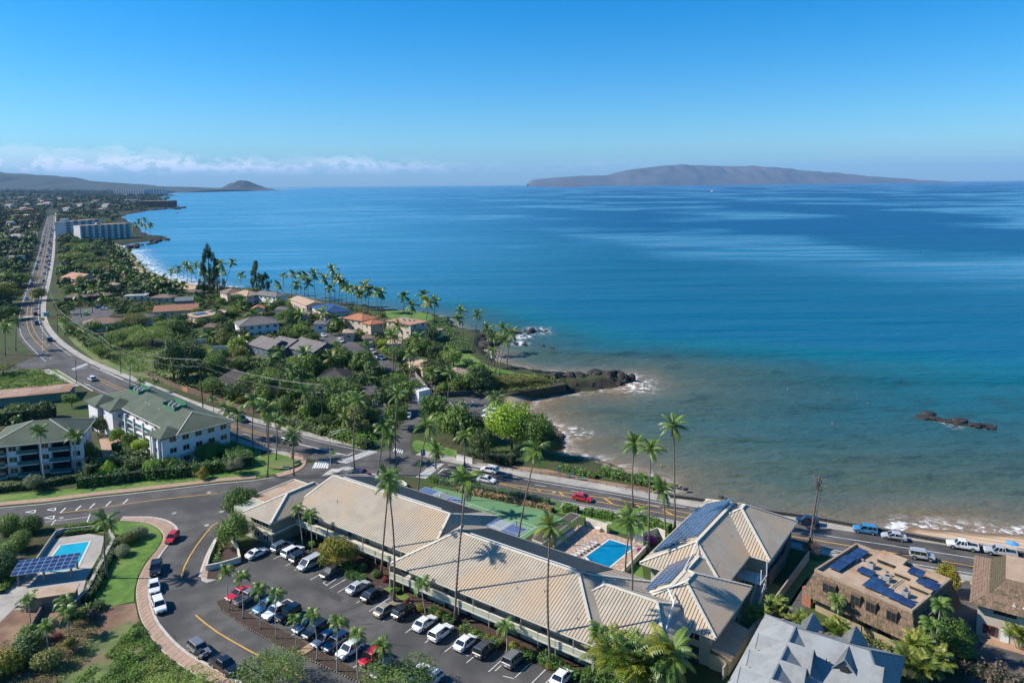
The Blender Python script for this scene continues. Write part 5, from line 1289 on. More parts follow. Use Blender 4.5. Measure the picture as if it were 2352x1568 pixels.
# bar pavilion
pav=thing('pavilion','open poolside pavilion with a dark ribbed roof and white fascia','shelter',P(1290,1225),0)
o_=P(1290,1225); q=[P(*c,2.7) - Vector((o_.x,o_.y,0)) for c in [(1222,1238),(1311,1176),(1333,1182),(1246,1247)]]
m_=MB(); m_.poly(q); m_.poly([p - Vector((0,0,.15)) for p in q],flip=True); ro_=m_.build('roof',roof_dark,pav); m_=MB()
for k in range(24): f=(k+.5)/24; m_.bar(q[0].lerp(q[1],f)+Vector((0,0,.04)),q[3].lerp(q[2],f)+Vector((0,0,.04)),.08,.06)
m_.build('seam',roof_dark,ro_); m_=MB()
for i in range(4): m_.bar(q[i] - Vector((0,0,.1)),q[(i+1) % 4] - Vector((0,0,.1)),.1,.28)
m_.build('fascia',trimm,ro_)
for f in (.05,.35,.65,.95):
    for a_,b_ in ((q[0],q[1]),(q[3],q[2])): p=a_.lerp(b_,f); m_=MB(); m_.box((p.x,p.y,1.3),(.15,.15,2.6)); m_.build('post',trimm,pav)
m_=MB(); p0=q[3].lerp(q[2],.3); p1=q[3].lerp(q[2],.8); m_.bar(Vector((p0.x,p0.y,.55)),Vector((p1.x,p1.y,.55)),.7,1.1); m_.build('counter',trimm,pav)
# loungers in a row
def lounger_parts():
    d={}; f=MB()
    for y in (-.3,.3): f.box((.0,y,.32),(1.9,.05,.06))
    d['frame']=f.mesh('frame',M('white_frame',(.7,.7,.68),None,rough=.5)); l=MB()
    l.box((0,0,.15),(.05,.05,.30)); d['leg']=l.mesh('leg',M('white_frame',(.7,.7,.68)))
    s=MB(); [s.box((-.05+k*.13 - .0,0,.355),(.11,.58,.02)) for k in range(8)]; d['seat']=s.mesh('seat',M('lounger_sling',(.62,.60,.56),(.56,.54,.5),3,.8))
    b=MB()
    for k in range(6): b.box((-.16 - k*.10,0,.40+k*.085),(.09,.56,.03))
    d['backrest']=b.mesh('backrest',M('lounger_sling',(.62,.60,.56))); return d
LP=lounger_parts()
for i in range(8):
    f=i/7; p=P(1310+55*f,1280 - 33*f,.14); nx=P(1322+55*f,1286 - 33*f,.14); a_=math.atan2(nx.y - p.y,nx.x - p.x)
    t_=thing('sun_lounger',['white sun lounger at the near end of the row beside the pool','second white sun lounger from the near end of the row','third white sun lounger from the near end of the row','fourth white sun lounger from the near end of the row','fifth white sun lounger from the near end of the row','sixth white sun lounger from the near end of the row','next to last white sun lounger, near the pavilion shade','last white sun lounger at the far end of the row'][i],'sun lounger',p,a_,'sun loungers beside the motel pool')
    for k in ('frame','seat','backrest'): ob(k,LP[k],t_)
    for x in (-.85,.85):
        for y in (-.3,.3): ob('leg',LP['leg'],t_,(x,y,0))
def pot(px,py,label,leaf='lime',potm=None):
    t_=thing('potted_plant',label,'potted plant',P(px,py,.13)); m_=MB(); m_.tube([(0,0,0),(0,0,.6)],[.22,.32],10); m_.build('pot',potm or M('blue_pot',(.02,.05,.25),None,rough=.2),t_); ob('foliage',crown('ball',leaf,0,0),t_,(0,0,.45),0,(.8,.8,.9))
pot(1399,1224.5,'blue glazed pot with a spiky plant in front of the far pool wall'); pot(1481,1256,'blue glazed pot with a green plant by the bougainvillea')
tree(1497,1246,2.2,1.5,'ball','magenta',1,'purple bougainvillea bush against the pale wall by the pool',None,'bush',name='bougainvillea'); tree(1470,1268,1.6,1.0,'ball','magenta',0,'purple bougainvillea spilling over the low terrace wall',None,'bush',name='bougainvillea')
tbl=thing('patio_table','round white patio table at the far left corner of the pool','table',P(1373,1219,.13)); m_=MB(); m_.tube([(0,0,.7),(0,0,.74)],.6,14); m_.build('top',M('white_frame',(.7,.7,.68)),tbl); m_=MB(); m_.tube([(0,0,0),(0,0,.7)],.05,6); m_.build('leg',metal_l,tbl)
# ---- the two white condominium blocks with green shingle roofs
def condo(label,a,b,c,ze,storeys,ridge=None,bays=(),pitch=.42,over=.9):
    ctr,ang,L,Wd=frame_of(a,b,c,ze); root=thing('condominium',label,'building',(ctr.x,ctr.y,0),ang); pl=roof_polys('hip',L,Wd,ze,pitch,ridge); rb=MB()
    for p in pl:
        rb.face(p)
        for i in range(len(p)): p0,p1=p[i],p[(i+1) % len(p)]; rb.face([(p0[0],p0[1],p0[2] - .3),(p1[0],p1[1],p1[2] - .3),p1,p0])
    rb.face([(x,y,ze - .3) for x,y in ((-L/2,-Wd/2),(-L/2,Wd/2),(L/2,Wd/2),(L/2,-Wd/2))])
    ro=rb.build('roof',roof_green,root); cb=MB()
    for p in pl:
        if len(p) == 3: cb.bar(Vector(p[0])+Vector((0,0,.05)),Vector(p[2])+Vector((0,0,.05)),.2,.08); cb.bar(Vector(p[1])+Vector((0,0,.05)),Vector(p[2])+Vector((0,0,.05)),.2,.08)
        cb.bar(Vector(p[0]) - Vector((0,0,.12)),Vector(p[1]) - Vector((0,0,.12)),.12,.26)
    cb.build('fascia',trimm,ro)
    return root,ro,L,Wd,ctr,ang
condo_w=M('condo_plaster',(.66,.65,.66),(.60,.59,.60),.4,.85); condo_p=M('condo_pink_base',(.50,.36,.31),(.45,.33,.28),.4,.85); gwalls=M('green_screen',(.04,.19,.09),(.035,.16,.075),.6,.7); teal=M('teal_rail',(.03,.12,.11),None,rough=.6)
g2=MB(); g2.box((0,0,0),(1.7,.06,1.3)); cwin=g2.mesh('window',glass); f2=MB()
for dx in (-.85,0,.85): f2.box((dx,-.02,0),(.08,.1,1.38))
for dz in (-.65,.65): f2.box((0,-.02,dz),(1.78,.1,.08))
cfr=f2.mesh('frame',trimm)
ce=8.6
r1,ro1,L1,W1,c1,an1=condo('white three storey condominium with a green shingle hip roof and two sunken roof wells',(230,912),(405,1000),(517,957),ce,3,pitch=.36)
mb=MB(); mb.box((0,0,5.7),(L1 - 2,W1 - 2,5.6)); mb.build('wall',condo_w,r1); mb=MB(); mb.box((0,0,1.45),(L1 - 1.9,W1 - 1.9,2.9)); mb.build('base_wall',condo_p,r1)
# front faces: face -y is the left-hand courtyard side,face +x the end towards the crossroads
for s_ in range(3):
    z_=1.7+s_*2.85
    for k in range(4): w=ob('window',cwin,r1,(L1/2 - .98,(k - 1.5)*W1/4.6,z_),math.pi/2); ob('frame',cfr,w)
    for k in range(8): w=ob('window',cwin,r1,((k - 3.5)*L1/9,W1/2 - .98,z_),math.pi); ob('frame',cfr,w)
    mb=MB(); mb.box((-1.5,-W1/2+.2,z_ - 1.45),(L1 - 9,2.4,.2)); mb.build('balcony',condo_w,r1)
    for k in range(7):
        x=-L1/2+4+(k+.5)*(L1 - 10)/7; mb=MB(); mb.box((x,-W1/2 - .9,z_ - .85),(L1/9,.06,.95)); mb.build('balustrade',teal,r1)
        w=ob('window',cwin,r1,(x,-W1/2+.96,z_ - .1)); ob('frame',cfr,w)
colm=MB(); colm.box((0,0,ce/2 - .2),(.55,.55,ce - .4)); cme=colm.mesh('column',condo_w)
for k in range(8): ob('column',cme,r1,(-L1/2+3.5+k*(L1 - 10)/7,-W1/2 - 1.0,0))
# projecting bays with their own roofs
def bay(root,ro,x,y,w,d,z0,ze,ang=0,mat=condo_w):
    mb=MB(); mb.box((x,y,(z0+ze)/2 - .15),(w,d,ze - z0 - .3)); mb.build('bay_wall',mat,root)
    hw,hd=w/2+.8,d/2+.8; h=min(hw,hd)*.5; m_=MB()
    for p in roof_polys('hip',hw*2,hd*2,ze,.5):
        q=[(a_+x,b_+y,c_) for a_,b_,c_ in p]; m_.face(q)
        for i in range(len(q)): p0,p1=q[i],q[(i+1) % len(q)]; m_.face([(p0[0],p0[1],p0[2] - .28),(p1[0],p1[1],p1[2] - .28),p1,p0])
    m_.build('bay_roof',roof_green,root)
bay(r1,ro1,L1/2 - 4.2,-W1/2 - .6,6.5,5.5,0,ce - .05); bay(r1,ro1,-L1/2+4,-W1/2 - .5,7.5,6,0,ce - .1); bay(r1,ro1,-L1/2+13,-W1/2+1,7,7,0,ce - .12)
for x in (L1/2 - 6.9,L1/2 - 5.6,L1/2 - 2.2): ob('column',cme,r1,(x,-W1/2 - 3.7,0))
for s_ in range(3):
    for x in (L1/2 - 4.2,): w=ob('window',cwin,r1,(x,-W1/2 - 3.36,1.8+s_*2.85)); ob('frame',cfr,w)
    w=ob('window',cwin,r1,(L1/2 - .94,-W1/2 - .6,1.8+s_*2.85),math.pi/2); ob('frame',cfr,w)
def well(root,x,y,w,d,zt):
    m_=MB(); t_=.18
    for c_,dd in (((x,y - d/2,zt - .2),(w,t_,1.2)),((x,y+d/2,zt+.35),(w,t_,2.3)),((x - w/2,y,zt+.1),(t_,d,1.8)),((x+w/2,y,zt+.1),(t_,d,1.8))): m_.box(c_,dd)
    m_.build('roof_well',gwalls,root); m_=MB(); m_.box((x,y,zt - .1),(w - .2,d - .2,.1)); m_.build('well_floor',roof_flat,root)
    for k in range(6): m_=MB(); m_.box((x - w/2+.9+k*(w - 1.6)/5,y+(-.5 if k % 2 else .6),zt+.45),(.8,.8,.9)); m_.build('air_conditioner',metal_l,root)
well(r1,L1*.16,-W1*.02,7.5,3.4,ce+2.3); well(r1,-L1*.30,-W1*.02,7.5,3.4,ce+2.3)
for x in (-4,-1.5,5): m_=MB(); m_.box((x,-W1*.2,ce+1.5),(.6,.4,.4)); m_.build('vent',trimm,r1)
r2,ro2,L2,W2,c2,an2=condo('white condominium with deep balconies, cut by the left edge of the photo',(-40,1030),(183,1008),(217,961),ce,3,pitch=.40)
mb=MB(); mb.box((0,1.0,5.7),(L2 - 2,W2 - 4,5.6)); mb.build('wall',condo_w,r2); mb=MB(); mb.box((0,1.0,1.45),(L2 - 1.9,W2 - 3.9,2.9)); mb.build('base_wall',condo_p,r2)
nb=max(3,int(L2/7.5))
for s_ in range(3):
    z_=1.6+s_*2.85
    for k in range(nb):
        x=-L2/2+(k+.5)*L2/nb
        mb=MB(); mb.box((x - 1.6,-W2/2+1.9,z_ - 1.5),(4.6,2.1,.22)); mb.build('balcony',condo_w,r2); mb=MB(); mb.box((x - 1.6,-W2/2+.9,z_ - .9),(4.5,.06,.95)); mb.build('balustrade',teal,r2)
        mb=MB(); mb.box((x - 1.6,-W2/2+2.98,z_ - .2),(4.0,.08,2.2)); mb.build('balcony_door',glass,r2)
        mb=MB(); mb.box((x+2.3,-W2/2+2.2,z_ - .1),(2.6,1.7,2.84)); mb.build('bay_wall',condo_w if s_ else condo_p,r2); w=ob('window',cwin,r2,(x+2.3,-W2/2+1.33,z_+.1)); ob('frame',cfr,w)
    for k in range(3): w=ob('window',cwin,r2,(L2/2 - .98,(k - .6)*W2/5,z_+.1),math.pi/2); ob('frame',cfr,w)
# long low building with brown flat roof behind
rb_=building('long low building with a rusty brown flat roof behind the green roofed condominium','building',(-40,918),(160,899),(206,876),3.2,'flat',M('green_wall',(.10,.19,.15),None,rough=.8),M('rust_roof',(.36,.22,.15),(.30,.19,.13),.2,.95,c3=(.22,.12,.07),s3=.12),wins=False,name='long_building')
for k in range(9): m_=MB(); m_.box((-18+k*4.4,(k % 2)*.8,3.32),(.9,.6,.22)); m_.build('roof_vent',M('white_plaster',(.7,.7,.7)),rb_)

# ---- left pool with solar canopy
lp=ob('swimming_pool',None,None,label='L-shaped turquoise pool half under the solar panel canopy on the left',cat='swimming pool'); terr2=ob('pool_deck',None,None,label='grey concrete deck round the L-shaped pool beside the curved lawn',cat='terrace')
slab('base',[(70,1300),(118,1238),(205,1226),(240,1232),(232,1270),(200,1325),(190,1360),(150,1400),(120,1400),(40,1390),(0,1430),(-40,1430),(0,1345)],0,.10,concrete,terr2)
pool_build([(139,1252.8),(208,1243),(178,1306),(92,1320),(120,1277)],lp,col=(.02,.36,.50))
can=thing('solar_canopy','tilted canopy of blue solar panels on grey posts over the left pool','solar canopy',P(100,1330)); cz=3.3
q0,q1,q2,q3=P(22.7,1323.7,2.3),P(171,1303.6,2.3),P(53.5,1286,2.9),P(194,1268.8,2.9); o_=can.location.copy()
s_=(q1 - q0); nL=s_.length; s_ /= nL; t_=(q2 - q0); t_=(t_ - s_*t_.dot(s_)); tl=t_.length; t_ /= tl
m_=MB()
for f in (.12,.88):
    m_.bar(q0 - o_+t_*tl*f - Vector((0,0,.15)),q1 - o_+t_*tl*f - Vector((0,0,.15)),.16,.22)
for f in (.04,.96,.5): m_.bar(q0 - o_+s_*nL*f - Vector((0,0,.04)),q0 - o_+s_*nL*f+t_*tl - Vector((0,0,.04)),.12,.12)
m_.build('beam',metal_l,can)
for f in (.1,.5,.93):
    for g_ in (.12,.88): p=q0 - o_+s_*nL*f+t_*tl*g_; m_=MB(); m_.box((p.x,p.y,(p.z)/2 - .1),(.28,.28,p.z - .2)); m_.build('post',M('grey_post',(.22,.20,.18),None,rough=.8),can)
solar(can,q0 - o_,s_,t_,9,4,nL/9 - .03,tl/4 - .03,lift=.08)
hut=building('small flat roofed pump house beside the left pool','building',(50,1378),(172,1360),(182,1338),2.6,'flat',M('taupe_wall',(.20,.16,.13),(.24,.20,.16),.5,.9),roof_flat,wins=False,name='pump_house',over=.35)
m_=MB(); m_.box((2,-1.9,1.0),(1.0,.1,2.0)); m_.build('door',M('yellow_door',(.35,.27,.08),None),hut)
wall([(252,1228),(262,1250),(200,1370),(160,1408)],1.3,.45,M('lava_garden_wall',(.10,.09,.08),(.16,.14,.12),2,.95),'dark retaining wall beside the large coconut palm at the left pool',cap=M('wall_cap',(.36,.32,.28),None))
wall([(128,1224),(160,1221),(250,1212)],.9,.3,concrete,'low wall behind the far end of the left pool'); wall([(150,1222),(128,1230),(105,1262),(60,1330)],1.0,.2,concrete,'narrow wall between the left pool and the round shrubs')
wall([(100,1400),(60,1470),(20,1530),(-20,1590)],1.2,.25,M('lava_garden_wall',(.10,.09,.08)),'sloping dark wall running down below the pump house')
sheet('path',[(60,1395),(95,1400),(60,1470),(20,1530),(-60,1560),(-60,1440),(0,1400)],.05,concrete)
sheet('lawn',[(-60,1500),(0,1465),(22,1440),(-60,1420)],.07,lawn); sheet('lawn',[(-60,1262),(0,1248),(30,1240),(25,1262),(-60,1285)],.06,lawn)
sheet('driveway',[(-100,1290),(0,1262),(55,1258),(60,1275),(0,1310),(-100,1330)],.045,asphalt)

# ---- brown shingled building with mansard walls
def shingled():
    A,B_,C_,Dd=[P(*q,7.2) for q in ((1873.5,1309),(1919,1235.4),(2122.4,1303.6),(2094.3,1402.6))]
    u=(Dd - A); u.z=0; L=u.length; u /= L; v=Vector((-u.y,u.x,0)); Wd=((B_ - A).dot(v)+(C_ - Dd).dot(v))/2; ctr=A+u*L/2+v*Wd/2; ang=math.atan2(u.y,u.x)
    root=thing('apartment_building','flat roofed apartment building with brown wood shingle mansard walls and rooftop solar panels','building',(ctr.x,ctr.y,0),ang)
    hx,hy=L/2,Wd/2; sp=1.5; zb=2.9; zt=7.2
    T=[(-hx,-hy,zt),(hx,-hy,zt),(hx,hy,zt),(-hx,hy,zt)]; Bt=[(-hx - sp,-hy - sp,zb),(hx+sp,-hy - sp,zb),(hx+sp,hy+sp,zb),(-hx - sp,hy+sp,zb)]
    m_=MB()
    for i in range(4): j=(i+1) % 4; m_.face([Bt[i],Bt[j],T[j],T[i]])
    m_.face([Bt[3],Bt[2],Bt[1],Bt[0]]); ms=m_.build('mansard',shake_base,root)
    lim=290
    n_=courses([Bt[0],Bt[1],T[1],T[0]],.36,.55,.05,None,shake,ms,lim,3); courses([Bt[1],Bt[2],T[2],T[1]],.36,.55,.05,None,shake,ms,0,4); courses([Bt[3],Bt[0],T[0],T[3]],.36,.55,.05,None,shake,ms,0,5)
    m_=MB(); m_.box((0,0,zb/2),(L - .3,Wd - .3,zb)); m_.build('wall',M('olive_wall',(.33,.27,.17),(.28,.23,.15),.5,.9),root)
    m_=MB(); m_.box((0,0,zt - .45),(L - .3,Wd - .3,.1)); m_.build('flat_roof',roof_flat,root); m_=MB()
    for c_,d_ in (((0,-hy,zt - .1),(L+.3,.32,.6)),((0,hy,zt - .1),(L+.3,.32,.6)),((-hx,0,zt - .101),(.32,Wd - .3,.6)),((hx,0,zt - .101),(.32,Wd - .3,.6))): m_.box(c_,d_)
    m_.build('parapet',M('parapet_tan',(.34,.26,.19),(.28,.21,.15),.6,.9),root)
    zr=zt - .40
    # dormer windows cut in the front slope
    for x in (-hx*.62,-hx*.05,hx*.27,hx*.68):
        w=2.2 if x < -hx*.5 else 1.6; m_=MB(); m_.box((x,-hy - .32,5.6),(w,1.5,1.7)); r_=m_.build('dormer',woodd,root); m_=MB(); m_.box((x,-hy - 1.09,5.6),(w - .3,.05,1.35)); g_=m_.build('window',glass,r_); m_=MB()
        for dx in (-1,0,1): m_.box((x+dx*(w/2 - .12),-hy - 1.12,5.6),(.05,.06,1.4))
        m_.build('frame',woodd,g_)
    for x in (-hx*.3,hx*.1,hx*.5): m_=MB(); m_.box((x,-hy+.12,1.7),(2.0,.08,1.0)); m_.build('window',glass,root)
    for y in (-hy*.5,0,hy*.5): m_=MB(); m_.box((hx+.75,y,5.3),(1.3,1.2,1.6)); m_.build('dormer',woodd,root)
    # monitors with sloping lids and panels
    def monitor(x,y,w,d,h,tilt=.12):
        m_=MB(); m_.box((x,y,zr+h/2),(w - .4,d - .4,h)); r_=m_.build('roof_monitor',M('olive_wall',(.33,.27,.17)),root); m_=MB(); mm=Matrix.Translation((x,y,zr+h+.12)) @ Matrix.Rotation(tilt,4,'X'); m_.box(None,(w,d,.14),mat=mm); m_.build('lid',roof_flat,r_); m_=MB(); m_.box((x,y - d/2+.18,zr+h*.6),(w - .8,.05,h*.5)); m_.build('window',glass,r_)
    monitor(-hx*.10,hy*.72,4.2,3.0,1.1); monitor(hx*.38,hy*.42,4.0,2.8,.9); monitor(hx*.78,hy*.10,3.6,2.6,.9)
    X3,Y3=Vector((1,0,0)),Vector((0,1,0))
    def pan(x,y,c_,r_,tilt=.16,pw=1.0,ph=1.7,zz=.35,a=0): 
        s2=Vector((math.cos(a),math.sin(a),0)); t2=Vector((-math.sin(a)*math.cos(tilt),math.cos(a)*math.cos(tilt),math.sin(tilt))); solar(root,Vector((x,y,zr+zz)),s2,t2,c_,r_,pw,ph,lift=.05,fm=M('panel_dark_frame',(.03,.04,.09),None,rough=.4))
    pan(-hx+.7,-hy*.62,2,3,.03,.95,1.9); pan(-hx+.9,hy*.10,2,3,.03,.95,1.7)
    pan(-hx*.42,-hy*.30,2,1,.12,1.2,1.9,.4); pan(-hx*.08,-hy*.80,2,2,.05,1.1,1.9); pan(hx*.20,-hy*.80,2,1,.25,1.1,1.8); pan(hx*.42,-hy*.84,2,1,.25,1.1,1.6); pan(hx*.66,-hy*.86,2,1,.25,1.1,1.5)
    pan(hx*.38,hy*.33,2,1,.2,1.1,1.9,1.3); pan(hx*.80,hy*.0,2,1,.2,1.1,1.9,1.3); pan(hx*.66,hy*.05,1,1,.2,1.0,1.2,1.3)
    def ac(x,y):
        m_=MB(); m_.box((x,y,zr+.5),(1.0,1.0,1.0)); r_=m_.build('air_conditioner',metal_l,root); m_=MB(); m_.tube([(x,y,zr+1.0),(x,y,zr+1.03)],.36,12); m_.build('fan',darkm,r_)
    ac(-hx*.32,hy*.22); ac(hx*.15,-hy*.08); ac(hx*.66,-hy*.42)
    for x,y in ((-hx*.5,-hy*.1),(-hx*.2,0),(0,-.5),(hx*.1,hy*.2),(hx*.3,-hy*.2),(hx*.5,-hy*.1),(-hx*.6,hy*.4),(hx*.85,-hy*.5),(-hx*.05,hy*.3)): m_=MB(); m_.box((x,y,zr+.2),(.5,.35,.3)); m_.build('roof_vent',metal_l,root)
    m_=MB(); m_.bar((hx*.32,-hy,zr+.12),(hx*.32,hy*.4,zr+.12),.08,.08); m_.bar((hx*.36,-hy,zr+.12),(hx*.36,hy*.4,zr+.12),.06,.06); m_.build('conduit',trimm,root)
    # brick column and dark lean-to on the left end
    m_=MB(); m_.box((-hx - 1.5,-hy+.5,1.6),(1.6,.8,3.2)); m_.build('brick_pier',M('brick',(.33,.14,.09),(.27,.11,.07),4,.9),root)
shingled()
# ---- rightmost building,brown shake roof
rr=thing('brown_roof_house','big beige walled house with a steep brown shake roof at the right edge','building',P(2245,1385,0)); o_=rr.location
RA,RB,RC=P(2226.8,1385,5.6),P(2257,1279,5.6),P(2480,1452,5.6)
u=(RC - RA); u.z=0; u.normalize(); v=Vector((-u.y,u.x,0)); dep=(RB - RA).dot(v); ang=math.atan2(u.y,u.x); rr.rotation_euler=(0,0,ang); rr.location=(RA.x,RA.y,0)
Wr=dep; Lr=24; z0_,z1_,z2_=5.6,6.7,9.0
def ringq(i0,z_): return [(i0,i0,z_),(Lr - i0,i0,z_),(Lr - i0,Wr - i0,z_),(i0,Wr - i0,z_)]
q0,q1,q2=ringq(0,z0_),ringq(2.4,z1_),ringq(4.6,z2_); m_=MB()
for a_,b_ in ((q0,q1),(q1,q2)):
    for i in range(4): j=(i+1) % 4; m_.face([a_[i],a_[j],b_[j],b_[i]])
m_.face(ringq(0,z0_ - .02)[::-1]); ro_=m_.build('roof',shake_base,rr)
courses([q0[0],q0[1],q1[1],q1[0]],.40,.5,.05,None,shake,ro_,150,7); courses([q1[0],q1[1],q2[1],q2[0]],.40,.5,.05,None,shake,ro_,140,8); courses([q0[3],q0[0],q1[0],q1[3]],.40,.5,.05,None,shake,ro_,0,9); courses([q1[3],q1[0],q2[0],q2[3]],.40,.5,.05,None,shake,ro_,0,10)
m_=MB(); m_.box((Lr/2,Wr/2,z2_+.02),(Lr - 9.0,Wr - 9.0,.2)); m_.build('flat_roof',roof_tan,rr); m_=MB(); m_.box((Lr/2,Wr/2+.2,z0_/2 - .02),(Lr - 2.2,Wr - 2.2,z0_ - .06)); m_.build('wall',M('beige_siding',(.46,.40,.33),(.42,.36,.30),.4,.85),rr)
m_=MB(); m_.box((2.9,1.22,1.5),(1.7,.08,1.3)); w_=m_.build('window',glass,rr); m_=MB()
for dx in (-.85,.0,.85): m_.box((2.9+dx,1.18,1.5),(.14,.1,1.5))
for dz in (-.7,.7): m_.box((2.9,1.18,1.5+dz),(1.84,.09,.14))
m_.build('frame',M('red_frame',(.20,.04,.03),None),w_); m_=MB(); m_.box((4.9,1.22,1.1),(1.1,.08,2.2)); d_=m_.build('door',M('white_rail',(.62,.64,.62)),rr)
m_=MB(); m_.box((4.7,1.23,4.7),(3.0,.08,.6)); m_.build('window',glass,rr); m_=MB(); m_.box((6.5,.3,.08),(11,2.0,.16)); m_.build('porch',M('terracotta_porch',(.38,.24,.16),(.32,.2,.13),1,.9),rr)
for x in (5.8,7.1): m_=MB(); m_.tube([(x,1.4,6.0),(x,1.4,6.9)],.07,6); m_.box((x,1.4,6.35),(.5,.3,.12)); m_.build('vent_pipe',trimm,rr)
# ---- blue-grey shingle roof with crossing gables,lower right
bg_=thing('bluegrey_roof_house','large blue grey shingle roof with several pointed gables in the lower right corner','building'); zE=5.0
RA,RB,RC=P(1758,1409,zE),P(1628,1590,zE),P(2082,1508,zE)
u=(RC - RA); u.z=0; u.normalize(); v=Vector((u.y,-u.x,0)); bg_.location=(RA.x,RA.y,0); bg_.rotation_euler=(0,0,math.atan2(u.y,u.x)); LL=(RC - RA).dot(u); WW=26.0
def lr(x,y,z_): return (x,-y,z_)   # y runs towards the camera from the far eave
m_=MB(); rz_=zE+3.7
def hipq(x0,x1,y0,y1,ax,ay,bx,by,mb_):
    a_,b_=(ax,ay,rz_),(bx,by,rz_)
    cs_=[(x0,y0,zE),(x1,y0,zE),(x1,y1,zE),(x0,y1,zE)]
    fs=[[cs_[0],cs_[1],b_,a_],[cs_[1],cs_[2],b_],[cs_[2],cs_[3],a_,b_],[cs_[3],cs_[0],a_]] if ay == by else [[cs_[0],cs_[1],a_],[cs_[1],cs_[2],b_,a_],[cs_[2],cs_[3],b_],[cs_[3],cs_[0],a_,b_]]
    for f_ in fs:
        mb_.face([lr(*q) for q in f_][::-1])
        mb_.face([lr(f_[0][0],f_[0][1],zE - .25),lr(f_[1][0],f_[1][1],zE - .25),lr(*f_[1]),lr(*f_[0])])
hipq(0,19.4,0,14.4,6.2,7.2,15.6,7.2,m_); hipq(-.02,12,.02,46,6,7.0,6,38,m_)
m_.build('roof',roof_blue,bg_); m_=MB(); m_.box((9.7,-7.2,zE/2 - .15),(18.2,13.2,zE - .3)); m_.box((6,-22,zE/2 - .16),(10.8,42,zE - .32)); m_.build('wall',M('bluegrey_wall',(.35,.37,.38),None,rough=.85),bg_)
m_=MB()
for a_,b_ in (((0,0,zE),(6.1,7.1,rz_)),((19.4,0,zE),(15.6,7.2,rz_)),((19.4,14.4,zE),(15.6,7.2,rz_)),((6.2,7.2,rz_),(15.6,7.2,rz_)),((6,7,rz_),(6,38,rz_))): m_.bar(lr(a_[0],a_[1],a_[2]+.05),lr(b_[0],b_[1],b_[2]+.05),.22,.06)
m_.build('ridge_cap',M('ridge_grey',(.14,.16,.18),None),bg_)
def gable(x,y,w,d,h,z_,face,louv=False,ribbed=False):
    """small gable: ridge runs along 'face' direction ; x,y apex front"""
    m_=MB(); dx,dy={'f': (0,1),'b': (0,-1),'l': (-1,0),'r': (1,0)}[face]; sx,sy=abs(dy),abs(dx)
    ft=(x+dx*d/2,y+dy*d/2); bk=(x - dx*d/2,y - dy*d/2)
    a_,b_=lr(*ft,z_+h),lr(*bk,z_+h); l0,l1=lr(ft[0] - sx*w/2,ft[1] - sy*w/2,z_),lr(bk[0] - sx*w/2,bk[1] - sy*w/2,z_); r0,r1=lr(ft[0]+sx*w/2,ft[1]+sy*w/2,z_),lr(bk[0]+sx*w/2,bk[1]+sy*w/2,z_)
    m_.face([l0,l1,b_,a_]); m_.face([r1,r0,a_,b_]); m_.face([l0,l1,b_,a_][::-1]); g_=m_.build('gable',roof_blue,bg_)
    m_=MB(); ins=.25; fc=lambda t: tuple(Vector(t) - Vector((dx*ins,-dy*ins,0))); m_.face([fc(l0),fc(r0),fc(a_)]); fcc=m_.build('gable_end',M('gable_louvre',(.20,.22,.24),(.16,.18,.2),1,.8) if not ribbed else M('bluegrey_wall',(.35,.37,.38)),g_)
    if ribbed:
        m_=MB()
        for k in range(1,12): f=k/12; p0=Vector(fc(l0)).lerp(Vector(fc(a_)),f); p1=Vector(fc(r0)).lerp(Vector(fc(a_)),f); o2=Vector((dx*.03,-dy*.03,0)); m_.bar(p0+o2,p1+o2,.05,.09)
        m_.build('siding',M('ridge_grey',(.14,.16,.18)),g_)
    m_=MB(); m_.bar(Vector(l0)+Vector((0,0,.02)),Vector(a_)+Vector((0,0,.02)),.08,.12); m_.bar(Vector(r0)+Vector((0,0,.02)),Vector(a_)+Vector((0,0,.02)),.08,.12); m_.build('bargeboard',M('ridge_grey',(.14,.16,.18)) if ribbed else roof_blue,g_)
for k in range(4): gable(7.6,11.9+4.55*k,4.4,3.6,2.4,zE+1.75,'r',ribbed=True); gable(3.4,10.4+4.4*k,3.0,3.6,1.5,zE+1.5,'l')
gable(13.1,9.2,3.6,3.6,2.1,zE+1.5,'f'); gable(16.2,9.5,5.0,3.0,2.4,zE+.9,'r',ribbed=True)
for x in (7.3,13.1): gable(x,4.0,3.2,4.4,2.1,zE+1.4,'b')
m_=MB(); m_.tube([lr(13.1,10.7,zE+2.1),lr(13.1,11.03,zE+2.1)],.55,12); m_.build('arched_vent',darkm,bg_)
for x,y in ((3.4,3.4),(9.0,5.2),(9.8,5.3),(10.6,5.4)): m_=MB(); m_.box(lr(x,y,zE+y*.51+.2),(.45,.45,.28)); m_.build('roof_vent',roof_brown,bg_)
for x,y in ((10.8,10.5),): m_=MB(); p=lr(x,y,0); m_.tube([(p[0],p[1],zE+1),(p[0],p[1],zE+2.6)],.06,6); m_.build('vent_pipe',darkm,bg_)

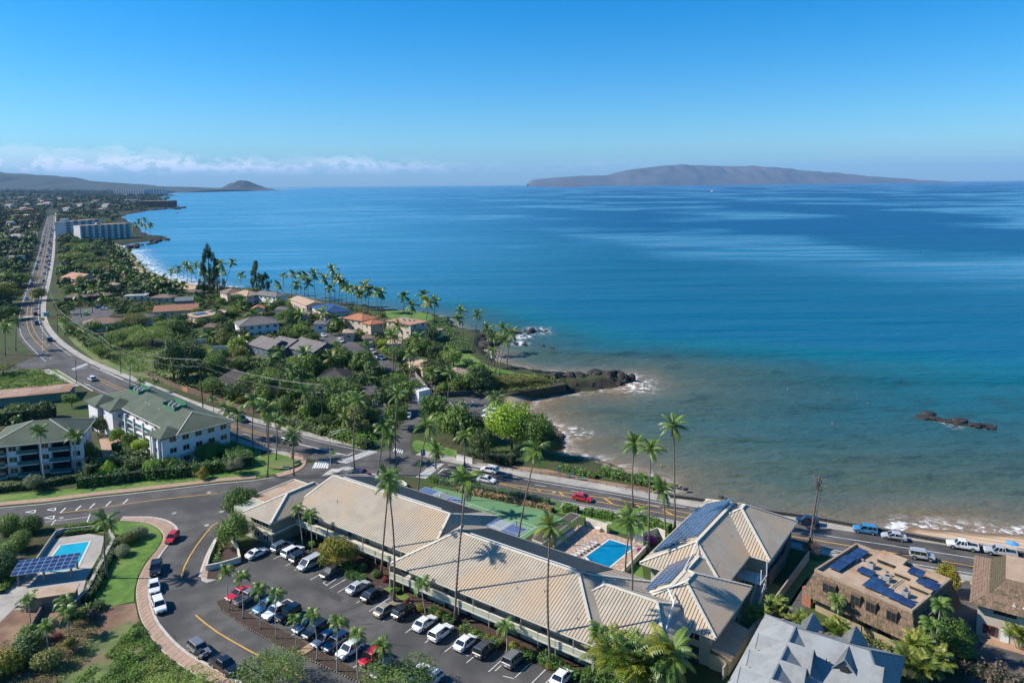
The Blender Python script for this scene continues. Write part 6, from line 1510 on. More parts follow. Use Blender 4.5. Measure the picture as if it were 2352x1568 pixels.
# ---- neighbourhood houses along the shore (eave corners a,b,then a point that gives the depth)
RB2=(.5,.09,.08)
H=building
H('white two storey house with a grey hip roof and small square windows','house',(548,750.5),(644,741),(650,722),5.8,'hip',wht,roof_grey2,.42,2)
H('terracotta hip roofed villa behind the palms, nearest the sea','house',(784,730),(832,737),(842,718),6.2,'hip',tanwall,roof_orange,.38,2,ribs=(.9,.12,.06,roof_orange))
H('orange tiled villa wing with tan walls beside the terracotta roof','house',(829,741),(850.7,746),(899,731),6.0,'hip',tanwall,roof_orange,.38,2,ribs=(.9,.12,.06,roof_orange))
hb=H('three storey tan building with a flat orange roof overlooking the lawn','building',(884,736),(942.5,746),(979,737),8.4,'flat',tanwall,M('orange_flat',(.42,.22,.14),(.36,.19,.12),.6,.9),.3,3,name='tan_building')
for i in range(5): m_=MB(); m_.box((-5+i*2.0,1.5 - (i % 2),8.8),(1.1,.9,.8)); m_.build('air_conditioner',metal_l,hb)
H('low tan wing with a glass corner below the flat orange roof','building',(938,760),(998,764),(1002,752),5.0,'flat',tanwall,roof_tan,.3,2,name='tan_wing')
H('pinkish two storey house with a brown hip roof at the start of the palm row','house',(503,669),(520,675),(545,662),6.0,'hip',pinkwall,roof_brown,.4,2)
H('pale two storey house with a light tan hip roof facing the sea','house',(528,676),(567,680.5),(590,668),6.0,'hip',pinkwall,roof_tan,.4,2)
H('house with a wide dark grey hip roof in front of the tall conifer','house',(572,675),(634,682),(665,677),6.0,'hip',wht,roof_grey2,.35,2)
H('house with a smooth tan gable roof left of the blue solar roofs','house',(662,687),(702,702),(733,693),5.0,'gable',pinkwall,roof_tan,.3,1)
hs=H('house with its whole roof covered in blue solar panels by the shore','house',(714,704),(745,720),(786,703),5.0,'hip',pinkwall,M('roof_solar_blue',(.05,.08,.16),(.03,.06,.13),.5,.3),.3,1)
H('single storey house with a brown orange tiled roof','house',(350,717),(455,711),(462,692),4.2,'gable',tanwall,M('roof_rust',(.30,.14,.08),(.25,.12,.07),.8,.9),.28,1)
ht=H('house with a tan flat roof carrying two blue solar arrays','house',(452,729),(535,716),(530,703),3.8,'flat',tanwall,M('roof_sand',(.50,.33,.20),(.45,.29,.18),.6,.9),.3,1)
solar(ht,Vector((-8,-2.6,3.9)),Vector((1,0,0)),Vector((0,1,.05)).normalized(),6,3,1.2,1.7); solar(ht,Vector((2,.5,3.9)),Vector((1,0,0)),Vector((0,1,.05)).normalized(),5,2,1.2,1.5)
hg=H('grey gabled house with solar panels on its left roof slope','house',(400,692),(444,690),(448,678),5.0,'gable',M('grey_wall',(.16,.18,.19),None,rough=.8),M('roof_lead',(.14,.15,.15),None,rough=.7),.45,1)
H('brown hip roofed office with pale walls beside the car park','building',(188,748),(283,740),(280,722),3.8,'hip',wht,M('roof_office',(.25,.16,.12),(.21,.14,.10),.7,.9),.38,1,name='office')
H('small orange roofed house among the trees near the road','house',(137,637),(176,642),(183,630),5,'gable',tanwall,M('roof_salmon',(.42,.22,.15),(.36,.19,.13),.6,.9),.35,2)
H('second orange roofed house just below the first, near the road','house',(150,656),(182,655),(180,647),3.5,'hip',tanwall,M('roof_salmon',(.42,.22,.15)),.35,1)
H('long dark brown roofed house behind the car park','house',(143,684),(200,682),(198,672),3.5,'hip',woodd,roof_brown,.4,1); H('brown roofed house beyond the car park trees','house',(205,680),(252,678),(250,668),3.5,'hip',woodd,roof_brown,.4,1)
H('house with a flat pale grey roof among the palms','house',(283,680),(335,678),(333,668),3.4,'flat',wht,M('roof_palegrey',(.36,.35,.34),None,rough=.8),.3,1)
H('house with a low brown hip roof beside the pale grey one','house',(340,684),(392,684),(390,671),3.4,'hip',tanwall,roof_brown,.3,1)
# blue house with three gables and panels
bw=M('blue_wall',(.07,.10,.14),(.06,.09,.13),.5,.8)
for i,(a_,b_,c_,lb) in enumerate((((568,790),(615,803),(622,776),'blue grey house, left gable with solar panels on the roof'),((612,791),(655,800),(664,778),'blue grey house, middle gable with solar panels'),((656,797),(716,812),(735,786),'blue grey house, right gable with a balcony under the roof peak'))):
    hh=H(lb,'house',a_,b_,c_,4.6,'gable',bw,roof_grey2,.42,2)
    L_=max(4,(P(*b_,4.6) - P(*a_,4.6)).length)
H('dark brown hip roofed house with a ribbed metal roof in the middle of the gardens','house',(722,872),(796,872),(812,850),3.3,'hip',M('dark_house_wall',(.03,.05,.055),None,rough=.8),roof_dark,.42,1,ribs=(.7,.10,.09,roof_dark))
H('dark gabled house left of the gardens','house',(500,868),(575,855),(610,872),3.2,'gable',M('dark_house_wall',(.03,.05,.055)),roof_dark,.4,1,ribs=(.7,.10,.09,roof_dark))
H('open carport with a dark roof over a white car','carport',(846.5,908),(884,902),(876,882),3.0,'shed',M('dark_house_wall',(.03,.05,.055)),roof_dark,.05,1,wins=False,name='carport')
H('tan roofed beach house with a rounded dormer','house',(934,832),(969,848),(1008,838),3.2,'hip',tanwall,roof_tan,.35,1)
H('second tan roofed beach house nearer the sea lawn','house',(1000,856),(1052,866),(1098,852),3.0,'hip',tanwall,roof_tan,.3,1)
H('small wooden house with a ribbed brown roof among the palms','house',(617,897),(657,892),(652,881),3.0,'shed',woodo,roof_brown,.1,1,ribs=(.7,.1,.08,roof_brown)); H('wooden gate house with a ribbed brown roof by the road','house',(550,905),(584,905),(582,892),3.0,'shed',woodo,roof_brown,.1,1,wins=False)
H('small grey hip roof half hidden in the trees by the road','house',(687,938),(714,940),(716,918),3.0,'hip',woodo,roof_grey2,.4,1)
H('white truck body shed with plain walls beside the tan beach house','shed',(944,893),(962,899),(975,888),4.2,'flat',wht,wht,.3,1,wins=False,name='shed',over=.05)
for x,y,w,rm,wm,lb in ((690,725,36,'roof_tan','pinkwall','house with a tan hip roof below the smooth tan gable'),(330,730,34,'roof_grey2','wht','low house with a grey roof among the trees right of the office'),(480,752,34,'roof_brown','tanwall','brown roofed house below the two solar arrays'),(735,745,34,'roof_grey2','wht','white house with a grey roof left of the terracotta villa'),(800,765,30,'roof_tan','tanwall','small tan roofed house above the lane'),(445,672,30,'roof_brown','pinkwall','brown roofed house in the palms behind the beach'),(255,655,30,'roof_tan','tanwall','tan roofed house behind the beach trees'),(215,645,26,'roof_brown','tanwall','small brown roofed house near the far beach'),(590,710,32,'roof_orange','tanwall','orange roofed cottage below the grey hip roof'),(645,712,30,'roof_grey2','wht','grey roofed cottage right of the orange one'),(905,790,34,'roof_tan','tanwall','tan roofed annexe below the flat orange roof'),(845,778,30,'roof_brown','tanwall','brown roofed annexe beside the lane'),(150,600,24,'roof_grey2','wht','grey roofed house by the straight road'),(175,585,24,'roof_tan','wht','pale house by the straight road, below the white block')): H(lb,'house',(x - w/2,y),(x+w/2,y - 1),(x+w*.42,y - w*.26),4.2,'hip' if w % 4 else 'gable',{'tanwall': tanwall,'pinkwall': pinkwall,'wht': wht}[wm],{'roof_tan': roof_tan,'roof_grey2': roof_grey2,'roof_brown': roof_brown,'roof_orange': roof_orange}[rm],.38,1)
# far left side of the road
H('blue grey house with a glazed gable on the left edge','house',(-10,548),(50,548),(48,535),6,'hip',M('grey_wall',(.16,.18,.19)),M('roof_warmgrey',(.24,.22,.21),None),.4,2)
hw_=H('brown flat topped building on the left edge beyond the trees','building',(0,578),(48,578),(47,566),6.0,'flat',woodd,roof_flat,.3,2,name='brown_building')
for i,(x,y) in enumerate(((6,486),(24,484),(42,483),(60,483),(76,481))): H('one of the terracotta roofed town houses in the row on the left slope','house',(x - 8,y),(x+8,y - .6),(x+7,y - 6),8,'hip',M('brick_wall',(.25,.15,.12),None),roof_orange,.4,2,group='terracotta town houses on the left slope',maxw=3)
for i,(x,y) in enumerate(((30,497),(52,496),(78,495))): H('low house with a pale roof below the terracotta row','house',(x - 12,y),(x+12,y),(x+10,y - 4),6,'hip',pinkwall,roof_tan,.35,1,group='pale roofed houses below the terracotta row',maxw=3)
pale_far=[(8,462),(30,463),(52,461),(80,459),(95,462),(60,470),(16,471),(145,447),(162,448),(175,447),(40,455),(12,453),(22,528),(62,520),(15,600),(5,625),(30,540),(70,533),(206,446.5),(120,453),(135,457),(90,470),(105,466),(50,478),(20,510),(45,508),(72,512),(35,522),(150,478),(180,470),(215,462),(240,470),(170,460),(230,480),(14,590),(38,588),(60,548),(78,500),(8,640)]
for x,y in pale_far: H('pale roofed building showing through the far trees','house',(x - 7,y),(x+7,y),(x+6,y - 2),6+y % 4*2,'gable',wht,roof_tan,.3,1,wins=False,group='pale roofed buildings in the far trees',caps=False)
def slabblock(label,a,b,depth,h,storeys,bays,wm,name='apartment_block',z=0):
    A,B_=P(*a),P(*b); u=B_ - A; L=u.length; u /= L; ang=math.atan2(u.y,u.x); root=thing(name,label,'building',A,ang); m_=MB(); m_.box((L/2,depth/2,h/2),(L,depth,h)); m_.build('wall',wm,root); m_=MB(); m_.box((L/2,depth/2,h+.2),(L - .8,depth - .8,.3)); m_.box((L*.4,depth/2,h+1.6),(4,5,3)); m_.build('roof',roof_flat,root)
    bwid=L/bays; m_=MB(); m_.box((0,0,0),(bwid*.5,.5,h/storeys*.72)); me=m_.mesh('window',M('dark_window',(.045,.055,.065),None,rough=.4)); m_=MB(); m_.box((0,-.3,0),(bwid*.5,.3,.9)); me2=m_.mesh('balustrade',M('bal_grey',(.20,.21,.22),None))  # one dark grey for all windows of the block
    for k in range(bays):
        for s_ in range(storeys): z_=h/storeys*(s_+.5); w=ob('window',me,root,(bwid*(k+.5),-.1,z_)); ob('balustrade',me2,w,(0,0,-h/storeys*.3))
        m_=MB(); m_.box((bwid*(k+1),-.5,h/2),(bwid*.22,1.0,h)); m_.build('fin',wm,root)
    return root
slabblock('six storey white apartment block on the point beside the beach',(186,554),(301,546),16,21,6,8,M('block_white',(.60,.58,.56),(.55,.53,.51),.1,.85))
slabblock('white apartment wing with a tall lift tower behind the six storey block',(150,546),(232,536),14,23,6,5,M('block_white',(.60,.58,.56)))
m_=MB(); m_.box((0,0,14),(9,9,28)); m_.build('tower',M('block_white',(.60,.58,.56)),thing('lift_tower','plain white lift tower at the roadside end of the apartment blocks','tower',P(152,545)))
slabblock('dark brown apartment block on the far headland',(318,476.8),(386,476.4),60,24,5,9,M('block_brown',(.13,.08,.06),None))
slabblock('long grey hotel far off in front of the volcano slope',(262,450),(330,449.6),120,55,5,12,M('block_grey',(.45,.45,.45),None)); slabblock('pale hotel wing with a white tower far off near the horizon',(330,449),(372,448.7),90,60,5,7,M('block_pale',(.50,.50,.50),None))
for k in range(4): slabblock(['first','second','third','fourth'][k]+' white villa from the left behind the far brown headland block',(284+k*8,464),(290+k*8,464),30,12,2,3,M('block_white',(.60,.58,.56)),'villa')
# ---------------------------------------------------------------- vehicles
VH=math.atan2(DIRV.y,DIRV.x)
GL='cars parked nose-in along the motel'; GI='cars parked along the palm island'
for at,kind,col,lb in (
 ((590.8,1275),'coupe','white','white coupe with a dark glass roof in the bay by the office corner'),((649,1261),'suv','slate','dark slate suv in the shaded bay under the office block'),
 ((673,1273),'suv','white','white off-road suv third from the office corner'),((691.5,1286),'suv','black','black suv squeezed between the white suv and the silver minivan'),
 ((712,1300),'van','silver','silver minivan with roof rails facing the lane'),((758.7,1320),'hatch','dkgrey','small dark hatchback with a pale bonnet, alone beside the shrubs'),
 ((823,1354),'sedan','silver','silver sedan with a sunroof, left of the black sedan'),((856.5,1371),'sedan','black','black sedan between two silver sedans'),
 ((887,1405),'sedan','tan','warm silver sedan at the foot of the tall palm'),((928,1411),'suv','black','black suv beside the warm silver sedan'),
 ((976.5,1437),'sedan','white','white sedan, left one of the three white cars by the flower bed'),((1013,1460),'suv','white','white suv, middle one of the three white cars by the flower bed'),
 ((1071,1481),'sedan','white','white sedan, right one of the three white cars by the flower bed'),((1115,1497),'suv','dkgrey','dark grey wagon with roof rails right of the white cars'),
 ((1182,1519),'suv','grey','grey suv by the hatched accessible bay'),((1292,1561),'sedan','white','white car at the bottom edge beside the round hedge')):
    car(kind,col,at,VH if kind not in ('van','coupe','hatch') else VH+(math.pi if kind != 'coupe' else 0),lb,GL)
for at,kind,col,lb in (
 ((548,1369),'coupe','red','bright red coupe at the tip of the palm island'),((572,1378),'pickup','grey','grey pickup with its open bed beside the red coupe'),
 ((612.7,1399),'suv','ltblue','blue grey suv under the third island palm'),((639,1410),'pickup','white','white pickup with motorbikes in the bed'),
 ((662,1419),'jeep','black','black boxy off-roader with a roof rack'),((703,1441),'sedan','slate','dark slate sedan behind the small island palm'),
 ((725,1455),'suv','black','black boxy suv right of the dark slate sedan'),((747,1473),'sedan','slate','slate blue sedan between the black suv and the navy suv'),
 ((772,1484),'suv','dkblue','navy blue suv left of the white suv in the island row'),((804,1499),'suv','white','white suv with a black roof rail in the island row'),
 ((853,1519),'jeep','red','red off-roader with a black soft top'),((883,1542),'sedan','dkgrey','dark grey sedan below the red off-roader'),
 ((959,1556),'sedan','white','white sedan cut by the bottom edge, left one'),((990,1569),'hatch','white','white hatchback cut by the bottom edge, right one')):
    car(kind,col,at,VH+(0 if col in ('grey',) and kind == 'pickup' else math.pi),lb,GI)
for at,hd,kind,col,lb in (
 ((396,1240),(381,1258),'hatch','red','red hatchback parked at the tip of the curved lawn'),((359,1311),(356,1330),'pickup','black','black pickup in front of the two white cars on the bend'),
 ((355,1352),(357,1370),'sedan','white','white sedan parked between the black pickup and the white wagon'),((366,1397),(373,1415),'suv','white','white wagon with black roof rails on the bend'),
 ((458,1498),(478,1515),'suv','grey','grey suv with a loaded roof rack, bottom of the bend'),((516,1536),(538,1552),'pickup','black','black pickup truck at the bottom of the curved road'),
 ((831,1093),(850,1096),'suv','maroon','maroon suv waiting at the crossroads'),((1125,1084),(1100,1079),'suv','white','white compact suv heading left on the coast road'),
 ((1118,1106),(1140,1110),'sedan','white','white sedan heading right on the coast road'),((1338,1148),(1362,1153),'sedan','red','red sedan driving past the clipped hedges'),
 ((553,967),(570,972),'pickup','dkblue','dark pickup on the coast road behind the white condominium'),((662,1019),(690,1027),'suv','dkgrey','dark grey suv passing the grass corner palms'),
 ((211,873),(200,868),'suv','white','white car emerging behind the long brown roof'),
 ((1854,1203),(1800,1195),'suv','dkblue','navy suv parked by the sea wall near the utility pole'),((1987,1222),(1940,1215),'suv','ltblue','light blue off-roader parked by the sea wall'),
 ((2053,1237),(2010,1230),'sedan','silver','silver wagon with a surfboard on its roof'),((2210,1259),(2160,1251),'pickup','white','white pickup parked beside the sea wall'),
 ((2297,1274),(2250,1266),'pickup','silver','silver pickup parked nearest the blue parasol'),((2117,1283),(2160,1290),'jeep','silver','open topped silver off-roader driving past the brown shingled building'),
 ((861,929),(862,935),'sedan','white','white sedan in front of the open carport'),((975,893),(971,899),'sedan','silver','silver sedan in the lane beside the wooden fence'),
 ((856,811),(866,814),'suv','silver','grey off-roader in the lane by the tan building'),((874,824),(884,827),'sedan','white','white sedan behind the grey off-roader in the lane'),
 ((782,786),(792,789),'suv','white','white suv in the lane right of the round tree'),((789,809),(796,812),'suv','silver','silver suv by the strip of lawn in the lane'),
 ((743,772),(752,775),'sedan','white','white car in the lane below the white house'),((730,785),(738,788),'hatch','silver','small silver car beside the blue grey house'),
 ((938,958),(935,965),'sedan','silver','silver sedan parked in tree shade by the lane'),((742,894),(750,896),'suv','white','white car in front of the dark brown house, left one'),((759,894),(767,896),'sedan','ltblue','blue car in front of the dark brown house, right one'),
 ((1126,948),(1112,946),'suv','white','white suv in the beach car park, upper one'),((1124,960),(1110,958),'suv','white','white suv in the beach car park, lower one'),
 ((197,723),(196,728),'jeep','green','bright lime green off-roader in the far car park'),((238,711),(246,711),'sedan','white','white car at the back of the far car park'),((229,708),(235,708),'suv','black','black car at the back of the far car park'),
 ((603,716),(610,719),'suv','white','white suv in the drive behind the pinkish houses')):
    car(kind,col,at,hd,lb,z=ZA+.04)
for at,hd,kind,col,lb in (((114,783),(110,775),'suv','dkblue','dark suv rounding the bend of the coast road'),((85,745),(86,752),'suv','dkblue','dark car below the far crosswalk'),((81.7,723),(81,718),'suv','maroon','dark red car on the far crosswalk'),
 ((81.7,709),(82,714),'sedan','silver','silver car just above the far crosswalk'),((84.5,695),(84,699),'sedan','silver','pale car in the tree shadow on the straight'),((92.5,672),(94,668),'sedan','black','black car alone on the straight'),
 ((72.5,653),(71,658),'suv','silver','silver car, lower of the two on the outer lane'),((75,645),(73.5,650),'suv','ltblue','pale blue car, upper of the two on the outer lane'),((101,647),(102,642),'sedan','dkgrey','grey car at the tail of the queue'),
 ((61.7,688),(60,693),'sedan','ltblue','pale teal car in the side turning')): car(kind,col,at,hd,lb,z=ZA+.04,small=True,fac=1.1)
cols=['white','silver','dkgrey','black','white','slate','maroon','silver','white','dkblue','ltblue','white']; kinds=['sedan','suv','sedan','suv','pickup','sedan','van']
lanes=[([(83,622),(87,606),(91,592),(96,575),(101,556),(105,538),(108,524)],26),([(102,634),(104.5,616),(108,597),(111,578),(113.5,560),(116,541),(118,522)],30),([(112,622),(113.5,604),(115,585),(117,566),(119,548),(121,528)],20),([(106,520),(110,500),(113,488)],6),([(119,520),(121,500),(122,488)],6)]
kk=0
for pts,n_ in lanes:
    L_=resample([P(*p) for p in pts],n=n_+1)
    for i in range(n_):
        if rnd.random() < .12: continue
        p=L_[i].lerp(L_[i+1],rnd.uniform(.2,.6)); d=L_[i+1] - L_[i]; kk += 1; p.z=ZA+.04
        car(kinds[(kk*3) % 7],cols[(kk*5) % 12],p,math.atan2(d.y,d.x)+(0 if kk % 2 else math.pi),'car in the long queue on the straight road towards the hills','cars queueing on the far straight',small=True,fac=1.05)
# motorbikes in the pickup bed,surfboard,roof rack,blue parasol
def motorbike(at,h,label,z):
    t_=thing('motorbike',label,'motorbike',P(*at,z),h); m_=MB()
    for x in (-.62,.62): m_.tube([(x,-.06,.32),(x,.06,.32)],.32,12)
    m_.build('wheel',tyrem,t_); m_=MB(); m_.bar((-.5,0,.5),(.3,0,.62),.22,.28); m_.bar((.62,0,.35),(.35,0,1.0),.07,.07); m_.build('body',M('moto_orange',(.55,.16,.02),None,rough=.4),t_); m_=MB(); m_.bar((-.6,0,.78),(.0,0,.80),.22,.1); m_.build('seat',trimb,t_); m_=MB(); m_.bar((.33,-.36,1.02),(.33,.36,1.02),.04,.04); m_.build('handlebar',trimb,t_)
motorbike((645,1401),VH+.2,'orange motorbike standing in the bed of the white pickup, left one',1.12); motorbike((650,1398),VH+.1,'orange and white motorbike in the bed of the white pickup, right one',1.12)
def prop(name,label,cat,mb_,mat,loc,rz=0,**k): return mb_.build(name,mat,None,label=label,cat=cat,loc=loc,rz=rz,**k)
m_=MB(); m_.prism([(1.45*math.cos(a/16*6.283),.27*math.sin(a/16*6.283)) for a in range(16)],0,.07); prop('surfboard','dark surfboard strapped to the roof of the silver wagon','surfboard',m_,trimb,P(2053,1237,1.58),2.95)
m_=MB(); m_.box((0,0,.1),(1.3,1.0,.2)); m_.box((.2,0,.28),(.6,.8,.18)); prop('luggage','dark luggage lashed on the roof rack of the grey suv','luggage',m_,trimb,P(458,1498,1.82),VH)
um=thing('parasol','sky blue beach parasol on the sand behind the silver pickup','parasol',P(2324,1268,SEA+1.2)); m_=MB(); m_.tube([(0,0,0),(0,0,2.2)],.025,6); m_.build('pole',metal_l,um); m_=MB()
for k in range(8):
    a,b_=k*.7854,(k+1)*.7854; m_.face([(0,0,2.35),(1.25*math.cos(a),1.25*math.sin(a),1.85),(1.25*math.cos(b_),1.25*math.sin(b_),1.85)])
m_.build('canopy',M('parasol_blue',(.07,.30,.62),None,rough=.8),um)

# ---------------------------------------------------------------- people
def person(at,label,shirt,shorts,h=1.72,z=0.0,face=0.0,pose='stand',skin=(.36,.20,.13),hat=None,group=None):
    """one continuous skinned body grown from joints"""
    b=P(*at,z); s=h/1.72; J={}; E_=[]
    arm={'stand': ((.26,0,1.14),(.30,.08,.88)),'racket': ((.34,.14,1.20),(.46,.34,1.05)),'walk': ((.24,.12,1.14),(.26,.26,.92))}[pose]
    step={'stand': .05,'racket': .16,'walk': .24}[pose]
    pts=[('pelvis',(0,0,.92),.125),('waist',(0,0,1.06),.115),('chest',(0,.01,1.30),.145),('neck',(0,.01,1.47),.055),('head0',(0,.02,1.56),.085),('head1',(0,.03,1.66),.088)]
    for sg,t in ((1,'l'),(-1,'r')):
        pts += [('sh'+t,(sg*.17,0,1.40),.062),('el'+t,(sg*arm[0][0],arm[0][1]*(1 if sg > 0 else -1 if pose == 'walk' else 1),arm[0][2]),.040),('wr'+t,(sg*arm[1][0],arm[1][1]*(1 if sg > 0 else -1 if pose == 'walk' else 1),arm[1][2]),.028),('ha'+t,(sg*(arm[1][0]+.01),arm[1][1]*(1 if sg > 0 else -1 if pose == 'walk' else 1)+.05,arm[1][2] - .09),.034),
                ('hp'+t,(sg*.09,0,.86),.095),('kn'+t,(sg*.11,sg*step*.6+.03,.48),.062),('an'+t,(sg*.12,sg*step,.09),.042),('to'+t,(sg*.13,sg*step+.15,.04),.036)]
        E_ += [('chest','sh'+t),('sh'+t,'el'+t),('el'+t,'wr'+t),('wr'+t,'ha'+t),('pelvis','hp'+t),('hp'+t,'kn'+t),('kn'+t,'an'+t),('an'+t,'to'+t)]
    E_ += [('pelvis','waist'),('waist','chest'),('chest','neck'),('neck','head0'),('head0','head1')]
    ix={n_[0]: i for i,n_ in enumerate(pts)}; me=bpy.data.meshes.new('person'); me.from_pydata([tuple(c*s for c in p[1]) for p in pts],[(ix[a],ix[c]) for a,c in E_],[])
    o=ob('person',me,None,b,face,label=label,cat='person',group=group); sk=o.modifiers.new('skin','SKIN')
    for i,p in enumerate(pts): me.skin_vertices[0].data[i].radius=(p[2]*s,p[2]*s)
    me.skin_vertices[0].data[0].use_root=True; sb=o.modifiers.new('sub','SUBSURF'); sb.levels=1; sb.render_levels=1
    dg=bpy.context.evaluated_depsgraph_get(); me2=bpy.data.meshes.new_from_object(o.evaluated_get(dg)); o.modifiers.clear(); o.data=me2
    for m in (M('skin_%d' % int(skin[0]*100),skin,None,rough=.6),M('cloth_%d_%d_%d' % tuple(int(c*99) for c in shirt),shirt,None,rough=.9),M('cloth_%d_%d_%d' % tuple(int(c*99) for c in shorts),shorts,None,rough=.9),M('hair',(.03,.02,.015),None,rough=.7)): me2.materials.append(m)
    for p in me2.polygons:
        c=p.center/s; k=0
        if c.z > 1.60 and (c.y < .07 or c.z > 1.70): k=3
        elif .98 < c.z < 1.47 and abs(c.x) < .27: k=1
        elif .50 < c.z <= .98 and abs(c.x) < .22: k=2
        p.material_index=k; p.use_smooth=True
    return o
person((1011,1150),'pickleball player in a light green shirt on the blue court',(.35,.60,.50),(.04,.04,.05),1.78,.09,R(-60),'racket')
person((1186,1214),'pickleball player in a blue shirt at the net of the near court',(.10,.25,.65),(.45,.47,.5),1.75,.09,R(150),'racket')
person((1107,1137),'player in white at the far side of the green court',(.65,.65,.65),(.05,.05,.08),1.75,.09,R(-140),'stand')
person((1311,862),'person in a yellow swimsuit standing on the rocks at the water edge',(.60,.50,.05),(.55,.48,.05),1.7,SEA+.3,R(40),'walk')
person((1519,1078),'person in a lime green top wading near the beach palms',(.50,.70,.05),(.05,.05,.05),1.7,SEA - .7,R(10),'stand')
for (x,y),lb,d in (((1810,901),'swimmer with a pale float far out in the bay, leftmost of the swimmers',1.0),((1903,911),'swimmer between the float and the middle of the bay',1.25),((1968,924),'swimmer third from the left in the bay',1.25),((1994,934),'bather standing waist deep right of the swimmers',.9),((1911,981),'bather standing in the shallows, left of a pair',.85),((1914,981.5),'bather standing in the shallows, right of a pair',.85)):
    person((x,y),lb,(.45,.28,.2) if 'bather' in lb else (.6,.6,.62),(.05,.05,.1),1.72,SEA - d,R(30),'stand')
person((2343,1276),'person in dark clothes beside the blue parasol on the beach',(.05,.05,.06),(.05,.05,.06),1.72,SEA+1.2,R(200),'stand')
for i,(x,y) in enumerate(((322,618),(338,634),(345,640),(352,646),(330,600),(318,596),(362,640),(378,655),(335,612),(300,592))): person((x,y - 3),'tiny figure at the water edge of the far beach',(.3,.2,.15),(.05,.05,.1),1.75,SEA - .3,R(i*40),'stand',group='bathers on the far beach')
person((1402,1329),'person in a red top by the near corner of the pool',(.5,.04,.04),(.5,.5,.5),1.7,.14,R(100),'stand')

# ---------------------------------------------------------------- palms (foot,crown centre)
PALMS=[
 ((905,1380),(888,1100),'slender coconut palm with its foot in the strip before the silver sedan'),((876,1322),(893,1112),'straight coconut palm rising behind the parking flower bed, twin of the slender one'),
 ((1045,1430),(1072,1100),'tall coconut palm standing between the white suv and the white sedan'),((1057,1182),(1066,1100),'coconut palm at the near fence of the tennis court'),
 ((1265,1530),(1265,1213),'tall coconut palm in the parking bed that crosses the motel roof and the pool'),((1437,1338),(1452,1183),'coconut palm on the grass gap beside the pool terrace'),((1442,1458),(1444,1195),'very tall coconut palm rising from the dense shrubs before the right wing'),
 ((1454,1165),(1457,1018),'left palm of the tall trio above the sea wall'),((1490,1266),(1497,1035),'middle palm of the tall trio above the sea wall'),((1550,1214),(1546,975),'right and tallest palm of the trio above the sea wall'),((1528,1233),(1524,1126),'shorter palm among the tall trio by the sea wall'),
 ((1189,1252),(1231,1035),'coconut palm curving right over the tennis court'),((959,1147),(983,974),'leaning coconut palm at the crossroads corner of the court'),((1067,1068),(1066,997),'coconut palm by the white beach park sign'),
 ((1139,990),(1139,914),'coconut palm at the edge of the beach car park'),((671,1057),(698,899),'leaning coconut palm with a large crown on the grass corner'),((816,1091),(821,920),'straight coconut palm on the traffic island at the crossroads'),
 ((912,1092),(915,903),'straight coconut palm at the corner of the motel and the crossroads'),((614,1096),(613,938),'tallest palm on the grass corner, near the round shrubs'),((582,1035),(584,920),'coconut palm at the kerb of the grass corner'),
 ((634,1057),(634,966),'short palm in the middle of the grass corner'),((617,1036),(612,952),'thin palm half hidden behind the tallest one on the grass corner'),((675,1092),(671,1001),'low crowned palm at the paved tip of the grass corner'),
 ((528,1006),(521,938),'small palm by the road, left of a pair behind the condominium'),((545,1012),(545,947),'small palm by the road, right of a pair behind the condominium'),((867,1092),(884,974),'palm leaning right beside the maroon suv'),((896,1064),(894,1003),'short palm on the far corner of the crosswalk'),
 ((247,1328),(242,1197),'stout coconut palm with a pale trunk beside the left pool'),((907,863),(915,748),'coconut palm rising from the gardens left of the lane'),((938,888),(959,775),'leaning coconut palm by the lane, left stem'),((939,884),(944,813),'coconut palm by the lane with a lower crown'),((904,859),(901,771),'coconut palm in front of the flat orange roofed building'),
 ((1029,912),(1034,858),'coconut palm by the wooden fence of the beach house'),((990,931),(993,858),'thin coconut palm above the lane corner'),((1064,802),(1059,715),'palm on the sea lawn, tallest of the left group'),((1050,804),(1051,733),'palm on the sea lawn, left of the tallest'),((1087,798),(1098,723),'palm leaning over the lava rocks'),
 ((1121,854),(1120,758),'palm at the left of the sea lawn cluster'),((1138,857),(1157,756),'palm leaning right in the sea lawn cluster'),((1164,848),(1176,763),'rightmost palm of the sea lawn cluster'),((1146,867),(1162,781),'lowest palm of the sea lawn cluster'),((1128,846),(1132,808),'short palm in the sea lawn cluster'),((1136,840),(1136,775),'upright palm in the middle of the sea lawn cluster'),
 ((623,880),(623,822),'palm right of the dark gabled house'),((642,868),(642,807),'palm behind the small wooden house'),((667,910),(667,850),'broad palm left of the dark brown hip roof'),((842,825),(843,794),'palm by the grey off-roader in the lane'),((797,1005),(793,960),'palm in the hedge by the rail fence'),
 ((36.7,806),(36,738),'palm over the road bend at the left edge, right one'),((12.5,816),(13,752),'palm over the road bend at the left edge, left one'),((1000,1075),(1002,1035),'young palm behind the crossroads pavement')]
big_={'stout coconut palm with a pale trunk beside the left pool': 1.1}
for b_,t_,lb in PALMS:
    dist=P(*b_).y; palm(b_,t_,'coco',True,lb,None,scale=(.62 if dist < 140 else .70 if dist < 175 else .70 if dist < 260 else .78)*big_.get(lb,1),yellow=.06,n=20 if dist < 200 else 18)
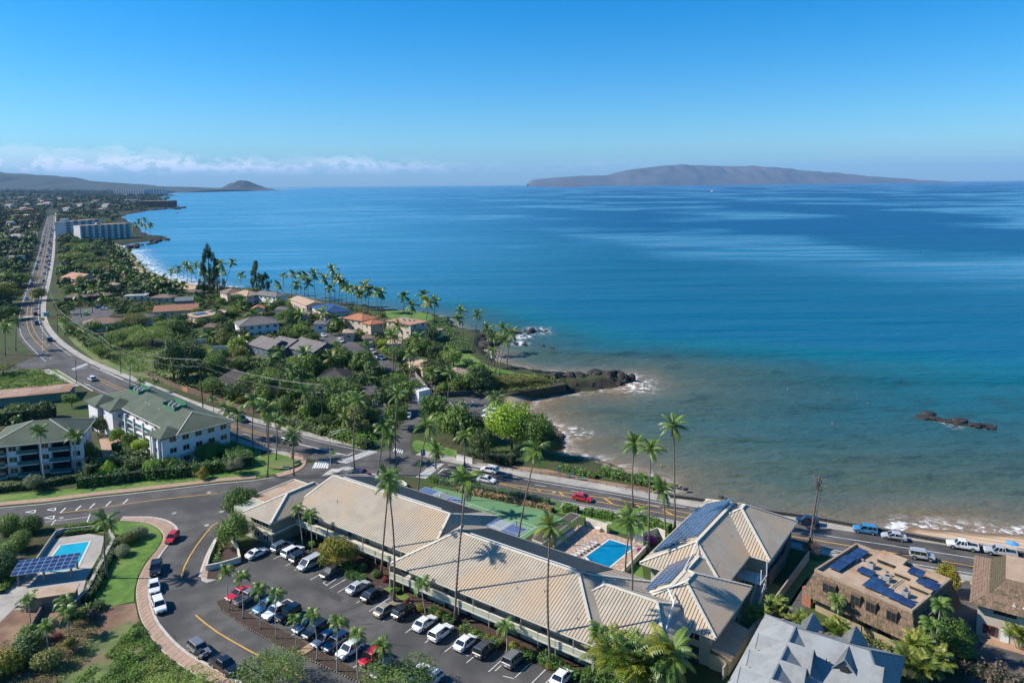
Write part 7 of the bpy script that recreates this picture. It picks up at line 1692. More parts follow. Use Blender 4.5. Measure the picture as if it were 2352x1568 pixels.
FARP=[((649,670),(651,633)),((669,683),(673,630)),((691,674),(691,634)),((700,679),(702,633)),((724,684),(723,629)),((708,680),(708,651)),((680,680),(680,655)),((757,694),(764,618)),((747,693),(746,641)),((769,694),(770,639)),((757,700),(757,663)),
 ((515,661),(534,603)),((498,676),(509,606)),((509,661),(514,624)),((553,650),(554,633)),((600,666),(600,638)),((422,640),(424,606)),((408,640),(410,618)),((450,640),(450,608)),((392,650),(394,623)),((638,668),(639,654)),
 ((831,712),(830,677)),((866,719),(867,671)),((873,721),(876,673)),((927,712),(927,681)),((943,746),(946,702)),((978,746),(983,694)),((996,746),(1000,690)),((972,717),(972,677)),((820,712),(822,668)),((808,706),(809,664)),((797,702),(797,660)),((785,700),(786,652)),((778,700),(780,640)),((845,712),(847,668)),((838,711),(838,655)),
 ((480,662),(481,630)),((465,655),(466,622)),((440,648),(441,620)),((430,645),(431,612)),((380,668),(380,645)),((372,660),(372,640)),((355,655),(356,636)),((341,650),(342,632)),((330,640),(331,618)),((318,628),(319,608)),((306,615),(307,592)),((296,602),(297,580)),((286,600),(287,578)),((276,596),(276,572)),((350,668),(350,648)),((365,672),(366,652)),((400,672),(401,652)),((420,672),(421,655)),
 ((312,650),(312,632)),((290,640),(290,620)),((270,632),(270,610)),((300,665),(300,645)),((212,719),(212,664)),((187,729),(182,676)),((235,707),(235,682)),((160,722),(158,702)),((250,610),(250,590)),((255,625),(255,603)),
 ((306,541),(306,522)),((318,540),(318,508)),((326,541),(326,515)),((334,543),(334,520)),((342,545),(343,518)),((346,545),(347,516)),((332,538),(332,505)),((312,538),(312,515)),((280,545),(280,520)),((388,472),(388,462)),((394,472),(394,461)),((392,473),(392,463)),
 ((40,640),(38,610)),((25,630),(24,598)),((60,600),(60,575)),((70,590),(70,562)),((50,585),(48,560)),((20,560),(18,520)),((8,575),(6,540)),((75,562),(74,540)),((82,545),(82,525)),((30,520),(29,500)),((700,840),(700,812)),((760,850),(762,822)),((560,800),(560,782)),((610,720),(612,700)),((690,745),(690,722)),((740,742),(742,718)),((770,760),(771,735)),((655,760),(655,738)),((580,745),(580,722)),((500,735),(500,712)),((480,790),(480,770))]
for i,(b_,t_) in enumerate(FARP): palm(b_,t_,'coco',False,'coconut palm seen against the water or roofs of the far shore','coconut palms along the far shore',yellow=.25,scale=1.0 if P(*b_).y < 900 else 1.25)
ordn=['first','second','third','fourth','fifth','sixth','seventh','eighth','ninth']
for i,(b_,t_) in enumerate((((526.5,1400.6),(519,1314.5)),((558,1419),(554,1327.6)),((599,1443),(595,1358)),((635.4,1465),(634.6,1367)),((681.6,1489.7),(677,1425.5)),((728,1515.4),(719,1416.7)),((774.7,1540.8),(776,1431)),((823,1564),(821.5,1462)),((879.8,1577),(878.4,1486.8)))):
    palm(b_,t_,'manila',True,'%s small grey stemmed palm from the lane end of the parking island' % ordn[i],'small palms along the parking island',z=.16,scale=.86 if i != 4 else .65)
for b_,t_,lb in (((695,1257.6),(684,1171),'left of two small palms by the motel office wall'),((717.8,1269),(712,1186),'right of two small palms by the motel office wall'),((978,1410.9),(967.8,1343.7),'small palm in front of the motel gallery behind the black suv'),((1163.4,1500),(1162,1443),'small palm in the yellow flower bed right of the red shrub'),((1379,1546.4),(1372.7,1451.5),'small palm at the right hand end of the motel gallery'),((1592,1490),(1594,1423),'small palm in front of the right wing gable'),
 ((1924,1450),(1923,1384),'small palm at the left corner of the brown shingled building'),((2142,1523),(2160,1394),'tall grey stemmed palm right of the brown shingled building'),((2130,1535),(2140,1437),'smaller palm just left of the tall grey stemmed one')):
    palm(b_,t_,'manila',True,lb,scale=.95)
for b_,t_,lb in (((103,1106),(92,994),'royal palm with a swollen white trunk before the balconies, left one'),((174,1085),(171,1003),'royal palm before the balconies, right one')): palm(b_,t_,'royal',True,lb,scale=.95)
palm((1541,1612),(1539,1500),'coco',True,'squat coconut palm at the bottom edge in front of the right wing',scale=.95,yellow=.3)
for x,y,h,lb in ((70,1432,4,'young palm beside the pump house, left one'),(155,1430,3.6,'young palm beside the pump house, right one'),(158,1462,4,'young palm on the dirt bank, upper one'),(110,1500,4,'young palm on the dirt bank, lower one'),(325,905,4.5,'young palm behind the rail fence, first from the left'),(358,902,4,'young palm on the verge of the coast road behind the roof'),(490,945,4,'young palm at the roof well end of the condominium'),(40,985,3,'small fan palm behind the left condominium roof')): palm_h(x,y,h,style='manila',near=True,label=lb,scale=.95)
# areca clumps
for i,(x,y,h,lb) in enumerate(((1398,1562,6.2,'dense tall yellow green palm clump, left end of the thicket before the motel corner'),(1425,1590,7.6,'tallest yellow green palm clump in the thicket before the motel corner'),(1480,1600,6.8,'palm clump left of the squat coconut palm'),(1452,1606,7.8,'palm clump in the middle of the thicket before the motel corner'),(1508,1600,5.6,'palm clump at the right end of the thicket before the motel corner'),(1410,1490,3.4,'palm clump against the corner of the motel gallery'),(1740,1440,3.2,'yellow green palm clump in the gap left of the blue grey roof'),(1785,1420,3.2,'yellow palm clump beside the pale boundary wall'),(1835,1445,2.6,'low palm clump behind the blue grey roof'),
 (1925,1478,3.4,'palm clump at the foot of the brown shingled building'),(2085,1560,4.4,'palm clump at the lower right, leftmost'),(2110,1535,4.6,'palm clump at the lower right, second from left'),(2138,1556,4.2,'palm clump at the lower right, third from left'),(2120,1580,4.4,'palm clump at the lower right by the bottom edge'),(2340,1490,3.6,'palm clump against the beige wall at the right edge'),
 (700,905,3.5,'palm clump beside the small hip roof'),(820,985,3.5,'palm clump by the dark driveway'),(860,1000,3,'yellow palm clump at the rail fence end'),(560,720,4,'bright palm clump in front of the pinkish houses'),(600,735,4,'palm clump in the middle gardens'),(760,770,4,'palm clump over the lane'),(800,750,4,'palm clump before the terracotta roof'))):
    areca(x,y,h,7,lb)

# ---------------------------------------------------------------- trees one by one
T_=tree
for a in ((1005,985,11,11,'round','mid','big leafy tree covering the lane corner'),(1045,1010,13,12,'round','mid','large glossy leaved tree at the beach park entrance'),(1085,1015,9,9,'round','dark','dark tree behind the white beach park sign'),(1175,1035,15,15,'round','lime','bright lime green tree beside the beach, the largest in the park'),(1225,1045,12,12,'round','mid','mid green tree right of the lime green one'),(1258,1050,9,9,'round','dark','dark tree leaning over the cove'),
 (1110,1045,8,8,'round','dark','dark low tree between the park trees'),(795,965,12,10,'round','mid','dense glossy tree over the small grey hip roof'),(750,950,11,9,'round','dark','dense dark tree left of the carport garden'),(725,965,9,8,'round','mid','tree behind the rail fence, left part of the thicket'),(835,1000,6,5,'round','olive','olive tree by the dark driveway'),(890,950,10,10,'round','dark','dark tree right of the open carport'),(912,985,8,8,'round','mid','tree at the mouth of the lane'),
 (970,815,9,8,'round','mid','round tree below the flat orange roof'),(1000,825,9,7,'round','dark','dark tree behind the tan beach houses'),(1020,880,9,7,'round','dark','dark bush behind the lava wall, first'),(1060,900,10,7,'round','mid','leafy tree over the beach car park wall'),(1100,900,10,7,'round','dark','dark tree over the beach car park wall'),(1150,890,10,6,'wide','olive','olive scrub on the rocky point, left'),(1190,885,10,5,'wide','olive','olive scrub on the rocky point, middle'),(1230,880,9,4,'wide','olive','olive scrub on the rocky point, right'),
 (400,870,16,16,'round','dark','big dark rounded tree beside the overhead wires'),(440,850,14,13,'round','dark','second dark rounded tree, right of the first'),(430,880,12,11,'round','dark','lower dark tree beside the wires'),(255,800,16,9,'wide','mid','spreading bright tree left of the white house garden'),(300,790,20,11,'wide','kiawe','broad feathery tree behind the office'),(350,795,20,11,'wide','kiawe','widest feathery tree in the dry field'),(390,765,16,9,'wide','kiawe','feathery tree below the orange roofs'),(230,820,9,7,'wide','kiawe','small feathery tree by the roadside poles'),(310,750,16,9,'wide','olive','olive tree behind the office roof'),
 (90,690,12,9,'round','olive','rounded tree by the far car park, left'),(8,862,11,6,'wide','olive','small spreading tree in the weedy lot on the left'),(6,700,26,16,'round','olive','huge rounded banyan like tree left of the road'),(0,640,24,17,'round','dark','dark giant tree above the road on the left edge'),(20,735,16,9,'round','mid','tree below the giant one by the road'),
 (530,790,7,6,'round','mid','round clipped tree before the white house'),(640,720,9,9,'round','mid','tree in front of the grey hip roof by the palms'),(560,1290-540,10,7,'wide','olive','brown green scrub left of the white house'),(505,770,8,6,'round','olive','olive tree left of the clipped round one'),(700,760,8,6,'round','mid','tree right of the white house'),(740,835,5,6,'round','dark','small dark round tree by the lane'),(770,820,6,7,'tall','mid','tall narrow green tree by the strip of lawn'),(540,845,13,6,'wide','dry','brown scrub mound behind the dark gabled house'),(590,875,7,5,'round','mid','bright round bush by the dark gabled house'),
 (805,875,5,4,'round','yellow','yellow green round tree beside the dark brown house'),(640,900,10,7,'round','dark','dark tree behind the wooden houses'),(680,890,10,8,'round','dark','dark tree in the middle of the gardens'),(710,855,9,7,'round','dark','tree left of the dark brown hip roof'),(830,850,10,8,'round','dark','dark thicket right of the dark brown house'),(860,870,9,7,'round','dark','dark thicket behind the carport'),(780,845,8,6,'round','mid','green tree above the dark brown hip roof'),(905,830,9,7,'round','mid','tree left of the lane bend'),
 (560,1200,8.5,8,'round','mid','big glossy tree at the office end of the motel, upper one'),(540,1252,8.5,7.5,'round','mid','big glossy tree at the office end of the motel, lower one'),(775,1300,8,6,'round','yellow','yellowing tree in the parking garden before the motel'),(80,1128,5,4.5,'round','pale','small pale leaved tree on the kerb lawn at the left'),(540,1088,5,4.5,'round','pale','small pale leaved tree by the grass corner'),(465,1100,4,3,'round','yellow','yellow green bush left of the pale tree'),
 (2172,1365,5,6,'round','yellow','yellow green tree on the lawn right of the brown shingled building'),(1862,1278,4,4,'wide','dry','bare brown small tree at the utility pole'),(2190,1512,7,6,'round','mid','green leafy tree below the tall grey stemmed palm'),(500,1010,9,8,'round','dark','dark shrubs behind the condominium end wall'),(480,1055,9,5,'round','mid','green shrub mass at the condominium corner'),
 (625,1588,11,6.5,'wide','kiawe','feathery tree top at the bottom edge, left one'),(925,1600,11,6,'wide','kiawe','feathery tree top at the bottom edge, right one'),(400,1640,12,6,'wide','kiawe','feathery shrub at the bottom edge below the curve'),(20,1225,5,4.5,'ball','mid','large round clipped shrub by the left driveway'),(48,1262,4.2,4,'ball','mid','middle round clipped shrub beside the left pool wall'),(72,1222,4.2,4,'ball','mid','round clipped shrub nearest the pool wall corner'),(10,1295,5,4.5,'ball','mid','round shrub at the left edge below the others'),(0,1330,6,5,'ball','dark','dark shrub at the left edge by the canopy'),
 (318,1235,3.6,2.6,'ball','pale','silvery flowering shrub on the curved lawn, right'),(290,1250,3.6,2.6,'ball','olive','shrub on the curved lawn next to the silvery one'),(282,1275,3,2.2,'ball','pale','small round shrub beside the curved lawn edge')):
    T_(a[0],a[1],a[2],a[3],a[4],a[5],2 if P(a[0],a[1]).y < 190 or a[2] > 13 else 1,a[6])
# conifer like ironwoods by the shore
for px,py,tpx,tpy,w,lb in ((483,672,483,559,26,'tall wispy ironwood standing above the palms against the sea'),(500,672,502,590,20,'second wispy ironwood right of the tallest'),(590,672,590,597,22,'dark feathery ironwood behind the grey hip roof'),(612,672,612,625,16,'shorter ironwood right of the dark feathery one'),(470,668,468,600,16,'slim ironwood left of the tallest')):
    b_,t_=top_of((px,py),(tpx,tpy)); T_(px,py,w*.8,t_.z,'spray','dark',2,lb,cat='tree',name='ironwood_tree')
# hedges and shrub masses
hedge([(180,1118),(260,1108),(330,1098),(420,1092),(520,1078)],3.2,2.6,'hedge','deep shrub border along the pavement below the condominiums',size=.26,dens=26,ragged=.3)
hedge([(195,1095),(260,1075),(330,1085),(400,1072)],3,3.0,'mid','tall glossy shrubs in front of the condominium courtyard',size=.3,dens=22,ragged=.35)
hedge([(0,975),(60,968),(130,958)],3.5,4.2,'dark','high dark hedge behind the left condominium roof',size=.3,dens=20,ragged=.3)
hedge([(-20,1130),(60,1122),(130,1112),(190,1100)],2.0,1.6,'dark','dark hedge under the left condominium balconies',size=.22,dens=26)
hedge([(520,1045),(545,1060),(560,1075)],5.0,3.0,'hedge','large rounded clipped hedge by the grass corner',size=.18,dens=36,ragged=.1)
hedge([(265,1035),(300,1050),(325,1060)],2.4,2.6,'mid','courtyard bushes between the two condominiums',size=.25,dens=24,ragged=.3)
hedge([(1070,830),(1100,850),(1125,860)],4,1.2,'hedge','bright low shrubs on the seaward edge of the lawn, lower part',dens=22,size=.25,ragged=.25)
hedge([(1005,735),(1020,760),(1045,790),(1065,812)],7,1.5,'hedge','bright spreading shrubs between the lawn and the lava rocks',dens=18,size=.32,ragged=.3)
hedge([(1130,865),(1180,868),(1230,872)],4,1.2,'hedge','bright green naupaka edge above the rocky point',dens=20,size=.28,ragged=.3)
hedge([(1290,1076),(1340,1090),(1370,1098)],2,.9,'hedge','low green naupaka between the pavement and the cove, left length',dens=30,size=.2,ragged=.25); hedge([(1380,1085),(1430,1098),(1480,1110),(1500,1115)],3.2,1.3,'hedge','bushy naupaka between the pavement and the beach',dens=28,size=.22,ragged=.3)
hedge([(1080,1050),(1130,1058),(1180,1065)],4,2.2,'dark','dark undergrowth beneath the beach park trees',dens=22,size=.25,ragged=.3)
hedge([(1950,1475),(1990,1492),(2030,1508),(2050,1515)],2,1.4,'olive','hedge along the foot of the brown shingled building',dens=32,size=.2,ragged=.2)
hedge([(2150,1520),(2210,1535),(2280,1560),(2340,1590)],3,1.8,'dry','reddish brown and yellow hedge at the lower right corner',dens=28,size=.22,ragged=.3)
hedge([(1340,1560),(1385,1572),(1440,1585)],3,1.6,'hedge','clipped hedge at the bottom edge by the white car',dens=40,size=.16)
hedge([(760,1002),(800,1012),(850,1030)],3.5,2.2,'lime','bright shrubs behind the rail fence by the crossroads',dens=22,size=.28,ragged=.4); hedge([(655,975),(700,985),(745,1000)],3,2.0,'mid','shrubs behind the rail fence, left length',dens=22,size=.28,ragged=.4)
hedge([(230,1390),(215,1410),(160,1420)],2,1.2,'mid','shrub strip beneath the pool retaining wall',dens=28,size=.2,ragged=.3); hedge([(262,1250),(238,1310),(215,1360),(190,1385)],1.6,1.3,'dark','dark climbing hedge on the pool retaining wall',dens=34,size=.18,ragged=.25)
hedge([(150,1228),(200,1222),(245,1216)],1.2,.9,'hedge','low hedge at the back of the left pool',dens=36,size=.15); hedge([(150,1213),(210,1206),(245,1203)],1.2,.6,'lime','bright low hedge between the left pool and the pavement',dens=36,size=.15)
hedge([(0,1365),(30,1330),(60,1300)],1.4,.9,'lime','yellow green hedge left of the solar canopy',dens=30,size=.16)
hedge([(800,1322),(840,1338)],1.5,.9,'hedge','clipped square hedge behind the silver sedan, left one',dens=50); hedge([(790,1300),(815,1310)],1.5,.9,'hedge','clipped square hedge behind the silver sedan, right one',dens=50); hedge([(745,1272),(765,1280)],1.4,.9,'hedge','clipped square hedge beside the yellowing tree',dens=50); hedge([(902,1356),(918,1364)],1.4,.9,'hedge','clipped hedge at the foot of the gallery end',dens=50)
hedge([(990,1405),(1025,1422),(1045,1435)],1.4,1.0,'hedge','hedge along the motel wall behind the white sedan',dens=40,ragged=.25); hedge([(1060,1448),(1110,1470),(1150,1490)],1.4,1.0,'hedge','hedge along the motel wall behind the white cars',dens=40,ragged=.25); hedge([(1175,1495),(1225,1520)],1.3,.9,'hedge','hedge along the motel wall right of the small palm',dens=40,ragged=.25); hedge([(1245,1515),(1300,1545),(1330,1560)],1.5,1.0,'hedge','hedge at the end of the motel parking bed',dens=40,ragged=.25)
hedge([(820,1105),(860,1112),(900,1120),(930,1128)],1.6,1.2,'hedge','hedge and shrubs behind the entrance wall at the crossroads',dens=30,size=.2,ragged=.3)
hedge([(510,1240),(500,1262),(490,1300)],1.6,.5,'weed','weedy grass strip behind the planter wall',dens=30,size=.15,ragged=.3)
for i,(x,y,l,w,lb) in enumerate(((965,1402,'yellow',1.6,'yellow croton left of the gallery palm'),(1010,1418,'yellow',1.8,'yellow croton behind the first white sedan'),(935,1385,'red',1.1,'dark red ti plant at the foot of the gallery'),(1072,1446,'red',1.0,'tall red ti plant behind the white suv'),(1090,1462,'yellow',1.7,'yellow croton beside the red ti plant'),(1120,1475,'yellow',1.6,'yellow croton behind the right white sedan'),(1150,1482,'red',1.3,'red ti clump by the small palm'),(1182,1492,'yellow',1.8,'yellow croton right of the small palm'),(1200,1505,'yellow',1.7,'large yellow croton above the grey suv'),(1265,1535,'yellow',1.5,'yellow croton at the tall palm foot'),(1290,1548,'yellow',1.4,'yellow croton near the end of the bed'),
 (885,1335,'red',1.3,'reddish shrub by the lawn of the gallery end'),(865,1325,'mid',1.8,'leafy shrub by the gallery end lawn'),(715,1255,'lime',1.6,'pale green shrub between the two small palms'),(835,1310,'dark',1.8,'dark shrub before the gallery'),(167,1390,'red',1.5,'red shrub beside the pool retaining wall'),(190,1410,'yellow',1.8,'orange yellow shrub on the dirt bank, upper'),(215,1420,'dry',2.0,'straw coloured shrub on the dirt bank'),(130,1470,'red',1.6,'reddish shrub on the dirt bank, lower'),(160,1480,'yellow',1.6,'yellow shrub on the dirt bank, lower'),(60,1520,'dark',5,'dark bush in the lower left corner'),(20,1545,'yellow',5,'yellow green bush in the lower left corner'),(110,1535,'olive',4,'olive bush in the lower left corner'),(70,1480,'mid',4,'green bush below the pump house wall'),(200,1112,'magenta',1.6,'pink bougainvillea on the kerb lawn'))):
    T_(x,y,w,w*.8,'ball',l,1,lb,cat='shrub',name='shrub')
sheet('weedy_grass',[(200,1470),(300,1425),(335,1470),(378,1508),(446,1553),(496,1585),(520,1640),(500,1720),(60,1720),(60,1620),(150,1540)],.09,M('weed_ground',(.13,.19,.04),(.085,.11,.035),.4,.95,c3=(.17,.12,.07),s3=.15))
sheet('courtyard',[(228,1010),(262,985),(300,1010),(330,1060),(300,1078),(240,1062)],.05,paver)
for x,y,w,h,l,lb in ((225,1000,6,6,'dark','dark courtyard tree at the end of the left condominium'),(205,1060,6,6,'mid','courtyard tree beside the left condominium balconies'),(270,1020,5,5,'lime','bright courtyard shrub tree, left of a row'),(300,1030,5,5,'mid','courtyard shrub tree, middle of a row'),(322,1045,5,5,'lime','bright courtyard shrub tree, right of a row'),(245,1100,5,4.5,'lime','bright tree in the border below the condominiums, left'),(300,1095,5,4.5,'mid','tree in the border below the condominiums, middle'),(350,1090,5,4.5,'lime','bright tree in the border below the condominiums, right'),(395,1085,4,4,'mid','bushy tree in the border left of the yellow green bush'),(430,1085,4,3.5,'dark','dark bush in the border below the condominium end'),(100,960,7,6,'dark','dark tree behind the left condominium, right one'),(40,965,7,6,'mid','tree behind the left condominium, left one'),(165,935,6,5,'mid','tree between the brown flat roof and the condominiums')):
    T_(x,y,w,h,'round',l,1,lb)
# loose ground cover
cover([(250,1500),(320,1425),(345,1465),(380,1512),(446,1555),(500,1590),(520,1640),(380,1700),(100,1700),(130,1610),(180,1560)],60000,.15,'weed','mounds of bright green weeds spilling down the dirt bank',mound=1.2,z=.1)
cover([(0,1480),(100,1440),(190,1420),(240,1440),(200,1520),(100,1600),(0,1650)],9000,.12,'olive','patchy weeds on the dirt bank',mound=.7,z=.1,seed=8)
cover([(-60,872),(60,847),(110,852),(168,886),(0,900)],12000,.28,'weed','weeds in the vacant lot on the left',mound=.8,z=.05,seed=5)
cover([(180,760),(230,770),(350,800),(470,800),(600,790),(620,820),(520,862),(300,855),(210,810)],26000,.30,'weed','weedy grass of the dry field behind the road',mound=1.0,z=.05,seed=6)
cover([tuple(q) for q in isl_lo+isl_up[::-1]],3500,.07,'weed','sparse weeds in the mulch of the parking island',mound=.2,z=.18,seed=9)
# scattered garden trees filling the shore neighbourhood
houses_px=[(690,725,36),(330,730,34),(480,752,34),(735,745,34),(800,765,30),(445,672,30),(255,655,30),(215,645,26),(590,710,32),(645,712,30),(905,790,34),(845,778,30),(150,600,24),(175,585,24),(596,745,62),(808,725,40),(865,738,40),(935,740,60),(968,762,35),(515,668,26),(550,672,32),(620,675,50),(700,690,42),(750,708,42),(405,705,65),(495,714,50),(422,685,30),(235,735,60),(640,800,80),(760,865,52),(545,862,50),(865,895,30),(960,835,40),(1050,855,55),(200,678,60),(310,675,30),(365,678,30),(160,638,26),(790,770,30),(860,810,35),(880,850,30),(960,870,35),(975,900,30)]
NB=np.array([tuple(P(*q)[:2]) for q in [(118,560),(135,545),(190,556),(262,575),(300,592),(312,612),(330,640),(400,655),(520,672),(650,690),(800,712),(980,745),(1010,770),(1030,830),(1090,862),(1180,878),(1130,900),(1010,905),(960,915),(800,1000),(600,950),(470,905),(330,872),(210,812),(150,770),(118,740),(112,700),(122,640)]])
lo,hi=NB.min(0),NB.max(0); r_=random.Random(5); road_np=np.array([(p.x,p.y) for p in UP]); placed=0; tries=0
labs={'mid': 'leafy green garden tree among the shore houses','dark': 'dark green garden tree among the shore houses','olive': 'olive green garden tree among the shore houses','kiawe': 'feathery pale green tree among the shore houses','lime': 'bright green garden tree among the shore houses','yellow': 'yellow green garden tree among the shore houses'}
while placed < 205 and tries < 12000:
    tries += 1; px=r_.uniform(110,1130); py=565+(r_.random() ** .8)*420; p=P(px,py)
    if not inside(np.array([p.x]),np.array([p.y]),NB)[0]: continue
    if any(abs(px - hx) < wd*.62 and -wd*.08 < py - hy < wd*.42+6 for hx,hy,wd in houses_px): continue
    if any(abs(px - hx) < wd*.5 and abs(py - hy) < wd*.22 for hx,hy,wd in houses_px): continue
    if np.min(np.hypot(road_np[:,0] - p.x,road_np[:,1] - p.y)) < 9: continue
    if inside(np.array([p.x]),np.array([p.y]),np.array([tuple(P(*q)[:2]) for q in [(725,755),(790,765),(925,845),(905,860),(735,800)]]))[0]: continue
    if 160 < px < 270 and 700 < py < 748: continue
    if 470 < px < 1000 and 780 < py < 900 and r_.random() < .25: continue
    if 180 < px < 480 and 770 < py < 880: continue
    k=r_.choice(['mid','mid','dark','olive','kiawe','lime','yellow','lime','mid']); w=r_.uniform(5,11)*(1.3 if py < 680 else 1); h=min(w*r_.uniform(.7,1.0),8.5 if py > 600 else 11)
    if k in ('lime','yellow'): w *= .6; h *= .6
    for hx,hy,wd in houses_px:
        if abs(px - hx) < wd*.55 and py > hy: h=min(h,(py - hy+wd*.04)*p.y/1687)
    if h < 1.8: continue
    w=min(w,h*1.7)
    tree(px,py,w,h,r_.choice(['round','round','wide']),k,1 if py > 650 else 0,labs[k],'garden trees among the shore houses: '+k,base=p); placed += 1
# far woods: the bigger trees one by one are above; beyond they run together
def far_wood(name,label,ring,n_,r0,r1,leafm,seed,zf,near=False,k=40,avoid=9):
    ring=np.array([tuple(P(*q)[:2]) for q in ring]); r=np.random.RandomState(seed); lo,hi=ring.min(0),ring.max(0); pts=np.zeros((0,2))
    w=0
    while len(pts) < n_ and w < 60:
        # denser near the viewer so that the wood keeps an even grain
        yy=lo[1]*(hi[1]/lo[1]) ** r.rand(n_*3); xx=r.uniform(lo[0],hi[0],n_*3); ok=inside(xx,yy,ring)
        dd=np.min(np.hypot(xx[:,None] - road_np[None,:,0],yy[:,None] - road_np[None,:,1]),1); dd2=np.min(np.hypot(xx[:,None] - np.array([p.x for p in DN])[None],yy[:,None] - np.array([p.y for p in DN])[None]),1)
        ok &= (dd > avoid) & (dd2 > avoid)
        if near:
            for hx,hy,wd in houses_px: a_,b_=P(hx - wd*.55,hy),P(hx+wd*.55,hy); q0,q1=P(hx,hy+wd*.30+4),P(hx,hy - wd*.22); ok &= ~((xx > a_.x) & (xx < b_.x) & (yy > q0.y) & (yy < q1.y))
            for rg in NOGO: ok &= ~inside(xx,yy,rg)
        for px,py in pale_far+[(30,548),(24,578)]: q=P(px,py); ok &= ~((abs(xx - q.x) < .011*q.y) & (yy < q.y+.01*q.y) & (yy > q.y*.90))
        pts=np.vstack([pts,np.stack([xx,yy],1)[ok]]); w += 1
    pts=pts[:n_]; dct,bb=dist_coast(pts[:,0],pts[:,1]); gz=land_z(pts[:,0],pts[:,1],dct,bb); m=dct > 8; pts,gz=pts[m],gz[m]; n_=len(pts)
    sc=(r.uniform(r0,r1,n_))*(1+pts[:,1]/5200);     d=r.normal(size=(n_,k,3)); d /= np.linalg.norm(d,axis=2)[...,None]; d[...,2]=np.abs(d[...,2])*.9 - .1
    wob=1+.35*np.sin(d[...,0]*4+pts[:,0,None])*np.cos(d[...,1]*4+pts[:,1,None]); pos=d*(sc[:,None]*r.uniform(.75,1.05,(n_,k))*wob)[...,None]; pos[...,2]=pos[...,2]*.85+(sc*.55)[:,None]+gz[:,None]; pos[...,0] += pts[:,0,None]; pos[...,1] += pts[:,1,None]
    nrm=d+r.normal(size=d.shape)*.45; nrm /= np.linalg.norm(nrm,axis=2)[...,None]; a=np.cross(nrm,r.normal(size=d.shape)); a /= np.linalg.norm(a,axis=2)[...,None]; b_=np.cross(nrm,a); s2=(sc[:,None,None]*.30)
    v=np.stack([pos - a*s2,pos+b_*s2*1.2,pos+a*s2],2).reshape(-1,3); return ob(name,tris(name,v,leafm),None,label=label,kind='stuff')
NOGO=[np.array([tuple(P(*q)[:2]) for q in g]) for g in ([(725,752),(790,762),(850,800),(930,840),(905,862),(850,842),(730,800)],[(155,706),(270,706),(262,748),(160,748)],[(175,755),(480,790),(640,790),(620,830),(480,870),(300,860)],[(1005,735),(1060,790),(1180,850),(1240,868),(1230,880),(1080,862),(1005,775)],[(880,712),(1000,720),(1000,742),(885,735)],[(880,1045),(912,985),(935,900),(950,850),(925,820),(960,815),(1010,880),(960,985),(945,1045)],[(960,930),(1030,912),(1140,903),(1155,935),(1110,990),(1020,965)],[(800,970),(820,915),(892,905),(895,960),(865,990),(815,990)])]
fw=M('far_leaf',(.062,.092,.032),(.034,.056,.022),.02,.8,c3=(.10,.105,.045),s3=.006)
far_wood('woods','woods and gardens left of the straight road',[(-160,760),(-30,740),(30,716),(50,650),(62,620),(80,585),(96,530),(104,490),(-200,490)],3000,3.2,6.5,fw,4,0)
far_wood('woods','far woods running up to the foot of the volcano',[(-300,492),(104,492),(116,478),(128,492),(126,540),(180,540),(290,500),(350,478),(392,468),(380,446),(420,440.5),(-300,440.5)],7500,3.8,7.5,fw,5,0)
far_wood('woods','wooded strip between the straight road and the beach',[(124,545),(140,500),(180,505),(185,556),(262,560),(290,590),(300,615),(318,640),(380,664),(500,675),(480,690),(300,690),(150,672),(120,650)],420,2.6,5.0,M('near_leaf',(.085,.135,.032),(.05,.085,.022),.05,.8,c3=(.14,.15,.05),s3=.02),6,0,True,110)
far_wood('undergrowth','mixed shrubs and small garden plants between the shore houses',[(118,690),(300,672),(520,676),(700,694),(985,740),(1010,770),(1040,840),(1120,862),(1180,885),(1110,905),(1010,912),(960,975),(880,1020),(760,990),(600,945),(470,900),(330,868),(205,806),(150,765)],2600,.7,1.9,M('near_leaf2',(.095,.155,.03),(.045,.085,.018),.12,.8,c3=(.19,.19,.05),s3=.05),7,0,True,34,7)
for i,(x,y) in enumerate(((15,648),(48,655),(30,660),(5,612),(40,600),(55,577),(62,560),(10,565),(70,545),(84,518),(92,500),(135,500),(150,505),(165,500),(178,510),(190,505),(202,512),(215,508),(145,520),(140,535),(150,560),(165,575),(178,570),(200,575),(215,585),(172,598),(190,610),(205,602),(222,598),(236,612),(180,590),(196,622),(210,620),(228,625),(160,610),(225,505),(240,500),(245,515),(262,505))):
    tree(x,y,17+(i*7) % 9,12+(i*5) % 5,('round','wide')[i % 2],('dark','olive','mid','kiawe')[i % 4],1,'large spreading tree beside the straight road or the apartment blocks','large trees along the straight road')

# ---------------------------------------------------------------- rocks
LR=[rock_mesh('lava_rock',20+i,lava,2,.32) for i in range(6)]; rr_=random.Random(11)
def rocks(pts,n_,s0,s1,label,group,z0=SEA,spread=2.5,flat=.6):
    L_=resample([P(*p,SEA) for p in pts],n=max(2,n_))
    for i,p in enumerate(L_):
        s=rr_.uniform(s0,s1); ob('lava_rock',LR[rr_.randrange(6)],None,(p.x+rr_.uniform(-spread,spread),p.y+rr_.uniform(-spread,spread),z0+s*rr_.uniform(0,.35)),rr_.uniform(0,6),(s*rr_.uniform(.8,1.5),s,s*flat*rr_.uniform(.7,1.3)),label,'rock',group)
rocks([(1175,893),(1240,888),(1300,882),(1360,876),(1420,876),(1440,878)],90,1.2,2.8,'jagged black lava rock on the point between the cove and the open sea','lava rocks of the point',spread=3.2,z0=SEA+1.0,flat=1.0)
rocks([(1240,900),(1300,893),(1360,887),(1425,882)],34,.8,1.8,'black lava rock at the foot of the point, on the cove side','lava rocks of the point, cove side',spread=1.5,flat=.7)
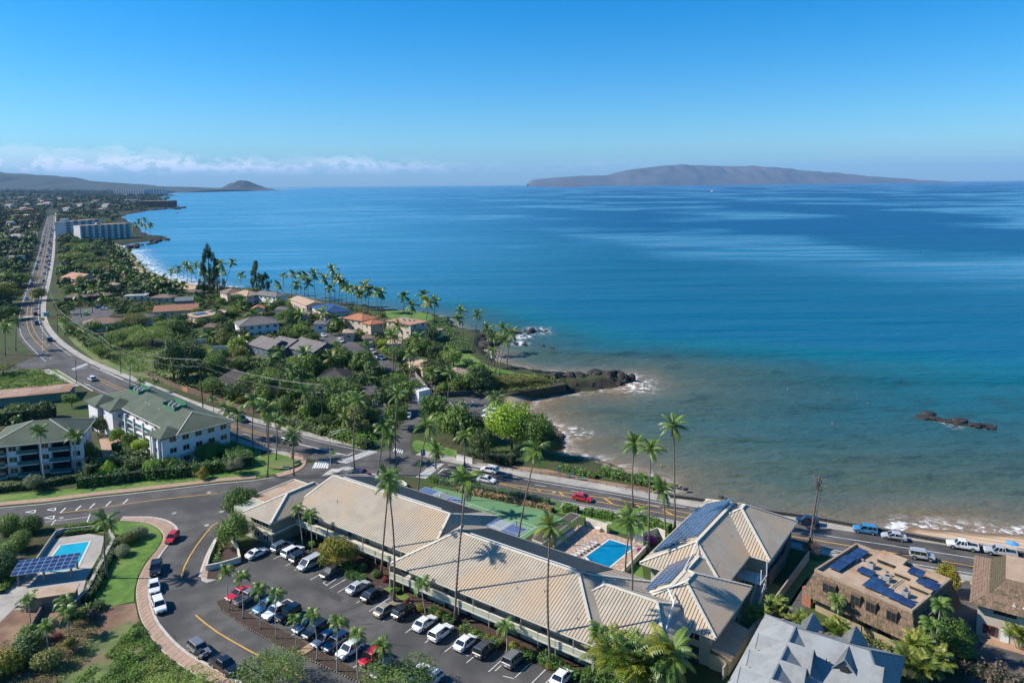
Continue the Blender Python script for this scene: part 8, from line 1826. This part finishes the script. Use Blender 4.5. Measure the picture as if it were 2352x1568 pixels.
rocks([(1200,866),(1260,868),(1330,871),(1400,871)],30,1.0,2.2,'black lava rock on the open sea side of the point','lava rocks of the point, sea side',spread=2.0,z0=SEA+.3)
rocks([(1050,762),(1080,775),(1110,780),(1140,785),(1105,800),(1090,790),(1120,768),(1150,770)],44,1.2,3.4,'black lava boulder in the surf below the sea lawn','lava boulders below the sea lawn',spread=6,z0=SEA)
rocks([(1180,768),(1240,760)],9,1.0,2.4,'lava rock awash at the outer end of the boulder field','outer lava rocks',spread=4); rocks([(1190,790),(1250,800)],5,.8,1.6,'small lava rock breaking the surface off the lawn','small offshore rocks',spread=3)
rocks([(860,715),(940,724),(1000,732),(1020,740)],26,1.2,2.4,'dark shore rock below the villas','shore rocks below the villas',spread=3)
rocks([(2125,958),(2160,968),(2200,972),(2240,978),(2285,980)],14,.9,2.0,'dark rock of the small reef out in the bay','reef rocks in the bay',spread=1.6,z0=SEA,flat=.38); rocks([(2132,950),(2140,953)],3,1.0,1.6,'separate dark rock at the tip of the bay reef','reef tip rocks',spread=1)
rocks([(1284,1000),(1290,1020),(1283,1032)],22,.4,.9,'brownish boulder at the edge of the cove beach','boulders of the cove beach',spread=1.2,z0=SEA+.2); rocks([(1388,1070),(1440,1092),(1510,1108)],30,.35,.8,'small boulder between the beach and the naupaka','boulders below the pavement',spread=.8,z0=SEA+.3)
rocks([(1530,1118),(1570,1130)],8,.3,.6,'boulder at the start of the sea wall','boulders at the sea wall',spread=.8,z0=SEA+.8); rocks([(1658,1170-24),(1680,1150)],3,.4,.7,'small rock in the shallows off the sea wall','rocks off the sea wall',spread=1)
rocks([(290,574),(320,566),(350,558),(385,550)],26,2,5,'dark rock of the headland beside the apartment block','rocks of the apartment headland',spread=5); rocks([(340,484),(380,480),(425,477.6)],22,5,12,'dark rock of the far brown headland','rocks of the far headland',spread=14,flat=.35); rocks([(405,481),(412,480.8)],2,4,7,'isolated rock off the far headland','isolated rocks off the far headland',spread=2,flat=.3)
rocks([(1150,905),(1190,912),(1230,906)],20,.7,1.6,'rock at the shaded inner corner of the cove','rocks at the inner corner of the cove',spread=2,z0=SEA+.3)
# headland bank under the scrub
m_=MB(); hp_=[P(*q) for q in [(1010,882),(1060,868),(1130,862),(1190,868),(1250,872),(1290,874),(1300,884),(1250,893),(1190,903),(1150,912),(1100,912),(1040,905)]]; m_.prism(hp_,SEA - .5,.3); m_.build('bank',M('dark_bank',(.035,.040,.022),(.05,.045,.03),.5,.95),None,kind='structure')
cover([(1010,880),(1060,866),(1130,860),(1190,866),(1250,870),(1295,874),(1250,892),(1190,902),(1100,910),(1040,903)],15000,.28,'olive','low salt scrub on the rocky point',mound=1.6,z=.3,seed=12)
def shelf(pts,label,top,seed,step=.55):
    ring=np.array([tuple(P(*q,SEA)[:2]) for q in pts]); lo,hi=ring.min(0),ring.max(0); xs=np.arange(lo[0] - 1,hi[0]+1,step); ys=np.arange(lo[1] - 1,hi[1]+1,step); XX,YY=np.meshgrid(xs,ys); IN_=inside(XX,YY,ring)
    dd=np.full(XX.shape,1e9)
    for i in range(len(ring)):
        a_,b_=ring[i],ring[(i+1) % len(ring)]; d=b_ - a_; L=(d*d).sum()+1e-9; tt=np.clip(((XX - a_[0])*d[0]+(YY - a_[1])*d[1])/L,0,1); dd=np.minimum(dd,np.hypot(XX - a_[0] - tt*d[0],YY - a_[1] - tt*d[1]))
    dd=np.where(IN_,dd,-dd); o=400; rg=lambda s_,k: 1 - np.abs(2*vnoise(XX+o,YY+o,s_,k) - 1)
    H_=np.clip(dd/3.0,-1,1)*top*(.35+.65*rg(3.4,seed))+(rg(1.7,seed+1) - .5)*.9+(rg(.9,seed+2) - .5)*.7+np.random.RandomState(seed).uniform(-.15,.15,XX.shape)
    me=grid_mesh('rock_shelf',XX,YY,SEA+H_ - .25,lava,{},keep=dd > -1.5); me.polygons.foreach_set('use_smooth',np.zeros(len(me.polygons),bool)); return ob('rock_shelf',me,None,kind='structure')
shelf([(1170,862),(1230,862),(1300,867),(1360,869),(1420,870),(1450,877),(1436,886),(1380,893),(1310,902),(1240,905),(1190,908),(1165,895)],'',2.3,3)
shelf([(1045,752),(1075,760),(1110,765),(1150,772),(1140,785),(1110,790),(1100,800),(1120,815),(1095,808),(1070,785)],'',1.0,5,.9)
shelf([(2120,955),(2165,962),(2225,970),(2290,980),(2280,984),(2220,980),(2160,972)],'',.7,8,.5)
# sea wall of stones along the road on the right
sw_px=[(1540,1143),(1622,1153),(1761,1179),(1853,1191),(2017,1221),(2175,1249),(2352,1278),(2500,1303)]
swl=thing('sea_wall','low dark lava stone wall between the pavement and the beach','sea wall'); q=smooth_line([P(*p) for p in sw_px],2); m_=MB()
for a_,b_ in zip(q,q[1:]): m_.bar(a_+Vector((0,0,-1.35)),b_+Vector((0,0,-1.35)),.45,4.2)
m_.build('core',M('wall_mortar',(.05,.048,.045),None,rough=.95),swl); cs=MB(); cs.box((0,0,0),(1,1,1)); cme_=[rock_mesh('stone',40+i,stonewall,1,.12) for i in range(3)]
L_=resample(q,step=.85); cnt=0; mm_=MB()
for i in range(len(L_) - 1):
    a_,b_=L_[i],L_[i+1]; ang=math.atan2(b_.y - a_.y,b_.x - a_.x)
    for row in range(3):
        if cnt < 300: ob('stone',cme_[cnt % 3],swl,((a_.x+b_.x)/2,(a_.y+b_.y)/2,.72 - row*.48),ang,(.44,.34,.27)); cnt += 1
        else: mm_.box(((a_.x+b_.x)/2,(a_.y+b_.y)/2,.72 - row*.48),(.78,.62,.42),ang)
if mm_.f: mm_.build('stones',stonewall,swl,kind='stuff')
m_=MB()
for a_,b_ in zip(q,q[1:]): m_.bar(a_+Vector((0,0,.92)),b_+Vector((0,0,.92)),.7,.12)
m_.build('coping',M('lava_cap',(.12,.11,.10),(.09,.085,.08),2,.9),swl)
# ---------------------------------------------------------------- walls,fences
wall([(618,795),(575,799),(520,806),(490,806)],2.4,.25,M('blue_white_wall',(.42,.46,.50),None,rough=.85),'long pale wall in front of the white two storey house'); wall([(445,790),(500,784),(532,782)],2.0,.25,wht,'second pale wall left of the white two storey house')
wall([(474,1311),(482,1285),(497,1250),(507,1236)],1.1,.3,trimm,'curved cream planter wall beside the tiled pavement'); wall([(474,1311),(500,1306),(530,1298),(552,1291)],1.2,.3,trimm,'straight cream planter wall at the parking entrance'); wall([(552,1291),(545,1262),(532,1240)],1.2,.3,trimm,'cream planter wall behind the glossy tree')
wall([(1660,1560),(1720,1470),(1790,1380),(1840,1310),(1858,1285)],1.9,.2,M('boundary_wall',(.45,.38,.30),(.38,.32,.25),.5,.9),'pale boundary wall between the motel and the driveway'); wall([(1815,1250),(1800,1300),(1765,1345)],2.6,.3,M('lava_garden_wall',(.10,.09,.08)),'dark lava wall shading the right wing of the motel')
wall([(1010,912),(1060,910),(1120,905)],1.8,.3,M('bank_wall',(.06,.06,.055),None,rough=.9),'dark retaining wall above the beach car park'); wall([(985,905),(975,890),(958,870),(950,858)],1.9,.15,M('grey_fence',(.22,.20,.17),(.17,.15,.13),2,.9),'grey board fence along the lane beside the beach houses')
wall([(885,1118),(905,1110),(925,1112),(935,1120)],1.0,.2,M('white_rail',(.62,.64,.62)),'curved white entrance wall at the crossroads corner')
def rail_fence(pts,label,h=1.1,rails=3,step=2.4,mat=None,name='rail_fence'):
    q_=resample([P(*p) for p in pts],step=step); root=thing(name,label,'fence',q_[0]); o=q_[0]; mat=mat or M('weathered_rail',(.30,.25,.19),(.22,.18,.14),2,.9); key=('post',h,mat.name)
    if key not in WCACHE: m_=MB(); m_.box((0,0,h/2),(.14,.14,h)); WCACHE[key]=m_.mesh('post',mat)
    for p in q_: ob('post',WCACHE[key],root,(p.x - o.x,p.y - o.y,0))
    for a_,b_ in zip(q_,q_[1:]):
        m_=MB()
        for k in range(rails): zz=h*(k+.7)/rails; m_.bar(a_ - o+Vector((0,0,zz)),b_ - o+Vector((0,0,zz)),.05,.13)
        m_.build('rail',mat,root)
    return root
rail_fence([(385,871),(430,893),(470,910),(492,918)],'brown rail fence between the road pavement and the gardens, far length'); rail_fence([(680,979),(740,993),(800,1008),(860,1025),(866,1028)],'weathered three rail fence ending at the side street')
rail_fence([(582,1020),(620,1030),(660,1040),(690,1050),(706,1062)],'low brown guard rail on the grass corner',rails=2); rail_fence([(1068,1058),(1110,1066)],'cream rail fence beside the white beach park sign',rails=4)
rail_fence([(1135,1075),(1190,1083),(1240,1090),(1285,1092),(1330,1102),(1380,1112),(1440,1125),(1500,1135),(1560,1140)],'low wooden rail fence between the pavement and the naupaka',.8,1)
wf=thing('timber_fence','brown vertical board fence with an orange gate along the pavement','fence'); q_=resample([P(*p) for p in [(330,862),(385,888),(430,905),(492,925),(560,950),(600,960)]],step=.9); bd=MB(); bd.box((0,0,0),(.84,.06,1.8)); bme=bd.mesh('board',M('fence_board',(.17,.11,.08),(.13,.085,.06),2,.9,rand=.4))
for i,(a_,b_) in enumerate(zip(q_,q_[1:])):
    o=ob('board',bme,wf,((a_.x+b_.x)/2,(a_.y+b_.y)/2+1.2,.95),math.atan2(b_.y - a_.y,b_.x - a_.x))
    if i in (38,39,40,41): o.material_slots[0].link='OBJECT'; o.material_slots[0].material=woodo
gate=thing('entrance_gate','white slatted screen sign at the entrance of the beach park','screen',P(1048,1057)); q0,q1=P(1048,1057) - P(1048,1057),P(1085,1066) - P(1048,1057)
for k in range(4): m_=MB(); z_=.35+k*.45; m_.bar(q0+Vector((0,0,z_)),q1+Vector((0,0,z_)),.06,.36 if k < 3 else .12); m_.build('slat',wht,gate)
for f in (0,.5,1): p=q0.lerp(q1,f); m_=MB(); m_.box((p.x,p.y,1.0),(.12,.12,2.0)); m_.build('post',wht,gate)
# ---------------------------------------------------------------- poles,lamps,signs,wires
polem=M('pole_wood',(.085,.06,.045),(.06,.045,.035),2,.9)
def upole(base,top,label,arms=1,r=.16,mat=polem):
    b_,t_=top_of(base,top); root=thing('utility_pole',label,'utility pole',b_); d=t_ - b_; m_=MB(); m_.tube([(0,0,0),tuple(d)],[r,r*.7],8); m_.build('pole',mat,root)
    for k in range(arms):
        m_=MB(); c=d+Vector((0,0,-.6 - k*1.4)); dirx=Vector((.75,-.66,0)); m_.bar(c - dirx*1.3,c+dirx*1.3,.12,.14); m_.build('crossarm',mat,root)
        for f in (-1.1,-.4,.4,1.1): m_=MB(); p=c+dirx*f; m_.tube([p+Vector((0,0,.06)),p+Vector((0,0,.32))],.06,5); m_.build('insulator',metal_l,root)
    return b_+d
p1=upole((238,816),(229.5,768),'utility pole nearest the bend of the road behind the green roof',1); p2=upole((278,859),(275,796),'utility pole with transformer in the dry field',2); p3=upole((132,765),(131,706),'thin utility pole by the office car park',1); p4=upole((467,945),(457,822),'stout dark utility pole at the verge of the coast road',2,.2); p5=upole((742,984),(736,880),'utility pole swallowed by the garden trees',1); p6=upole((100,664),(101,632),'utility pole halfway along the straight',1); p7=upole((109,622),(110,598),'utility pole beyond the one halfway along the straight',1)
p8=upole((298,893),(299,838),'blue banded street pole behind the condominium roof',0,.2,M('pole_blue',(.12,.18,.26),None)); p9=upole((176,880),(173,825),'thin brown pole at the kerb of the weedy lot',0,.12)
b10,t10=top_of((1856,1270),(1883,1092)); up10=upole((1856,1270),(1883,1092),'tall utility pole with tangled cables beside the sea wall',2,.22,M('pole_brown',(.16,.09,.07),(.12,.08,.06),2,.8))
m_=MB(); m_.tube([(b10.x+.32,b10.y - .1,0),(t10.x+.3,t10.y - .1,t10.z - 3)],.07,6); m_.tube([(b10.x - .3,b10.y - .1,0),(t10.x - .25,t10.y - .1,t10.z - 4)],.05,6); m_.build('riser_pipe',metal_l,None,label='grey riser pipes strapped to the tall utility pole by the sea',cat='pipe')
for i in range(4): 
    m_=MB(); c=up10+Vector((0,0,-1.0 - i*.5)); m_.tube([c+Vector((.5*math.cos(a*.6),.2*math.sin(a*.6),.6*math.sin(a*.6))) for a in range(11)],.05,5,False); m_.build('cable_loop',trimb,None,label='loop of black cable hanging at the top of the tall utility pole',cat='cable',group='cable loops on the tall pole')
def wire(a_,b_,sag,label,r=.045,group=None):
    pts=[a_.lerp(b_,f)+Vector((0,0,-sag*4*f*(1 - f))) for f in [i/14 for i in range(15)]]; m_=MB(); m_.tube(pts,r,4,False); return m_.build('overhead_wire',M('wire',(.16,.15,.15),None,rough=.5),None,label=label,cat='wire',group=group)
for k,off in enumerate((-1.1,-.4,.4,1.1)):
    o=Vector((.75,-.66,0))*off
    for a_,b_,s_ in ((p7,p6,1.0),(p6,p3,1.2),(p3,p1,1.4),(p1,p2,1.2),(p2,p4,1.3),(p4,p5,1.4)): wire(a_+o+Vector((0,0,-.4)),b_+o+Vector((0,0,-.4)),s_,'overhead wire sagging between the roadside poles',.02,'overhead wires along the coast road')
for k in range(2):
    for a_,b_,s_ in ((p1,p2,1.0),(p2,p4,1.5),(p4,p5,1.6),(p3,p1,1.2)): wire(a_+Vector((0,0,-2.2 - k*.35)),b_+Vector((0,0,-2.6 - k*.35)),s_,'thick lower cable sagging between the roadside poles',.022,'lower cables along the coast road')
e10=P(2500,1240,9.0)
for k in range(4): wire(up10+Vector((0,0,-2.0 - k*.8)),e10+Vector((0,0,-.6*k)),2.2,'black cable sagging from the tall pole over the parked cars',.035,'cables over the parked cars')
for k in range(2): wire(up10+Vector((0,0,-.5)),P(1800 - k*20,1190+k*10,.2),.1,'thin guy wire from the tall pole by the sea',.025,'guy wires of the tall pole')
def lamp(base,top,arm,label,mat=metal_l):
    b_,t_=top_of(base,top); root=thing('street_lamp',label,'street lamp',b_); d=t_ - b_; m_=MB(); m_.tube([(0,0,0),(d.x*.9,0,d.z*.88)],[.12,.08],8); m_.build('pole',mat,root)
    a3=Vector(arm); m_=MB(); m_.tube([(d.x*.9,0,d.z*.88),(d.x*.9+a3.x*.5,a3.y*.5,d.z*.95),(d.x*.9+a3.x,a3.y,d.z)],.05,6); m_.tube([(d.x*.9,0,d.z*.80),(d.x*.9+a3.x*.6,a3.y*.6,d.z*.93)],.035,5); m_.build('arm',mat,root); m_=MB(); m_.box((d.x*.9+a3.x,a3.y,d.z - .05),(.8,.3,.16)); m_.build('lamp_head',M('lamp_head',(.35,.37,.40),None,rough=.4),root)
lamp((759.5,1071),(757,983),(4.2,-.6,0),'tall grey street lamp on the traffic island with its arm to the right'); lamp((1000,1104),(1004,1051),(2.2,1.0,0),'street lamp behind the tennis court corner')
def sign(at,h,label,colr,w=.75,shape='diamond',z=0.0):
    root=thing('road_sign',label,'road sign',P(*at,z)); m_=MB(); m_.tube([(0,0,0),(0,0,h)],.035,6); m_.build('post',metal_l,root); m_=MB()
    if shape == 'diamond': q_=[(0,-w*.72),(w*.72,0),(0,w*.72),(-w*.72,0)]
    else: q_=[(-w/2,-w*.7),(w/2,-w*.7),(w/2,w*.7),(-w/2,w*.7)]
    f_=[(x_,-.05,h - .3+y_) for x_,y_ in q_]; m_.face(f_); m_.face([(x_,-.02,zz) for x_,y__,zz in f_][::-1]); m_.build('plate',M('sign_'+colr,{'lime': (.38,.75,.04),'yellow': (.70,.50,.03),'blue': (.06,.25,.5),'white': (.7,.7,.7),'orange': (.8,.25,.02)}[colr],None,rough=.5),root); return root
sl=sign((766,1064),3.2,'lime yellow pedestrian crossing sign on the traffic island','lime',.95)
s2_=sign((964,1092),3.2,'lime yellow crossing sign left of the tennis court lamp','lime',.95); s3_=sign((862,1024),2.6,'lime yellow crossing sign among the shrubs by the side street','lime',.9)
for s0 in (sl,s2_,s3_):
    m_=MB(); h0=2.85 if s0 is not s3_ else 2.3     # walking figure pictogram and the arrow plate below
    for a_,b_ in (((0,0,h0+.26),(0,0,h0+.30)),((0,0,h0+.18),(.02,0,h0 - .06)),((.02,0,h0 - .06),(.14,0,h0 - .30)),((.02,0,h0 - .06),(-.13,0,h0 - .28)),((0,0,h0+.12),(.14,0,h0))): m_.bar(Vector(a_)+Vector((0,-.07,0)),Vector(b_)+Vector((0,-.07,0)),.03,.07)
    m_.build('walking_figure',trimb,s0); m_=MB(); m_.box((0,-.05,h0 - .95),(.5,.02,.30)); m_.build('arrow_plate',M('sign_lime',(.38,.75,.04)),s0)
sign((100,744),3.0,'yellow diamond warning sign by the far crosswalk','yellow',1.6); sign((26,754),3,'yellow diamond warning sign across the road from the first','yellow',1.6); sign((445,1108),2.8,'small orange sign on a white post by the kerb hedge','orange',.6,'plate'); sign((1284,1100),3.0,'blue parking sign on a post by the beach path','blue',.55,'plate'); sign((972,1055),2.2,'pale notice board on the park lawn','blue',1.2,'plate')
for x,y,lb in ((886,1037,'white street name post on the corner of the side street'),(948,1035,'white topped post beside the pavement corner')): sign((x,y),2.2,lb,'white',.3,'plate')
bs=thing('bus_shelter','teal bus shelter on the pavement by the far crosswalk','bus shelter',P(105,728)); m_=MB(); m_.box((0,0,2.5),(3.4,1.6,.15)); m_.build('roof',M('shelter_teal',(.05,.30,.38),None,rough=.5),bs); m_=MB(); m_.box((0,.7,1.3),(3.2,.08,2.2)); m_.build('back_panel',M('shelter_teal',(.05,.30,.38)),bs)
for x in (-1.5,1.5): m_=MB(); m_.box((x,-.6,1.25),(.1,.1,2.5)); m_.build('post',metal_l,bs)
def bench(at,rz,label):
    root=thing('bench',label,'bench',P(*at),rz); m_=MB(); m_.box((0,0,.45),(1.8,.45,.08)); m_.build('seat',M('teal_bench',(.05,.22,.20),None),root)
    for x in (-.7,.7): m_=MB(); m_.box((x,0,.2),(.1,.4,.41)); m_.build('leg',concrete,root)
    m_=MB(); m_.box((0,.26,.75),(1.8,.06,.4)); m_.build('backrest',M('teal_bench',(.05,.22,.20)),root)
bench((1309,1096),-.25,'teal bench facing the sea, left one'); bench((1335,1102),-.25,'teal bench facing the sea, right one'); bench((657,1079),-.1,'concrete bench on the round grass mound, lower one'); bench((685,1067),.8,'dark bench on the round grass mound, upper one')
cn_=MB(); cn_.tube([(0,0,0),(0,0,.9)],[.25,.04],8); prop('traffic_cone','orange traffic cone on the coast road behind the small palms','traffic cone',cn_,M('cone_orange',(.8,.25,.02),None),P(547,986,ZA))
m_=MB(); m_.prism([(4.2*math.cos(a*.3927),3.4*math.sin(a*.3927)) for a in range(16)],0,.5); m_.build('grass_mound',lawn_dry,None,loc=P(652,1068,.06),kind='structure')
slab('traffic_island',[(762,1077),(790,1078),(776,1086),(752,1093),(738,1094)],0,.16,kerbm)
# boats
def boat(at,L_,label):
    root=thing('boat',label,'boat',P(*at,SEA),.4); m_=MB(); h=L_/2; m_.prism([(-h,-L_*.14),(h*.5,-L_*.14),(h,0),(h*.5,L_*.14),(-h,L_*.14)],0,L_*.12); m_.build('hull',wht,root); m_=MB(); m_.box((-L_*.1,0,L_*.18),(L_*.35,L_*.2,L_*.12)); m_.build('cabin',wht,root)
boat((1638,440),40,'white boat out at sea below the long island'); boat((408,489.8),14,'small dark boat off the far headland')
# picnic mats,bbq,odd small things
m_=MB(); m_.box((0,0,.5),(1.8,1.2,1.0)); m_.build('grill',trimb,None,label='covered dark grill under the poolside pavilion',cat='grill',loc=P(1352,1202,.1))
m_=MB(); m_.prism([(.7*math.cos(a*.524),.7*math.sin(a*.524)) for a in range(12)],0,.07); m_.build('drain_cover',concrete,None,label='round concrete drain cover on the lawn beyond the pool wall',cat='drain cover',loc=P(1399,1201,.05))
m_=MB(); m_.box((0,0,.06),(2.6,1.6,.12)); m_.build('slab',M('rust_slab',(.35,.22,.13),None),None,label='tan utility slab at the edge of the parking island',cat='slab',loc=P(706,1490,.16),rz=VH)

# ---------------------------------------------------------------- single out look-alikes by what they stand near
LM=[(596,748,'white two storey house'),(808,730,'terracotta villa'),(865,740,'orange tiled villa'),(932,740,'flat orange roofed building'),(515,668,'pinkish two storey house'),(550,674,'light tan hip roof'),(620,677,'grey hip roof by the palms'),(697,692,'smooth tan gable roof'),(750,708,'blue solar roof'),(405,706,'long brown orange roof'),(495,716,'roof with two solar arrays'),(422,686,'grey gabled house'),(235,738,'brown roofed office'),(590,796,'left blue grey gable'),(690,800,'right blue grey gable'),(760,865,'dark brown hip roof'),(540,862,'dark gabled house'),(865,895,'open carport'),(965,838,'tan beach house'),(1050,858,'second tan beach house'),(170,680,'long dark brown roof'),(310,675,'flat pale grey roof'),(160,634,'small orange roofed house'),(636,893,'small wooden house'),(225,548,'six storey white block'),(190,540,'white lift tower wing'),(350,466,'far brown headland block'),(400,860,'big dark tree by the wires'),(85,728,'far crosswalk'),(24,578,'brown flat topped building'),(25,548,'blue grey house with the glazed gable'),(40,484,'terracotta town houses'),(115,520,'far queue of cars'),(1448,877,'tip of the rocky point'),(1150,785,'outer boulders'),(1090,790,'sea lawn palms'),(1300,890,'middle of the rocky point'),(1200,890,'hedge end of the rocky point'),(300,575,'corner of the far beach'),(400,645,'middle of the far beach'),(505,668,'tall wispy ironwood')]
NTH='nearest,second,third,fourth,fifth,sixth,seventh,eighth,ninth,tenth,eleventh,twelfth,thirteenth,fourteenth,fifteenth,sixteenth,seventeenth,eighteenth,nineteenth,twentieth,21st,22nd,23rd,24th,25th,26th,27th,28th,29th,30th,31st,32nd,33rd,34th,35th,36th'.split(',')
bag={}; cnt_={}
tops=[o for o in SC.objects if o.parent is None and 'label' in o and o.get('group') and 'kind' not in o and o['category'] not in ('wire','cable')]
for o in tops: cnt_[o['label']]=cnt_.get(o['label'],0)+1
for o in tops:
    if cnt_[o['label']] < 2: continue
    q=proj(o.location); best=min(LM,key=lambda l: math.hypot(q[0] - l[0],(q[1] - l[1])*1.6)); dx,dy=q[0] - best[0],(q[1] - best[1])*1.6; c=o['category']; w0=o['label'].split()
    base={'palm tree': 'coconut palm','rock': 'dark rock','person': 'bather','car': 'queueing car'}.get(c) or (' '.join(w0[:2])+' tree' if c == 'tree' else ' '.join(w0[:3]))
    side=('right of' if dx > 0 else 'left of') if abs(dx) > abs(dy) else ('below' if dy > 0 else 'above'); bag.setdefault((base,side,best[2]),[]).append((math.hypot(dx,dy),o))
for (base,side,nm),L_ in bag.items():
    L_.sort(key=lambda a: a[0])
    for i,(d,o) in enumerate(L_[:36]): o['label']='%s %s %s the %s' % (NTH[i],base,side,nm)
# ---------------------------------------------------------------- air
HZ=True
if HZ:
    m_=MB(); m_.box((0,18500,700),(90000,88500,1430)); hz=m_.build('haze',None or bpy.data.materials.new('haze_air'),None,kind='stuff',label='thin sea haze over the whole bay')
    hm_=hz.data.materials[0]; hm_.use_nodes=True; t=hm_.node_tree; t.nodes.clear(); pv=nd(t,'ShaderNodeVolumePrincipled'); o_=nd(t,'ShaderNodeOutputMaterial'); pv.inputs['Color'].default_value=(.30,.60,1.0,1); pv.inputs['Density'].default_value=HAZE_D if 'HAZE_D' in globals() else 2.3e-5; pv.inputs['Anisotropy'].default_value=0.0
    t.links.new(pv.outputs[0],o_.inputs['Volume'])
